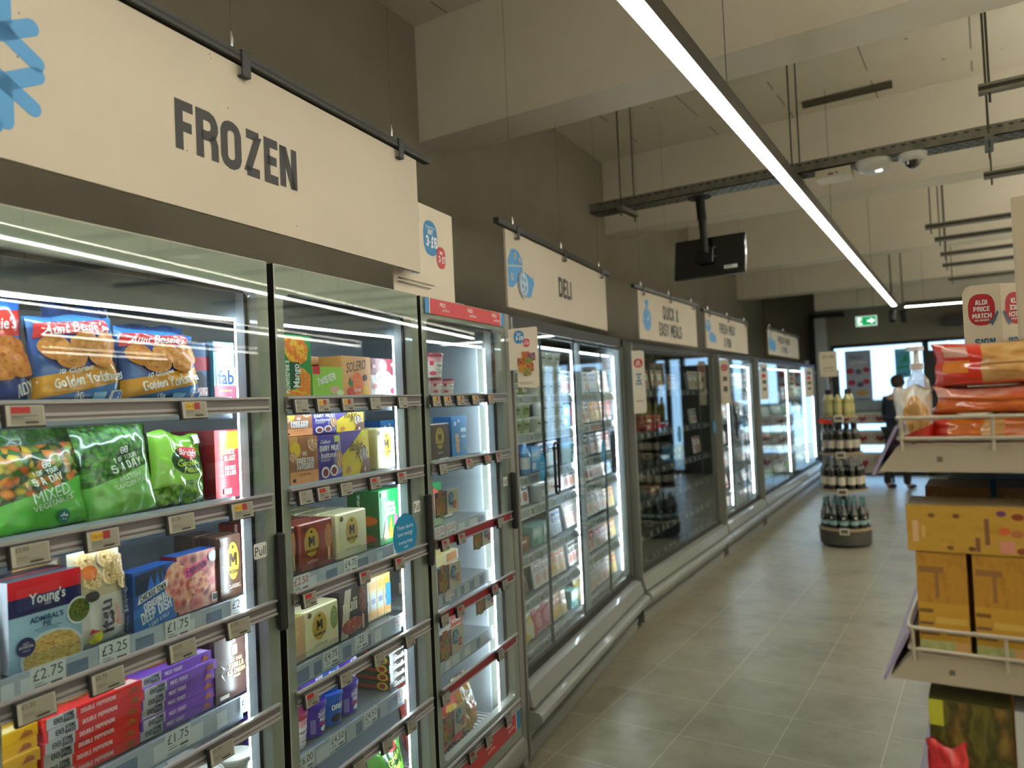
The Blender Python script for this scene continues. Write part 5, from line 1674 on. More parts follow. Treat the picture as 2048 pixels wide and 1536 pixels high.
# ---- bay one, third shelf
RICE = art('fish_pie_topping', ('noi', 7, ['e8c860', 'd8a030', 'f0d880', 'c88828', 'e8c050']), (), .4)
def youngs(nm):
    return carton(nm, .148, .172, .045, 'a9cfe6', [('r', 0, .80, 1, 1, M('e0202c', .4)), ('r', 0, .60, 1, .80, M('1d2458', .4)), ('t', "Young's", .52, .765, .12, W_, 'h', .95, 0, .5), ('t', '1805', .52, .68, .03, W_, 'n'),
                  ('t', "ADMIRAL'S", .50, .525, .062, M('1d3c6c', .4), 'h', .95, 0, .46), ('t', 'PIE', .50, .455, .062, M('1d3c6c', .4), 'h', .95), ('r', .32, .405, .70, .415, M('5c88ac', .4)), ('r', .36, .38, .66, .39, M('5c88ac', .4)),
                  ('e', .95, .50, .18, .16, M('e8eef0', .4)), ('e', .95, .50, .155, .135, art('green_side_salad', ('noi', 8, ['2c4c24', '4c7c34', 'c86c2c'])) ),
                  ('e', .56, .10, .44, .27, M('dfe8ee', .4)), ('p', [(.17, .0), (.16, .12), (.25, .26), (.42, .33), (.62, .345), (.82, .30), (.93, .20), (.96, .10), (.95, 0)], RICE),
                  ('e', .20, .26, .125, .105, M('1d2458', .4)), ('t', 'NO', .20, .30, .03, W_, 'n'), ('t', 'ARTIFICIAL', .20, .265, .028, W_, 'h', 1, 0, .2), ('t', 'colours', .2, .225, .02, W_, 'n')], side='c8ccd0', top='4a5058')
depth_row(youngs('fish_pie_box'), 'red, navy and pale blue fish pie box, %s of its row', 'food box', -2.098, 1.149, 2, .05, 'fish pie boxes', .108)
DUMP = art('steamed_dumplings', ('noi', 6, ['dcb478', 'f0d8a4', 'c89450', 'e8c890']), [('e', .5, .5, .08, .08, '8c5c28')], .35)
A = art('dumpling_bag', 'e6e2da', [('r', 0, .86, 1, 1.2, -.25, 'e8722a'), ('r', 0, .45, 1, .86, 0, 'd8c8a8')], .25, .6)
item(bag('dumpling_bag', .125, .225, .05, A, [('e', .22, .80, .17, .085, DUMP), ('e', .60, .80, .18, .09, DUMP), ('e', .86, .70, .14, .10, DUMP), ('e', .30, .62, .19, .095, DUMP), ('e', .64, .62, .18, .09, DUMP), ('e', .88, .54, .12, .08, DUMP), ('e', .24, .69, .13, .065, M('ec7c34', .4)),
      ('e', .24, .47, .10, .045, M('3c3c38', .4)), ('t', 'itsu', .44, .26, .17, M('2b2b2b', .4), 'h', 1, 90, .30), ('t', 'chicken', .66, .25, .075, M('e06428', .4), 'n', 1, 90, .2), ('t', 'soup dumplings', .82, .28, .075, M('4c4c48', .4), 'n', 1, 90, .40), ('p', [(.1, .09), (.34, .16), (.38, .09), (.26, .05)], M('c8c030', .4)), ('p', [(.12, .14), (.32, .15), (.2, .19)], M('c8342c', .4))], 19, .6, .05, nu=18, nv=26), 'white and orange bag of soup dumplings', 'food bag', -1.972, 1.149, .10, 2)
item(bag('dumpling_bag', .13, .20, .04, art('dumpling_back', 'e8702a', [('r', 0, .3, 1, .9, 0, ('noi', 6, ['dcb478', 'c89450', 'e8c890']))], .3, .5), (), 21, .8, .1, nu=14, nv=16), 'orange dumpling bag lying behind the fish pie box', 'food bag', -2.02, 1.149, .20, 14)
CHZ = art('pepperoni_pizza', ('vor', 5.5, ['a83028', 'c85c3c', '8c2424', 'd88c60', 'b84434'], 1, 1, 'e8b890'), (), .4)
def chicago(nm):
    return carton(nm, .128, .130, .05, '2358a8', [('p', [(0, .0), (0, .35), (1, .62), (1, 0)], M('2c78c8', .4)), ('p', [(.05, .6), (.05, .93), (.75, 1.0), (.75, .7)], M('14203c', .4)), ('p', [(.3, .62), (.4, .88), (.5, .66), (.55, .92), (.62, .68), (.7, .9), (.72, .62)], M('2c6cd0', .4)),
                  ('e', 1.0, .66, .30, .32, CHZ), ('p', [(.08, .44), (.12, .58), (.80, .74), (.78, .60)], W_), ('t', 'CHICAGO TOWN', .44, .585, .10, M('18181c', .4), 'B', 1, 12, .62), ('t', 'ORIGINAL', .50, .42, .125, W_, 'B', 1, 12, .6), ('t', 'DEEP DISH', .50, .25, .19, W_, 'B', 1, 12, .72), ('t', '2 QUICK & FULLY', .55, .08, .07, W_, 'b', 1, 12, .5)], side='183c7c', top='2358a8')
for k in range(1):
    pass
item(chicago('deep_dish_pizza_box'), 'blue deep dish pizza box with slanted white lettering', 'food box', -1.840, 1.149, .112, 6)
item(carton('pepperoni_pizza_box', .135, .138, .05, art('pepperoni_box', ('vor', 7, ['8c2430', 'a83840', 'c86058', '6c1c28', 'b84850'], 1, 1, 'e0a890'), (), .4),
     [('e', .05, .45, .30, .40, CHZ), ('p', [(.18, .58), (.16, .74), (.72, .86), (.70, .70)], M('e03c84', .4)), ('t', '2 PEPPERONI', .45, .715, .10, M('2c0c18', .4), 'B', 1, 12, .50), ('e', .86, .86, .11, .10, M('c0c4c4', .4)), ('r', .80, .05, .96, .19, W_), ('r', .82, .065, .94, .175, M('2c2024', .4)), ('e', .5, .45, .25, .2, CHZ)], side='701c28', top='2c58a0'), 'red pepperoni pizza box beside the blue deep dish one', 'food box', -1.704, 1.149, .122, 3)
def magnum(nm, w, h, base, flavour, side=None, extra=(), dp=.075, cx=.44, ink='3c2a14', fl='e8dcc0', rnd=.006):
    BAR = art('bar_' + flavour.lower().replace(' ', '_'), extra[0] if extra else base, [], .35)
    ops = []
    if extra:
        ops += [('e', .85, .62, .11, .26, BAR), ('r', .82, .10, .88, .38, M('e0c490', .4))]
    ops += [('e', cx, .58, .235 * min(1, .13 / w * 1.1), .30, M('d0ae44', .3, .35)), ('t', 'M', cx, .60, .21, M(ink, .4), 'B', 1.15, 0, .32), ('e', cx, .80, .035, .03, M(ink, .4)), ('t', 'MAGNUM', cx, .41, .065, M(ink, .4), 'h', .95, 0, .34),
            ('t', flavour, cx, .18, .06, M(fl, .4), 'n', 1, 0, .5), ('e', .14, .88, .055, .06, M('5c3c20', .4))]
    return carton(nm, w, h, dp, base, ops, side=side, sheen=.3, rnd=rnd)
depth_row(magnum('ice_cream_bar_box', .085, .160, '4c3428', 'CLASSIC', '38281e', cx=.60), 'dark brown classic ice cream bar box by the first post, %s of its row', 'food box', -1.602, 1.149, 2, .08, 'classic ice cream bar boxes')
A = art('purple_bag', 'b8a8c4', [('e', .5, .3, .4, .2, 'e8e0d8'), ('r', 0, .35, 1, .55, 0, '4c2c7c')], .25, .7)
item(bag('vegetable_bag', .11, .17, .05, A, (), 27, 1.2, .1, nu=14, nv=16), 'purple and white bag cut off at the left edge beside the fish pie', 'food bag', -2.235, 1.149, .10, 5)
# ---- bay one, fourth shelf: pizza boxes lying flat in stacks
def pizza(nm, w, base, txt, toppy, light):
    b = M(base, .35)
    lt = M(light, .4)
    mb = MB()
    h, dp = .0225, .225
    x0, x1 = -w / 2, w / 2
    mb.box(x0, 0, 0, x1, dp, h, b)
    PZ = art('pizza_slice_print', ('noi', 6, ['c87830', '8c3c1c', 'e0a048']), (), .4)
    deco(mb, Flat((x0, 0, 0), (w, 0, 0), (0, 0, h)), [('r', .02, .0, .30, 1, M('c8c8ca', .4)), ('t', '88', .125, .5, .52, M('2c2c30', .4), 'b', 1.2), ('t', 'STONE', .225, .70, .34, M('2c2c30', .4), 'B', .9, 0, .11), ('t', 'BAKED', .225, .30, .34, M('2c2c30', .4), 'B', .9, 0, .11),
         ('t', txt, .52 if len(txt) > 10 else .46, .5, .38, M('f4e8e8', .4), 'b', 1, 0, .38 if len(txt) > 10 else .26), ('p', [(.83, .2), (.95, .25), (.94, .6), (.88, .8)], PZ)])
    deco(mb, Flat((x0, 0, h), (w, 0, 0), (0, dp, 0)), [('e', .42, .52, .34, .36, PZ), ('e', .42, .52, .29, .31, CHZ), ('r', .72, .02, .97, .14, lt)])
    return mb.build(nm)
for (base, txt, s, w, n, word, grp, lt) in (('e2a81c', 'CHEESE FEAST', -2.232, .228, 6, 'yellow cheese', 'yellow pizza boxes', 'f0d890'), ('e03a34', 'DOUBLE PEPPERONI', -1.996, .222, 6, 'red double pepperoni', 'red pizza boxes', 'f0c8b8'), ('7c4fb0', 'MEAT FEAST', -1.775, .212, 6, 'purple meat feast', 'purple pizza boxes', 'c8b0e0')):
    first = None
    for i in range(n):
        o = pizza('pizza_box', w, base, txt, None, lt) if first is None else dup(first)
        first = first or o
        rr = random.Random(i * 3 + n + int(-s * 100))
        j = n - i
        item(o, '%s pizza box, %s in its flat stack' % (word, 'topmost' if j == 1 else ('bottom one' if j == n else ORD[j - 1] + ' from the top')), 'pizza box', s + rr.uniform(-.007, .007), .900 + i * .0232, .112 + rr.uniform(0, .012), rr.uniform(-1.5, 1.5), group=grp)
item(carton('ice_cream_box', .105, .155, .09, '4a342e', [('t', 'CO', .62, .90, .06, M('e0c8b8', .4), 'b'), ('r', .55, .68, .72, .84, M('c8986c', .4)), ('t', 'MILK CHOC', .66, .60, .055, M('e0b890', .4), 'b', 1, 0, .5), ('t', 'VANILLA', .66, .51, .08, M('e8c080', .4), 'B', 1, 0, .6), ('t', 'ICE CREAM', .66, .41, .07, M('e8c080', .4), 'B', 1, 0, .6), ('t', 'SMOOTH', .66, .33, .04, M('e0b890', .4), 'b', 1, 0, .4),
     ('p', [(.15, .6), (.26, .5), (.17, .42), (.3, .3), (.2, .44), (.29, .52)], W_), ('r', .1, .04, .4, .1, M('d8d0cc', .4))], side='38261f', top='4a342e'), 'dark brown vanilla ice cream box right of the purple pizza stack', 'food box', -1.617, .900, .115)
for i, (s, d) in enumerate(((-1.70, .13), (-1.60, .13), (-1.655, .24))):
    item(tub('ice_cream_pot', .045, .10, 'b8b0a8', 'c8c4bc', (('r', 0, .2, 1, .7, M('5c5048', .5)),), .85), 'grey-lidded ice cream pot %s on the shelf below the brown box' % ('at left', 'at right', 'behind')[i], 'pot', s, .650, d, group='grey-lidded ice cream pots')
# ---- bay two, top shelf
MANGO = art('mango_fruit', ('noi', 3, ['f0b020', 'e8641c', 'f4c830', 'd8401c']), (), .35)
item(carton('mango_lolly_box', .165, .182, .10, '1f8a42', [('p', [(.25, .96), (.75, .98), (.92, .80), (.88, .60), (.62, .50), (.40, .58), (.25, .75)], MANGO), ('p', [(.45, .05), (.95, .03), (.97, .35), (.8, .45), (.62, .5), (.70, .25)], art('mango_slices', ('noi', 5, ['f0a020', 'e87820', 'f4c040']), (), .35)), ('p', [(.25, .0), (.95, .0), (.9, .10), (.3, .12)], MANGO),
     ('r', .42, .14, .66, .56, M('0f4c34', .4)), ('t', "Rowntree's", .31, .32, .14, W_, 'h', .9, 90, .52), ('t', 'Mango', .56, .34, .15, W_, 'h', .9, 90, .38)], side='14602c', top='1f8a42'), 'tall green mango ice lolly box', 'food box', -1.332, 1.662, .118)
item(carton('twister_lolly_box', .150, .092, .10, '9acb4c', [('r', .02, .74, .25, 1, M('cc2430', .4)), ('t', 'TWISTER', .46, .58, .24, W_, 'B', 1, 14, .68), ('e', .72, .22, .16, .14, art('swirl_ice', ('noi', 6, ['e8f0c8', 'e8a0a0', 'b8d870']), (), .3)), ('e', .90, .12, .12, .1, M('dff0c0', .4))], side='7ca83c', top='b8d87c'), 'lime green twisted lolly box', 'food box', -1.172, 1.662, .118)
item(carton('cardboard_tray_box', .24, .135, .12, 'c08850', [('r', .1, .55, .22, .80, M('a83028', .4)), ('r', .42, .55, .54, .80, M('b03428', .4)), ('r', .72, .55, .86, .80, M('c03c30', .4))], side='a87040'), 'tan cardboard box with red marks behind the lime green box', 'box', -1.08, 1.662, .235)
item(carton('solero_lolly_box', .160, .130, .09, 'e8ac74', [('t', 'SOLERO', .48, .76, .25, M('3c2420', .4), 'i', .75, 8, .7), ('e', .50, .30, .20, .30, art('mango_bar', ('noi', 4, ['e8542c', 'f08038', 'e84c3c']), (), .35)), ('e', .28, .08, .13, .14, M('d84434', .4)), ('e', .80, .12, .12, .14, M('e8b028', .4)), ('p', [(.2, .3), (.26, .5), (.3, .32), (.36, .42), (.34, .22)], M('2c7c4c', .4)), ('e', .78, .46, .07, .08, M('3c3430', .4)), ('t', 'Exotic', .5, .16, .1, W_, 'i', .9)], side='d8985c', top='e8ac74'), 'peach-coloured exotic fruit lolly box', 'food box', -1.018, 1.662, .118)
item(carton('ice_cream_cone_box', .150, .128, .10, 'e4dcdc', [('r', 0, .55, 1, 1, M('7c3440', .4)), ('e', .5, .80, .16, .17, M('e8a8b0', .4)), ('p', [(.34, .34), (.66, .34), (.52, .0), (.46, 0)], M('dc98a0', .4)), ('e', .5, .5, .33, .18, M('f4f0ee', .4)), ('t', 'Häagen-Dazs', .5, .5, .09, M('6c2c38', .4), 'h', .9, 0, .5), ('e', .12, .78, .07, .05, M('e8b8bc', .4)), ('e', .88, .84, .07, .06, M('e8b8bc', .4)), ('e', .14, .25, .08, .07, M('d8606c', .4)), ('e', .85, .12, .09, .08, M('c83c50', .4))], side='6c2c38', top='8c3c48'), 'burgundy and white ice cream cone box by the second door post', 'food box', -.862, 1.662, .118)
# ---- bay two, second shelf
CONE = art('cone_print', ('noi', 5, ['f0e8dc', 'd8a070', '8c5038']), (), .4)
def favourite(nm, small=False):
    return carton(nm, .128, .138, .09, 'a8704c', [('r', 0, .0, 1, .26, M('e8a468', .4)), ('r', .0, .72, .28, 1, M('d8a058', .4)), ('e', .20, .72, .17, .17, M('e8c030', .4)), ('e', .80, .82, .18, .16, CONE), ('e', .10, .58, .12, .10, CONE), ('t', '88', .5, .63, .08, W_, 'b', 1.2), ('t', 'FREEZER', .52, .47, .13, W_, 'B', 1, 0, .64), ('t', 'FAVOURITE', .52, .345, .10, W_, 'B', 1, 0, .64), ('t', 'ICE CREAM CONES', .5, .19, .04, M('8c4c30', .4), 'b', 1, 0, .5), ('r', .06, .05, .16, .12, M('3c3028', .4))], side='8c5838', top='b87c54')
def dairy(nm):
    return carton(nm, .118, .136, .09, '4b3c94', [('p', [(.62, .5), (.95, .95), (.98, .1), (.7, .05)], M('9c94c8', .4)), ('r', .68, .82, .92, .97, M('c8d078', .4)), ('t', 'Cadbury', .32, .85, .085, W_, 'i', .9, 0, .45), ('t', 'DAIRY MILK', .45, .70, .12, W_, 'B', 1, 0, .78), ('t', 'buttons', .42, .55, .13, W_, 'h', 1, 0, .62),
                  ('r', .08, .44, .5, .45, W_), ('r', .08, .41, .45, .42, W_), ('e', .25, .16, .17, .13, W_), ('e', .25, .15, .11, .085, M('8c3430', .4)), ('e', .60, .18, .17, .13, W_), ('e', .60, .17, .11, .085, M('8c3430', .4)), ('e', .84, .42, .14, .2, CONE)], side='372c70', top='4b3c94')
def flake(nm):
    return carton(nm, .150, .142, .09, 'e0c434', [('p', [(0, .45), (0, 1), (.75, 1), (.4, .72)], M('5c4a9c', .4)), ('r', .72, .84, .88, .98, M('d8e04c', .4)), ('t', 'flake', .50, .66, .22, M('4c2c1c', .4), 'i', .9, 5, .6), ('t', '99', .60, .47, .22, M('4c2c1c', .4), 'i', .9), ('e', .78, .42, .15, .22, art('chocolate_cone', ('noi', 5, ['7c4a2c', 'e8dccc', '4c2c1c', 'b88850']), (), .4)), ('p', [(.6, .0), (1, 0), (1, .35), (.75, .3)], M('6c3c28', .4)), ('t', '4', .80, .08, .12, W_, 'B'), ('p', [(.08, .1), (.2, .22), (.3, .12), (.18, .03)], M('b87848', .4))], side='b89c24', top='e8d050')
for fn, nm, s, what, grp, w2 in ((favourite, 'ice_cream_cone_box', -1.298, 'brown and orange freezer favourite cone box', 'freezer favourite cone boxes', .12), (dairy, 'ice_cream_cone_box', -1.174, 'purple chocolate button ice cream box', 'purple chocolate ice cream boxes', .11), (flake, 'ice_cream_cone_box', -1.040, 'yellow flake ice cream cone box', 'yellow flake cone boxes', .14)):
    a = fn(nm)
    item(a, what + ', lower front one', 'food box', s, 1.407, .118, group=grp)
    b = fn(nm)
    b.scale = (1, 1, .55)
    put(b, FA @ Matrix.Identity(4), s, .135, 1.5485)
    b.matrix_world = b.matrix_world @ Matrix.Diagonal((1, 1, .58, 1))
    tag(b, what + ', the flat one on top', 'food box', grp)
    c = dup(a)
    item(c, what + ', behind the lower front one', 'food box', s, 1.407, .23, group=grp)
item(carton('ice_cream_cone_box', .05, .135, .09, 'e0d4cc', [('r', 0, 0, 1, .3, M('d8684c', .4)), ('r', 0, .7, 1, .9, M('e8e4e0', .4))], side='c8c0b8'), 'thin sliver of a white and red box at the far left of the second bay', 'food box', -1.402, 1.407, .118)
depth_row(magnum('ice_cream_bar_box', .120, .142, 'ddd3a0', 'WHITE CHOCOLATE', 'b8ac78', cx=.52, dp=.08, fl='8c7838'), 'pale cream white chocolate bar box by the second post, %s of its row', 'food box', -.862, 1.407, 2, .085, 'white chocolate bar boxes on the second shelf')
# ---- bay two, third shelf
depth_row(magnum('ice_cream_bar_box', .158, .140, '8c3c2c', 'ALMOND', '5c4438', [('noi', 9, ['6c3420', 'c88c50', '8c4c2c'])], dp=.075, cx=.34), 'red-brown almond ice cream bar box, %s of its row', 'food box', -1.255, 1.149, 4, .079, 'almond ice cream bar boxes')
item(magnum('ice_cream_bar_box', .09, .140, '5c3c30', 'ALMOND', '4c3428', [('noi', 9, ['6c3420', 'c88c50', '8c4c2c'])], cx=.3), 'partly hidden brown bar box left of the almond one', 'food box', -1.392, 1.149, .118)
depth_row(magnum('ice_cream_bar_box', .162, .142, 'e2d8a8', 'WHITE CHOCOLATE', 'a89870', cx=.48, fl='7c6c38', dp=.075), 'cream white chocolate bar box beside the almond box, %s of its row', 'food box', -1.075, 1.149, 4, .079, 'white chocolate bar boxes on the third shelf')
item(carton('fruit_lolly_box', .125, .185, .13, '1c8a44', [('t', 'Softfruit', .52, .74, .10, W_, 'h', .8, 0, .7), ('r', .25, .52, .8, .66, M('e8f0e8', .4)), ('t', 'FRUIT BURST', .52, .59, .07, M('1c6c38', .4), 'B', .9, 0, .5), ('p', [(.15, .1), (.3, .45), (.42, .2), (.55, .5), (.65, .15), (.8, .42), (.9, .08)], MANGO), ('e', .8, .4, .1, .12, M('d85878', .4)), ('r', .1, .88, .35, .96, M('d8f0d8', .4))], side='14602f', top='1c8a44',
     sidedeco=[('t', 'Softfruit', .35, .8, .07, W_, 'h', .8, 90), ('e', .6, .45, .35, .09, M('e0702c', .4)), ('e', .5, .12, .4, .08, M('d03c3c', .4))]), 'tall green fruit lolly box next to the round blue sticker', 'food box', -.858, 1.149, .118)
item(carton('fruit_lolly_box', .125, .185, .10, '1c6a3c', [], side='124c28', top='1c8a44'), 'green lolly box further back behind the white chocolate boxes', 'food box', -1.02, 1.149, .45)
# ---- bay two, fourth shelf
item(magnum('ice_cream_bar_box', .165, .135, 'dcd2a0', 'LA PISTACHE', '8c8460', [('noi', 9, ['8c9c4c', '5c7c2c', 'c8c080'])], dp=.08, cx=.42, fl='5c6c38'), 'cream pistachio ice cream bar box on the fourth shelf', 'food box', -1.245, .900, .118)
item(carton('ice_cream_bar_box', .115, .128, .08, 'c8a070', [('e', .6, .62, .2, .28, art('caramel_bar', ('noi', 9, ['c89458', 'e0b880', 'a87440']), (), .35)), ('r', .55, .1, .66, .35, M('e0c490', .4)), ('p', [(.1, .9), (.3, .95), (.4, .7), (.2, .72)], M('4c2c1c', .4))], side='a88050', top='a8a040'), 'caramel brown bar box left of the pistachio one', 'food box', -1.385, .900, .118)
item(carton('ice_cream_bar_box', .150, .148, .08, '2c2420', [('p', [(.0, .0), (.25, 0), (.42, 1), (.2, 1)], M('d8c8b0', .35, .2)), ('t', 'nuii', .36, .68, .28, M('f0e4cc', .35, .2), 'h', 1, 0, .5), ('e', .42, .22, .38, .16, art('caramel_pour', ('noi', 4, ['c8642c', '7c3418', 'e08c40']), (), .35)), ('e', .80, .66, .13, .30, art('nut_bar', ('vor', 9, ['8c3c28', 'b8684c', '6c2c1c'], 1, 1, '2c100c'), (), .35)), ('r', .765, .06, .835, .36, M('e0b890', .4))], side='1c1814', top='3a2c24'), 'dark glossy nut bar box right of the pistachio one', 'food box', -1.083, .900, .118)
for i in range(4):
    item(carton('slim_lolly_box', .041, .140, .12, 'c8b078', [('r', .1, .72, .9, .9, M('d8a040', .4)), ('r', .1, .25, .9, .62, M('b8bcc0', .4)), ('r', .2, .38, .8, .5, M('6c7c9c', .4)), ('r', .1, .08, .9, .2, M('d89c58', .4))] + ([('r', .3, .2, 1, .75, M('3c8cc8', .4))] if i == 3 else []), side='9c8858', top='d8b070'), 'slim yellow and grey box standing on edge, %s from the left' % ORD[i], 'food box', -.972 + i * .0425, .900, .150, group='slim yellow boxes on edge')
# ---- bay two, fifth shelf
CADB = M('f0ecf8', .4)
def cadbury_tub(nm):
    return tub(nm, .046, .098, '4c2c9c', '3f2090', (('t', 'Cadbury', .5, .84, .09, CADB, 'i', .8, 0, .4), ('t', 'DAIRY', .5, .70, .15, CADB, 'B', 1, 0, .5), ('t', 'MILK', .5, .52, .15, CADB, 'B', 1, 0, .4), ('r', .3, .34, .72, .42, M('c83048', .4)), ('e', .5, .2, .12, .09, CADB), ('r', .06, .1, .22, .6, M('8c84c0', .4))))
first = None
TB = 'purple chocolate ice cream tubs'
for (s, d, lv, lab) in ((-1.250, .125, 0, 'lower purple chocolate ice cream tub between the white tub and the blue one'), (-1.245, .135, 1, 'upper purple chocolate ice cream tub between white tub and blue one'), (-1.085, .125, 0, 'lower purple chocolate ice cream tub right of the blue tub'), (-1.078, .130, 1, 'upper purple chocolate ice cream tub right of the blue tub'), (-1.36, .23, 0, 'lower purple tub behind the white and burgundy tub'), (-1.355, .235, 1, 'upper purple tub behind the white and burgundy tub'), (-1.17, .225, 0, 'purple tub hidden behind the blue tub')):
    o = cadbury_tub('ice_cream_tub') if first is None else dup(first)
    first = first or o
    item(o, lab, 'tub', s, .650 + lv * .0995, d + .046, 8, group=TB)
OREO = lambda nm: tub(nm, .044, .098, '1c62c4', '1854b0', (('e', .5, .62, .30, .17, M('123c8c', .4)), ('t', 'OREO', .5, .62, .19, W_, 'B', 1.1, 0, .5), ('e', .45, .22, .22, .16, M('241c20', .4)), ('r', .75, .1, .95, .5, M('d8e4f0', .4))))
o = OREO('ice_cream_tub')
item(o, 'lower blue cookie ice cream tub', 'tub', -1.167, .650, .125 + .044, -4, group='blue cookie ice cream tubs')
item(dup(o), 'upper blue cookie ice cream tub', 'tub', -1.162, .7495, .135 + .044, -4, group='blue cookie ice cream tubs')
def haag(nm, r=.046, h=.098):
    return tub(nm, r, h, 'ecdedc', '8c2c3c', (('r', 0, .72, 1, 1, M('e8a8b0', .4)), ('e', .55, .55, .30, .17, M('f8f4f2', .4)), ('t', 'Häagen-Dazs', .55, .55, .10, M('5c2430', .4), 'h', .9, 0, .5), ('r', .1, .55, .22, .75, M('d03848', .4)), ('e', .2, .18, .12, .1, M('d8606c', .4)), ('r', .4, .2, .7, .24, M('8c8484', .4))))
item(haag('ice_cream_tub'), 'white and pink ice cream tub with burgundy lid at the front left', 'tub', -1.345, .650, .118 + .046, 6)
GF = M('e8e4dc', .4)
first = None
for i in range(5):
    if first is None:
        o = first = carton('thin_pizza_box', .150, .0285, .22, '26221f', [('t', "Goodfella's", .5, .5, .62, GF, 'i', .9, 0, .8)], side='2e3a1e', top='3a2c24', sidedeco=[('r', 0, .15, 1, .5, M('a82c28', .4)), ('e', .86, .5, .10, .48, M('e0c030', .4)), ('e', .86, .5, .06, .30, M('a83028', .4))])
    else:
        o = dup(first)
    item(o, 'dark thin pizza box by the second post, %s' % (('bottom of the stack', 'second from the bottom', 'middle of the stack', 'second from the top', 'top of the stack')[i]), 'pizza box', -.822 + (i % 2) * .004, .650 + i * .0292, .118, group='dark thin pizza boxes')
# ---- bay two, bottom
A = art('garden_pea_bag_low', '5c9c3c', [('e', .6, .7, .3, .2, '2a5c2c'), ('r', 0, 0, 1, .35, 0, '7cb84c')], .22, .9)
item(bag('frozen_pea_bag', .18, .20, .06, A, [('e', .60, .86, .14, .07, M('d0242c', .4)), ('t', 'Garden', .56, .70, .11, M('c8e04c', .4), 'h', .9, 15, .55), ('t', 'Peas', .62, .56, .11, M('c8e04c', .4), 'h', .9, 15, .4)], 31, 1.4, .18, nu=16, nv=18), 'green garden pea bag at the bottom of the second bay', 'food bag', -.875, .265, .115, -5)
BOWLM = glassmat('clear_bowl_lid', 'e8f0f0', 1.3, .1, .35, 'd8e0e0')
for i, (s, d, c1, c2, lab) in enumerate(((-1.355, .20, '3c7c8c', 'dce8ec', 'teal-labelled frozen meal bowl at the bottom left'), (-1.135, .19, 'd0c040', '4c8cc0', 'yellow and blue labelled frozen meal bowl at the bottom'), (-1.03, .42, '6c8c5c', 'e0e8e4', 'clear-lidded frozen meal bowl further back at the bottom'))):
    mb = MB()
    mb.lathe([(0, 0), (.065, .002), (.09, .09)], M('d8dcd8', .4), 24)
    r = mb.build('frozen_meal_bowl')
    mb = MB()
    mb.lathe([(.09, .088), (.096, .09), (.096, .10), (.08, .106), (0, .108)], BOWLM, 24)
    mb.build('lid', r)
    mb = MB()
    mb.box(-.05, -.06, .109, .05, .06, .1098, M(c1, .4))
    mb.lathe([(0, .1102), (.03, .1102)], M(c2, .4), 18)
    mb.build('label', r)
    item(r, lab, 'bowl', s, .265, d, 20 * i, 14, group='frozen meal bowls')
    r.location.z += .03
# ---- bay three
S3 = lambda nm: haag(nm, .043, .064)
a = S3('ice_cream_tub')
G3 = 'small burgundy-lidded ice cream tubs'
item(a, 'small pink ice cream tub at the left of the third bay', 'tub', -.545, 1.662, .118 + .045, 0, group=G3)
item(dup(a), 'small pink ice cream tub in the middle under the tall tub', 'tub', -.445, 1.662, .118 + .045, 5, group=G3)
item(dup(a), 'small pink ice cream tub at the right end of its row', 'tub', -.345, 1.662, .118 + .045, -6, group=G3)
item(haag('ice_cream_tub', .058, .098), 'taller pink ice cream tub standing on top of the small ones', 'tub', -.455, 1.662 + .066, .118 + .05, 0)
item(magnum('ice_cream_bar_box', .155, .140, '5c4438', 'CLASSIC', '3c2c24', cx=.45), 'brown classic bar box in the third bay', 'food box', -.470, 1.407, .118)
item(magnum('ice_cream_bar_box', .10, .138, '4c3830', 'CLASSIC', '3c2c24', cx=.3), 'dark brown bar box at the far left of the third bay', 'food box', -.605, 1.407, .14)
BLUI = art('blue_choc_box', '2c84c4', [('e', .3, .62, .09, .05, 'e8d8c0')], .35)
for i in range(3):
    item(carton('chocolate_ice_cream_box', .135, .162, .085, '2c84c4', [('e', .34, .50, .13, .07, CONE), ('e', .36, .38, .13, .07, CONE), ('e', .34, .26, .13, .07, CONE), ('e', .36, .14, .12, .07, CONE), ('e', .22, .82, .07, .06, W_), ('e', .46, .88, .05, .04, W_), ('r', .56, .6, .9, .7, M('bcdcf0', .4)), ('r', .6, .45, .85, .5, M('bcdcf0', .4)), ('e', .75, .2, .1, .06, M('3c9c5c', .4))], side='1c64a4', top='3c94d4') if i == 0 else dup(bpy.data.objects['chocolate_ice_cream_box']),
         'bright blue ice cream box in the third bay, %s' % ('at the right front', 'left of it and further back', 'furthest back at left')[i], 'food box', (-.310, -.43, -.55)[i], 1.407, (.118, .25, .30)[i], group='bright blue ice cream boxes')
item(carton('watermelon_lolly_box', .155, .165, .10, '2f9a58', [('p', [(.2, .3), (.8, .3), (.95, .75), (.6, .9), (.25, .8)], art('watermelon', ('noi', 3, ['e84c50', 'f07068', 'd83840']), (), .4)), ('r', 0, 0, 1, .18, M('c8e8b8', .4)), ('e', .5, .5, .3, .1, M('e87078', .4))], side='1c6c3c', top='3cac68'), 'green and red watermelon lolly box in the third bay', 'food box', -.53, 1.149, .135)
item(carton('strawberry_box', .22, .050, .12, 'c8d8b8', [('r', .05, .1, .5, .9, art('strawberry_print', ('noi', 5, ['d03c40', 'e87070', '3c8c3c']), (), .4)), ('r', .55, .3, .95, .8, M('5ca04c', .4))], side='8cac7c', top='4c9c4c'), 'low red and green fruit box beside the watermelon box', 'food box', -.36, 1.149, .20)
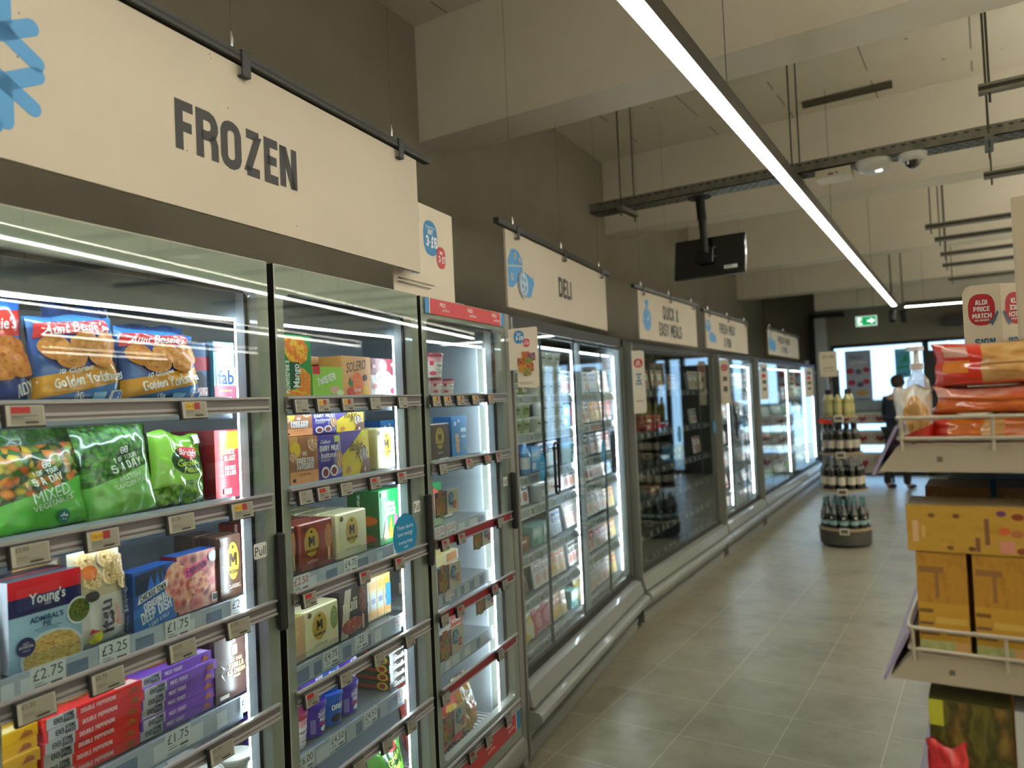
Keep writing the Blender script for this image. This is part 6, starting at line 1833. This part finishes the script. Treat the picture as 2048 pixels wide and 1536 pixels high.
for i in range(3):
    item(carton('fish_finger_box', .25, .042, .12, 'e4dcc8', [('r', .0, .0, .55, 1, M(('e8ece8', '3c84c8', 'e8d8a0')[i], .4)), ('r', .6, .1, .95, .9, art('golden_crumb', ('noi', 6, ['d89838', 'c87828', 'e8b850']), (), .4)), ('e', .15, .5, .08, .35, M('c83440', .4))], side='c8c0a8', top='e0c880'), 'flat cream box of fish fingers, %s of three' % ('lowest', 'middle', 'uppermost')[i], 'food box', -.48 + .01 * i, .900 + i * .0428, .135, 0, group='flat fish finger boxes')
first = None
for i in range(5):
    if first is None:
        o = first = carton('garlic_bread_box', .26, .027, .12, 'e6e0dc', [('r', .62, 0, 1, 1, M('d8443c', .4)), ('t', 'MOZZARELLA', .81, .5, .5, W_, 'B', 1, 0, .32), ('t', 'French', .35, .5, .5, M('3c8cb0', .4), 'i', .9, 0, .2), ('r', .0, .1, .18, .9, M('e8a868', .4))], side='d8d2cc', top='e8e2de')
    else:
        o = dup(first)
    item(o, 'white and red garlic bread box, %s of the stack' % ('bottom', 'second lowest', 'middle', 'second highest', 'top')[i], 'food box', -.46 + .006 * (i % 2), .650 + i * .0276, .135, group='white and red garlic bread boxes')
for i, (s, z, d, rz, lab, cols, tt) in enumerate(((-.54, .265, .115, 4, 'red bag of potato snacks at bottom left of the third bay', ['c02028', 'd8484c', 'e0a030'], ''), (-.405, .265, .13, -6, 'red bag of snacks leaning in the middle at the bottom', ['b01c28', 'c83440', 'd8a8a0'], ''), (-.27, .265, .12, 5, 'dark and gold waffle bag with white lettering at bottom right', ['4c2c1c', 'b88c3c', 'c02430'], 'WAFFLE'), (-.50, .265, .22, -8, 'red snack bag behind the leftmost one', ['a81c24', 'c03c40', 'd8b880'], ''))):
    A = art('snack_print_%d' % i, ('noi', 3.5, cols), (), .22, .9)
    item(bag('frozen_snack_bag', .16, (.22, .20, .21, .26)[i], .07, A, [('t', tt, .5, .62, .2, W_, 'B', .9, -25, .8)] if tt else [('e', .5, .6, .3, .15, M('d8b040', .4))], 41 + i, 1.6, .2, nu=18, nv=20), lab, 'food bag', s, z, d, rz, group='frozen snack bags at the bottom of the third bay')

# ================================================================== WINE STAND
ws = empty('wine_display_stand', T(-1.335, 8.38, 0))
tag(ws, 'round four-tier black and wood wine stand in the middle of the aisle', 'display stand')
WOOD = M('a89472', .5)
mb = MB()
mb.lathe([(0, .02), (.235, .02), (.245, .03), (.25, .165), (.25, .19), (.235, .192), (0, .19)], M('4a4843', .55), 40)
mb.lathe([(.252, .166), (.256, .170), (.256, .188), (.25, .192)], WOOD, 40)
mb.build('drum_base', ws)
mb = MB()
mb.tube([(0, 0, .19), (0, 0, 1.80)], .022, M('1f221f', .4, .4), 14)
mb.build('pole', ws)
TIERS = [(.192, .235, 0), (.585, .225, 1), (.955, .195, 2), (1.325, .160, 3)]
for z, r, k in TIERS[1:]:
    mb = MB()
    mb.lathe([(0, -.03), (r * .5, -.03), (r, -.02), (r + .006, -.008), (r + .006, -.001), (0, -.001)], M('26261f', .5), 36, (0, 0, z))
    mb.lathe([(r + .0065, -.022), (r + .012, -.018), (r + .012, -.002), (r + .0065, 0)], WOOD, 36, (0, 0, z))
    mb.build('tier', ws)
for z, r, k in TIERS:
    mb = MB()
    a = -PI / 2 + .12
    mb.T = T((r + .02) * math.cos(a), (r + .02) * math.sin(a), z - .022) @ RZ(.12)
    mb.box(-.045, -.006, -.032, .045, 0, .032, M('d8d6c8', .4), .002)
    mb.quad((-.034, -.0065, -.020), (.034, -.0065, -.020), (.034, -.0065, .020), (-.034, -.0065, .020), M('74695c', .4))
    mb.quad((-.030, -.007, .0), (.020, -.007, .0), (.020, -.007, .012), (-.030, -.007, .012), M('3c2c24', .4))
    mb.build('price_display', ws)
mb = MB()
mb.T = T(-.075, -.02, 1.735)
mb.box(-.085, -.002, 0, .085, .002, .26, M('c8bfa6', .6))
deco(mb, Flat((-.085, -.002, 0), (.17, 0, 0), (0, 0, .26)), [('t', '£5.00', .5, .80, .14, M('3c3a34', .5), 'n', 1, 0, .65), ('r', .2, .34, .8, .37, M('6c6656', .5)), ('r', .2, .22, .5, .25, M('8c8674', .5)), ('r', .6, .22, .8, .25, M('8c8674', .5))])
mb.T = T(0, 0, 0)
mb.tube([(-.075, 0, 1.66), (-.075, 0, 1.75)], .006, M('1f221f', .4, .4), 8)
mb.tube([(0, 0, 1.70), (-.075, 0, 1.70)], .006, M('1f221f', .4, .4), 8)
mb.build('price_card', ws)
def wine(nm, kind):
    g, cap, lab, prof = {
        0: ('0e1c1a', '6c9ca0', '8cb0b0', [(0, 0), (.041, .003), (.043, .10), (.042, .14), (.022, .20), (.014, .235), (.0135, .285)]),
        1: ('101610', '8c9490', 'cfc8b6', [(0, 0), (.036, .003), (.037, .19), (.030, .215), (.0145, .235), (.0135, .29)]),
        2: ('14160f', '1c1a18', 'b8b2a4', [(0, 0), (.036, .003), (.037, .19), (.030, .215), (.0145, .235), (.0135, .29)]),
        3: ('a8a468', '141414', 'b8b078', [(0, 0), (.036, .003), (.037, .17), (.024, .20), (.0145, .225), (.0135, .27)])}[kind]
    mb = MB()
    mb.lathe(prof, M(g, .08, coat=1.0), 18)
    if kind == 0:
        mb.lathe([(.0445, .035), (.0445, .075)], M(lab, .5), 18)
    root = mb.build(nm)
    mb = MB()
    zt = prof[-1][1]
    mb.lathe([(.0155, zt - (.085 if kind == 0 else .05)), (.0150, zt - .005), (.0145, zt + .004), (0, zt + .004)], M(cap, .35, .2), 14)
    mb.build('capsule', root)
    if kind != 0:
        mb = MB()
        mb.lathe([(.0378, .045), (.0378, .125)], M(lab, .6), 18)
        mb.build('label', root)
    else:
        mb = MB()
        mb.lathe([(0, .0), (.011, .0), (.012, -.002)], M('e0d8c8', .5), 12)
        mb.T = None
        r2 = mb.build('badge', root)
        r2.matrix_basis = T(0, -.0435, .105) @ RX(PI / 2)
    return root
WK = ['black sparkling wine bottle with teal foil neck', 'dark red wine bottle with a pale label', 'dark wine bottle with a grey label', 'pale straw-coloured white wine bottle with a black cap']
TN = ['bottom drum', 'second tier', 'third tier', 'top tier']
for z, r, k in TIERS:
    first = None
    rings = [(r - .048, {0: 12, 1: 12, 2: 11, 3: 8}[k])]
    if r > .2:
        rings.append((r - .145, 6 if k == 0 else 5))
    idx = 0
    for ri, (rr, n) in enumerate(rings):
        for i in range(n):
            a = -PI / 2 + 2 * PI * (i + .5 * ri) / n + .1
            o = wine('wine_bottle', k) if first is None else dup(first)
            first = first or o
            o.matrix_world = T(-1.335 + rr * math.cos(a), 8.38 + rr * math.sin(a), z + .0005) @ RZ(a + PI / 2)
            tag(o, '%s, %s %s round the %s' % (WK[k], 'inner' if ri else 'outer', ORD[i], TN[k]), 'wine bottle', 'wine bottles on the ' + TN[k])
            idx += 1
mb = MB()
mb.box(-.06, 0, 0, .06, .01, .045, M('ff3c18', .4))
mb.T = None
o = mb.build('orange_tag')
o.matrix_world = T(-1.46, 8.28, 1.25) @ RY(math.radians(8))
tag(o, 'bright orange-red card hanging under the top wine tier', 'card')

# ================================================================== TIERED DISPLAY BY THE WINDOW
bk = empty('tiered_display_unit', T(-1.80, 13.75, 0))
tag(bk, 'three-tier display with red heart pattern fronts by the shop window', 'display unit')
HP = M('c9bfae', .5)
HR = M('7c1f30', .5)
for i, (z0, z1, zz) in enumerate(((.20, .50, .62), (.66, .86, .98), (1.00, 1.16, 1.30))):
    mb = MB()
    w = .40
    mb.prism([(-.28 + .02 * i, z0), (-.30 + .02 * i, z1), (.28, z1), (.28, z0)], 'x', -w, w, HP)
    S = Flat((-w, -.302 + .02 * i, z0), (2 * w, 0, 0), (0, 0, z1 - z0))
    S.step = .002
    ops = []
    for c in (.18, .5, .82):
        for sc, m in ((1.0, M('9c8c80', .5)), (.8, HP), (.6, HR)):
            q = .15 * sc
            t = .45 * sc
            ops.append(('p', [(c, .5 - t), (c + q, .5 + t * .1), (c + q * .9, .5 + t * .7), (c + q * .45, .5 + t * .95), (c, .5 + t * .55), (c - q * .45, .5 + t * .95), (c - q * .9, .5 + t * .7), (c - q, .5 + t * .1)], m))
    deco(mb, S, ops)
    mb.box(-w - .01, -.32 + .02 * i, z1, w + .01, .28, z1 + .025, M('d8dadc', .35))
    mb.build('patterned_tray', bk)
    mb = MB()
    mb.box(-w, -.30 + .02 * i, z1 + .026, w, .26, z1 + .04, M('b8c4d0', .12, coat=1.0))
    mb.build('glossy_lid', bk)
mb = MB()
pts = [(-.30, 1.20), (-.28, 1.29), (-.18, 1.37), (0, 1.40), (.18, 1.37), (.28, 1.29), (.28, 1.20)]
mb.prism(pts, 'x', -.38, .38, M('7c8890', .15, coat=1.0), True)
mb.build('curved_top', bk)
mb = MB()
for x in (-.36, .36):
    for y in (-.22, .22):
        mb.tube([(x, y, .0), (x, y, .20)], .02, MATT_BLACK, 8)
        mb.tube([(x, .24, .2), (x, .24, 1.25)], .012, M('5c6064', .4, .4), 6)
mb.build('legs_and_uprights', bk)

# posters in the window
mb = MB()
mb.box(0, 0, 0, .44, .004, .98, M('a9b3c6', .6))
S = Flat((0, 0, 0), (.44, 0, 0), (0, 0, .98))
BB = M('4c6ea0', .5)
RR = M('a83448', .5)
deco(mb, S, [('t', 'PRICES', .42, .87, .07, BB, 'b', 1, 0, .6), ('t', "you'll love", .5, .78, .05, W_, 'i'), ('e', .18, .62, .15, .055, RR), ('e', .80, .63, .13, .05, RR), ('e', .5, .60, .12, .05, M('5c5c64', .5)), ('e', .22, .40, .15, .055, RR), ('e', .78, .41, .13, .05, RR), ('e', .55, .36, .13, .05, M('4c4c54', .5)),
             ('e', .6, .2, .25, .06, M('b89858', .5)), ('r', .1, .02, .9, .10, M('5c6c5c', .5))])
o = mb.build('window_poster')
o.matrix_world = T(-2.25, 15.06, 1.30)
tag(o, 'tall blue-grey PRICES poster with red roundels in the shop window', 'poster')
mb = MB()
mb.box(0, 0, 0, .25, .004, .52, M('5cb4dc', .6))
deco(mb, Flat((0, 0, 0), (.25, 0, 0), (0, 0, .52)), [('p', [(-.0, .3), (.9, .35), (.9, .42), (.2, .40)], M('10a478', .5)), ('p', [(.3, .5), (.75, .85), (.85, .55)], M('10a478', .5)), ('r', .2, .1, .8, .16, M('2c74a4', .5)), ('r', .1, .9, .9, .96, M('8cd0e8', .5))])
o = mb.build('window_poster')
o.matrix_world = T(-1.42, 15.06, 1.74)
tag(o, 'small turquoise poster with a green picture in the shop window', 'poster')
mb = MB()
mb.box(-.62, 14.75, 2.60, 0.2, 14.998, 2.75, BLACK)
tag(mb.build('roller_shutter_box'), 'long black box fixed above the shop window at right', 'shutter box')

# ================================================================== PERSON
def skinned(name, joints, edges, mat, parent=None, levels=2):
    me = bpy.data.meshes.new(name)
    me.from_pydata([j[0] for j in joints], edges, [])
    ob = bpy.data.objects.new(name, me)
    COL.objects.link(ob)
    ob.modifiers.new('skin', 'SKIN')
    sv = me.skin_vertices[0].data if me.skin_vertices else None
    if sv is None:
        bpy.context.view_layer.objects.active = ob
        return ob
    for i, j in enumerate(joints):
        r = j[1]
        sv[i].radius = r if isinstance(r, tuple) else (r, r)
    sv[0].use_root = True
    m = ob.modifiers.new('smooth', 'SUBSURF')
    m.levels = levels
    m.render_levels = levels
    dg = bpy.context.evaluated_depsgraph_get()
    dg.update()
    nm = bpy.data.meshes.new_from_object(ob.evaluated_get(dg))
    ob.modifiers.clear()
    ob.data = nm
    nm.materials.clear()
    nm.materials.append(mat)
    nm.polygons.foreach_set('use_smooth', [True] * len(nm.polygons))
    if parent is not None:
        ob.parent = parent
    return ob
SKIN = M('b98a70', .55)
NAVY = noisy('navy_coat_cloth', ['16202c', '1e2a38', '121a24'], 30, .85)
TROU = noisy('black_trouser_cloth', ['0e0e10', '17171a'], 40, .9)
body_j = [((0, 0, .95), (.15, .11)), ((0, .0, 1.10), (.14, .10)), ((0, -.02, 1.28), (.17, .11)), ((0, -.03, 1.42), (.13, .09)), ((0, -.05, 1.50), .055), ((0, -.07, 1.57), .055), ((0, -.08, 1.64), (.078, .095)), ((0, -.075, 1.71), (.068, .085)),
          ((-.10, 0, .88), .095), ((-.11, -.02, .50), .062), ((-.12, .02, .10), .042), ((-.12, -.03, .045), .04), ((-.12, -.15, .03), .03),
          ((.10, 0, .88), .095), ((.12, .05, .50), .062), ((.13, .16, .11), .042), ((.13, .12, .045), .04), ((.13, .00, .03), .03),
          ((-.19, -.03, 1.40), .058), ((-.25, -.10, 1.15), .045), ((-.22, -.33, 1.08), .034), ((-.21, -.39, 1.075), .026),
          ((.19, -.03, 1.40), .058), ((.25, -.06, 1.14), .045), ((.22, -.28, 1.02), .034), ((.21, -.35, 1.01), .026)]
body_e = [(0, 1), (1, 2), (2, 3), (3, 4), (4, 5), (5, 6), (6, 7), (0, 8), (8, 9), (9, 10), (10, 11), (11, 12), (0, 13), (13, 14), (14, 15), (15, 16), (16, 17), (3, 18), (18, 19), (19, 20), (20, 21), (3, 22), (22, 23), (23, 24), (24, 25)]
pr = empty('person', T(-1.25, 13.15, 0) @ RZ(math.radians(150)))
tag(pr, 'person in a dark navy coat and black trousers standing beyond the bread shelf', 'person')
try:
    bd = skinned('body', body_j, body_e, SKIN, pr)
    grow = lambda j, k: (j[0], tuple(x * k + .012 for x in (j[1] if isinstance(j[1], tuple) else (j[1], j[1]))))
    ci = [0, 1, 2, 3, 18, 19, 20, 22, 23, 24]
    cj = [grow(body_j[i], 1.12) for i in ci]
    ce = [(ci.index(a), ci.index(b)) for a, b in body_e if a in ci and b in ci]
    cj.append(((0, 0, .80), (.19, .14)))
    ce.append((0, len(cj) - 1))
    skinned('coat', cj, ce, NAVY, pr)
    ti = [0, 8, 9, 10, 13, 14, 15]
    tj = [grow(body_j[i], 1.08) for i in ti]
    for q in (3, 6):
        tj[q] = ((tj[q][0][0], tj[q][0][1], tj[q][0][2] - .045), (.055, .055))
    te = [(ti.index(a), ti.index(b)) for a, b in body_e if a in ti and b in ti]
    skinned('trousers', tj, te, TROU, pr)
    mb = MB()
    mb.T = T(0, -.05, 1.665) @ RX(math.radians(-20))
    mb.lathe([(.090, -.06), (.098, -.02), (.097, .03), (.085, .075), (.05, .105), (0, .115)], M('2a1e16', .8), 20, sy=1.12)
    mb.build('hair', pr)
    for sx in (-1, 1):
        skinned('shoe', [((sx * .12, (-.0 if sx < 0 else .15), .045), .05), ((sx * .12, (-.12 if sx < 0 else .02), .035), (.05, .035)), ((sx * .12, (-.18 if sx < 0 else -.04), .03), (.04, .028))], [(0, 1), (1, 2)], M('0c0c0d', .4), pr)
    mb = MB()
    for sx in (-.032, .032):
        mb.T = T(sx, -.172, 1.66)
        mb.lathe([(0, -.009), (.009, 0), (0, .009)], M('e8e4dc', .3), 10)
        mb.T = T(sx, -.180, 1.66)
        mb.lathe([(0, -.004), (.004, 0), (0, .004)], M('2c1c14', .3), 8)
    mb.T = None
    mb.build('eyes', pr)
    skinned('nose', [((0, -.165, 1.655), .008), ((0, -.188, 1.625), .012)], [(0, 1)], SKIN, pr, 1)
    mb = MB()
    mb.tube([(-.025, -.168, 1.590), (0, -.176, 1.588), (.025, -.168, 1.590)], [.003, .006, .003], M('9a5a50', .5), 6)
    mb.build('mouth', pr)
    for hx, hy, hz in ((-.21, -.40, 1.075), (.21, -.36, 1.01)):
        skinned('hand', [((hx, hy, hz), (.030, .016)), ((hx, hy - .055, hz - .005), (.036, .013)), ((hx, hy - .08, hz - .01), (.034, .012))], [(0, 1), (1, 2)], SKIN, pr, 1)
        for q in range(4):
            fx = hx - .027 + q * .018
            skinned('finger', [((fx, hy - .07, hz - .006), .0085), ((fx, hy - .11, hz - .018), .0078), ((fx, hy - .135 + .008 * abs(q - 1.5), hz - .035), .007)], [(0, 1), (1, 2)], SKIN, pr, 1)
        skinned('thumb', [((hx + .03, hy - .02, hz), .010), ((hx + .05, hy - .055, hz - .008), .009), ((hx + .045, hy - .085, hz - .018), .008)], [(0, 1), (1, 2)], SKIN, pr, 1)
except Exception as ex_:
    print('person', ex_)

# ================================================================== SHELVING ON THE RIGHT
YG = 1.40
SHELFB = M('b9ae98', .5, key='beige_shelf_steel')
gd = empty('shelving_unit', T(0, YG, 0))
tag(gd, 'beige steel shelving unit close to the camera on the right, with wire end guards', 'shelving')
SL = 3.2
WIRE = M('c4bca8', .35, .2)
TICKET = M('a69cc0', .35, coat=.4)
for k, z in enumerate((1.52, 1.176, .80, .42, .14)):
    mb = MB()
    mb.prism([(-.166, z - .045), (.40, z - .045), (.40, z), (-.130, z), (-.138, z - .008)], 'y', 0, .012, SHELFB)
    mb.box(-.11, .012, z - .030, .40, SL, z, SHELFB)
    mb.prism([(-.166, z - .045), (-.150, z - .045), (-.122, z - .004), (-.138, z - .004)], 'y', .012, SL, SHELFB)
    mb.T = T(-.118, -.0006, z - .025)
    mb.T = None
    for x in (-.055, .14):
        mb.lathe([(0, 0), (.0045, 0)], M('5c5648', .5), 10, (0, 0, 0)) if False else None
    sh = mb.build('shelf', gd)
    mb = MB()
    mb.prism([(-.178, z - .050), (-.174, z - .054), (-.134, z + .028), (-.138, z + .031)], 'y', .004, SL, TICKET)
    mb.build('ticket_strip', sh)
    if k < 3:
        mb = MB()
        for dz in (.010, .044):
            mb.tube([(-.135, .4, z + dz), (-.135, .02, z + dz), (-.133, -.004, z + dz), (-.125, -.008, z + dz), (.38, -.008, z + dz)], .0035, WIRE, 8)
        for x in (-.128, .0, .13, .26, .37):
            mb.tube([(x, -.008, z - .01), (x, -.008, z + .044)], .003, WIRE, 6)
        mb.build('wire_guard', sh)
        mb = MB()
        for x in (-.075, .13):
            mb.box(x - .004, -.001, z - .028, x + .004, .0, z - .020, M('6c6656', .5))
        mb.build('fixing_slot', sh)
mb = MB()
mb.box(.40, 0, 0, .44, SL, 1.72, SHELFB)
mb.box(-.08, .02, 0, .40, SL, .095, SHELFB)
mb.build('back_panel', gd)
mb = MB()
mb.box(.062, .72, 1.525, .40, .74, 2.05, M('c8bba2', .6), .004)
tag(mb.build('header_panel', None, T(0, YG, 0)), 'tall beige upright board rising above the bread at the right edge', 'board')
# folded card ALDI PRICE MATCH
def match_card(mirror, w, label, M4, h=.30):
    mb = MB()
    pts = [(0, 0), (w, 0), (w, h)] + ([(.02, h), (.008, h - .005), (0, h - .02)] if not mirror else [(0, h)])
    mb.prism(pts, 'y', 0, .002, CREAM)
    S = Flat((0, 0, 0), (w, 0, 0), (0, 0, h))
    sx = -1 if mirror else 1
    R_ = M('b01c2c', .45)
    c = .5
    deco(mb, S, [blob(c, .78, .36, .14, R_), ('t', 'ALDI', c, .845, .042, W_, 'B', sx), ('t', 'PRICE', c, .785, .042, W_, 'B', sx), ('t', 'MATCH', c, .725, .042, W_, 'B', sx), ('t', 'FOR MEMBERS', c, .685, .016, W_, 'b', sx),
                 ('p', [(c + .20 * sx, .665), (c + .27 * sx, .63), (c + .45 * sx, .745), (c + .41 * sx, .765), (c + .27 * sx, .675), (c + .22 * sx, .69)], M('3c6484', .5)),
                 ('t', 'SIGN', c + .05 * sx, .49, .065, M('2f6488', .5), 'B', sx), ('t', 'UP & SAVE', c + .05 * sx, .38, .065, M('2f6488', .5), 'B', sx)])
    o = mb.build('price_match_card')
    o.matrix_world = M4
    tag(o, label, 'sign card', 'price match cards above the bread')
match_card(False, .085, 'cream ALDI PRICE MATCH card facing the camera above the bread', T(-.052, 2.35, 1.575) @ RZ(math.radians(4)))
match_card(True, .085, 'cream price match card seen from behind with mirrored lettering, beside the front-facing one', T(.034, 2.36, 1.575) @ RZ(math.radians(38)))
# bread and packs on the top shelf
BREAD = ('noi', 5, ['b8823c', 'd8ac6c', 'c89450', 'a06c2c'])
A = art('roll_bag_front', BREAD, [('r', 0, -.1, .27, 1.2, 0, 'd8301c'), ('r', .05, .30, .20, .58, 0, 'e8882c'), ('r', .05, .66, .19, .90, 0, 'e8b0a0'), ('r', .27, .46, 1, .50, 0, '7c4c20'), ('r', .66, .1, 1, .70, 0, ('noi', 4, ['b8503c', 'c88c5c', 'a8402c'])), ('r', .27, -.1, 1, .10, .05, 'd8641c')], .2, .9)
o = bag('bread_roll_bag', .26, .074, .10, A, (), 51, .8, 0, nu=22, nv=18)
o.matrix_world = T(.048, 1.425, 1.6125)
tag(o, 'large red-ended clear bag of bread rolls on top of the pile', 'bread bag', 'bread bags on the top right shelf')
A = art('bun_bag_orange', ('noi', 4, ['e0701c', 'c85818', 'e88c28']), [('e', .86, .45, .14, .55, BREAD), ('r', 0, .66, .74, .98, .12, ('noi', 5, ['e06a50', 'f0b8a0', 'd84c3c']))], .2, .9)
o = bag('burger_bun_bag', .25, .046, .10, A, (), 53, .8, 0, nu=20, nv=16)
o.matrix_world = T(.042, 1.424, 1.5665)
tag(o, 'orange bag of burger buns in the middle of the bread pile', 'bread bag', 'bread bags on the top right shelf')
A = art('bun_bag_orange_low', ('noi', 4, ['d8741c', 'c86420', 'e8902c']), [('r', 0, -.1, .22, 1.2, 0, 'cc2c1c'), ('r', 0, -.1, 1, .14, .1, 'd04c3c'), ('e', .62, .5, .1, .5, BREAD)], .2, .9)
o = bag('burger_bun_bag', .165, .044, .09, A, (), 54, .8, 0, nu=18, nv=12)
o.matrix_world = T(-.018, 1.427, 1.5215)
tag(o, 'orange and red bag of buns lowest in the pile behind the wire', 'bread bag', 'bread bags on the top right shelf')
A = art('red_pack', ('noi', 3, ['c01c18', 'd83c2c', 'a81414']), (), .25, .8)
o = bag('burger_bun_bag', .13, .044, .09, A, (), 57, .8, 0, nu=14, nv=12)
o.matrix_world = T(.132, 1.43, 1.5215)
tag(o, 'plain red bag of buns at the right edge behind the wire', 'bread bag', 'bread bags on the top right shelf')
A = art('clear_roll_bag', ('noi', 4, ['d0ccc0', 'dcd8d0', 'c4b490']), [('e', .60, .48, .34, .34, BREAD), ('r', 0, -.1, 1, .20, .3, 'c8342c')], .2, .9)
o = bag('bread_roll_bag', .056, .092, .05, A, (), 61, 1.0, -.05, nu=16, nv=16)
o.matrix_world = T(-.112, 1.416, 1.5215)
tag(o, 'small clear bag with one brown roll at the left shelf corner', 'bread bag', 'bread bags on the top right shelf')
mb = MB()
mb.lathe([(0, 0), (.021, .001), (.022, .08), (.018, .105), (.009, .118), (.008, .128)], FILM, 20)
r = mb.build('pump_bottle')
mb = MB()
mb.lathe([(.011, .124), (.012, .135), (.005, .137), (.004, .158), (.013, .159), (.013, .166), (0, .167)], WHITE, 16)
mb.box(-.016, -.004, .159, -.008, .004, .165, WHITE)
mb.build('pump_head', r)
r.matrix_world = T(-.112, 1.56, 1.5215)
tag(r, 'translucent bottle with a white T-shaped pump behind the small roll bag', 'bottle')
# cartons on the second shelf
def yellow_upright(nm):
    return carton(nm, .072, .165, .12, art('yellow_carton_print', 'c99a34', [('r', 0, .50, 1, 1, 0, ('noi', 6, ['b8862c', 'c08c30', 'a87828'])), ('r', .02, .40, .3, .44, 0, '7c5828'), ('r', .35, .30, .95, .36, 0, 'd8b458'), ('r', .02, .28, .3, .31, 0, '7c5c40'), ('r', .02, .18, .4, .21, 0, '84603a'), ('r', .55, .19, .95, .22, 0, '84603a'), ('r', 0, 0, .4, .13, 0, ('noi', 5, ['a8b464', 'c8c890'])), ('r', .4, 0, .7, .13, 0, ('noi', 6, ['94a45c', 'd0cc98'])), ('r', .7, 0, 1, .13, 0, 'd8a868'), ('r', .05, .80, .55, .86, 0, '946838'), ('r', .36, .55, .44, .86, 0, '946838')], .5), [], side='a87c28', top='c8a048')
for i in range(3):
    o = yellow_upright('yellow_carton') if i == 0 else dup(bpy.data.objects['yellow_carton'])
    o.matrix_world = T((-.083, -.003, .078)[i], 1.408, 1.1775) @ RZ(math.radians((1, -1, 0)[i]))
    tag(o, 'upright yellow carton on the second right shelf, %s' % ('left of the black gap', 'right of the black gap', 'at the right picture edge')[i], 'food box', 'upright yellow cartons')
o = carton('yellow_wide_carton', .166, .076, .11, art('yellow_wide_print', ('noi', 3, ['c09434', 'c89c3c', 'b88c2c']), [('r', .05, .2, .10, .65, 0, 'e0b890'), ('r', .13, .3, .16, .55, 0, 'd8b070'), ('r', .66, .2, .70, .75, 0, '84583c'), ('r', .58, .05, .62, .35, 0, '84583c'), ('e', .22, .78, .03, .05, '7c5820'), ('e', .43, .78, .03, .05, '6c4c20'), ('e', .37, .1, .03, .05, '7c5820'), ('e', .55, .1, .03, .05, '6c4c20'), ('e', .8, .86, .04, .06, '6c3c6c'), ('e', .93, .8, .05, .07, '8c3c24'), ('e', .82, .5, .05, .08, 'd86838'), ('e', .92, .45, .05, .08, 'b87040'), ('r', .78, .05, .90, .3, 0, 'd8907c'), ('e', .95, .1, .04, .07, '8c4424')], .5), [], side='a88030', top='a89468')
o.matrix_world = T(-.046, 1.405, 1.3445)
tag(o, 'wide yellow carton lying across the two upright yellow cartons', 'food box')
for i, (x, w, c) in enumerate(((-.06, .10, '7c5a30'), (.05, .10, '6c5434'), (.16, .10, '5c5a40'))):
    o = carton('brown_carton', w, .255, .12, c, [('r', .1, .1, .2, .95, M('8c6c40', .5)), ('r', .5, .3, .56, .9, M('4c3820', .5)), ('r', .75, .2, .8, .8, M('4c3820', .5))], top='6c5030')
    o.matrix_world = T(x, 1.56, 1.1775)
    tag(o, 'dark brown carton in the second row behind the yellow ones, %s' % ('at left', 'in the middle', 'at right')[i], 'food box', 'brown cartons behind the yellow ones')
# lower shelf
GRN = art('muesli_carton', ('noi', 4, ['4c4a1c', '6c6428', '3c3c18', '7c5c2c', '84843c']), [('e', .2, .45, .25, .25, ('noi', 5, ['8c5028', '6c3c1c', 'a86c3c'])), ('r', 0, .86, .18, 1, 0, 'c8c838')], .45)
o = carton('green_brown_carton', .115, .30, .12, GRN, [], side='3c3c18', top='5c5c2c')
o.matrix_world = T(-.055, 1.41, .8015)
tag(o, 'green and brown patterned carton on the third right shelf', 'food box')
o = carton('white_carton', .10, .30, .12, 'a8a8a4', [('r', 0, 0, .12, 1, M('cfd0cc', .4)), ('r', .3, .2, .36, .9, M('8c8c88', .4))], side='8c8c88')
o.matrix_world = T(.056, 1.41, .8015)
tag(o, 'plain pale grey carton at the right edge on the third shelf', 'food box')
o = bag('red_sweet_bag', .055, .11, .025, art('red_foil', ('noi', 4, ['c81c20', 'e03438', 'a81418']), (), .2, .9), [], 71, 1.4, 0, nu=12, nv=14)
o.matrix_world = T(-.088, 1.375, .935)
tag(o, 'shiny red packet clipped in front of the green and brown carton', 'packet')
# stock along the aisle face of the shelving, mirrored in the dark chiller doors
first = {}
CC = ['8c2c28', 'c8b080', '2c5c7c', '5c7c3c', 'b87c30', '6c4c7c', 'd0ccc0']
for k, z in enumerate((1.52, 1.176, .80, .42)):
    for i in range(9 if k else 0):
        y = 1.95 + i * .28
        c = CC[(i * 3 + k * 2) % 7]
        if c not in first:
            first[c] = o = carton('grocery_box', .24, .24, .16, c, [('r', .1, .45, .9, .8, M('e4dcc8', .5)), ('r', .2, .15, .7, .3, M('3c342c', .5))])
        else:
            o = dup(first[c])
        o.matrix_world = T(-.085, y, z + .0015) @ RZ(math.radians(-90))
        tag(o, 'grocery box facing the aisle, %s along the %s right-hand shelf' % (ORD[i], ('top', 'second', 'third', 'fourth')[k]), 'food box', 'grocery boxes facing the aisle')
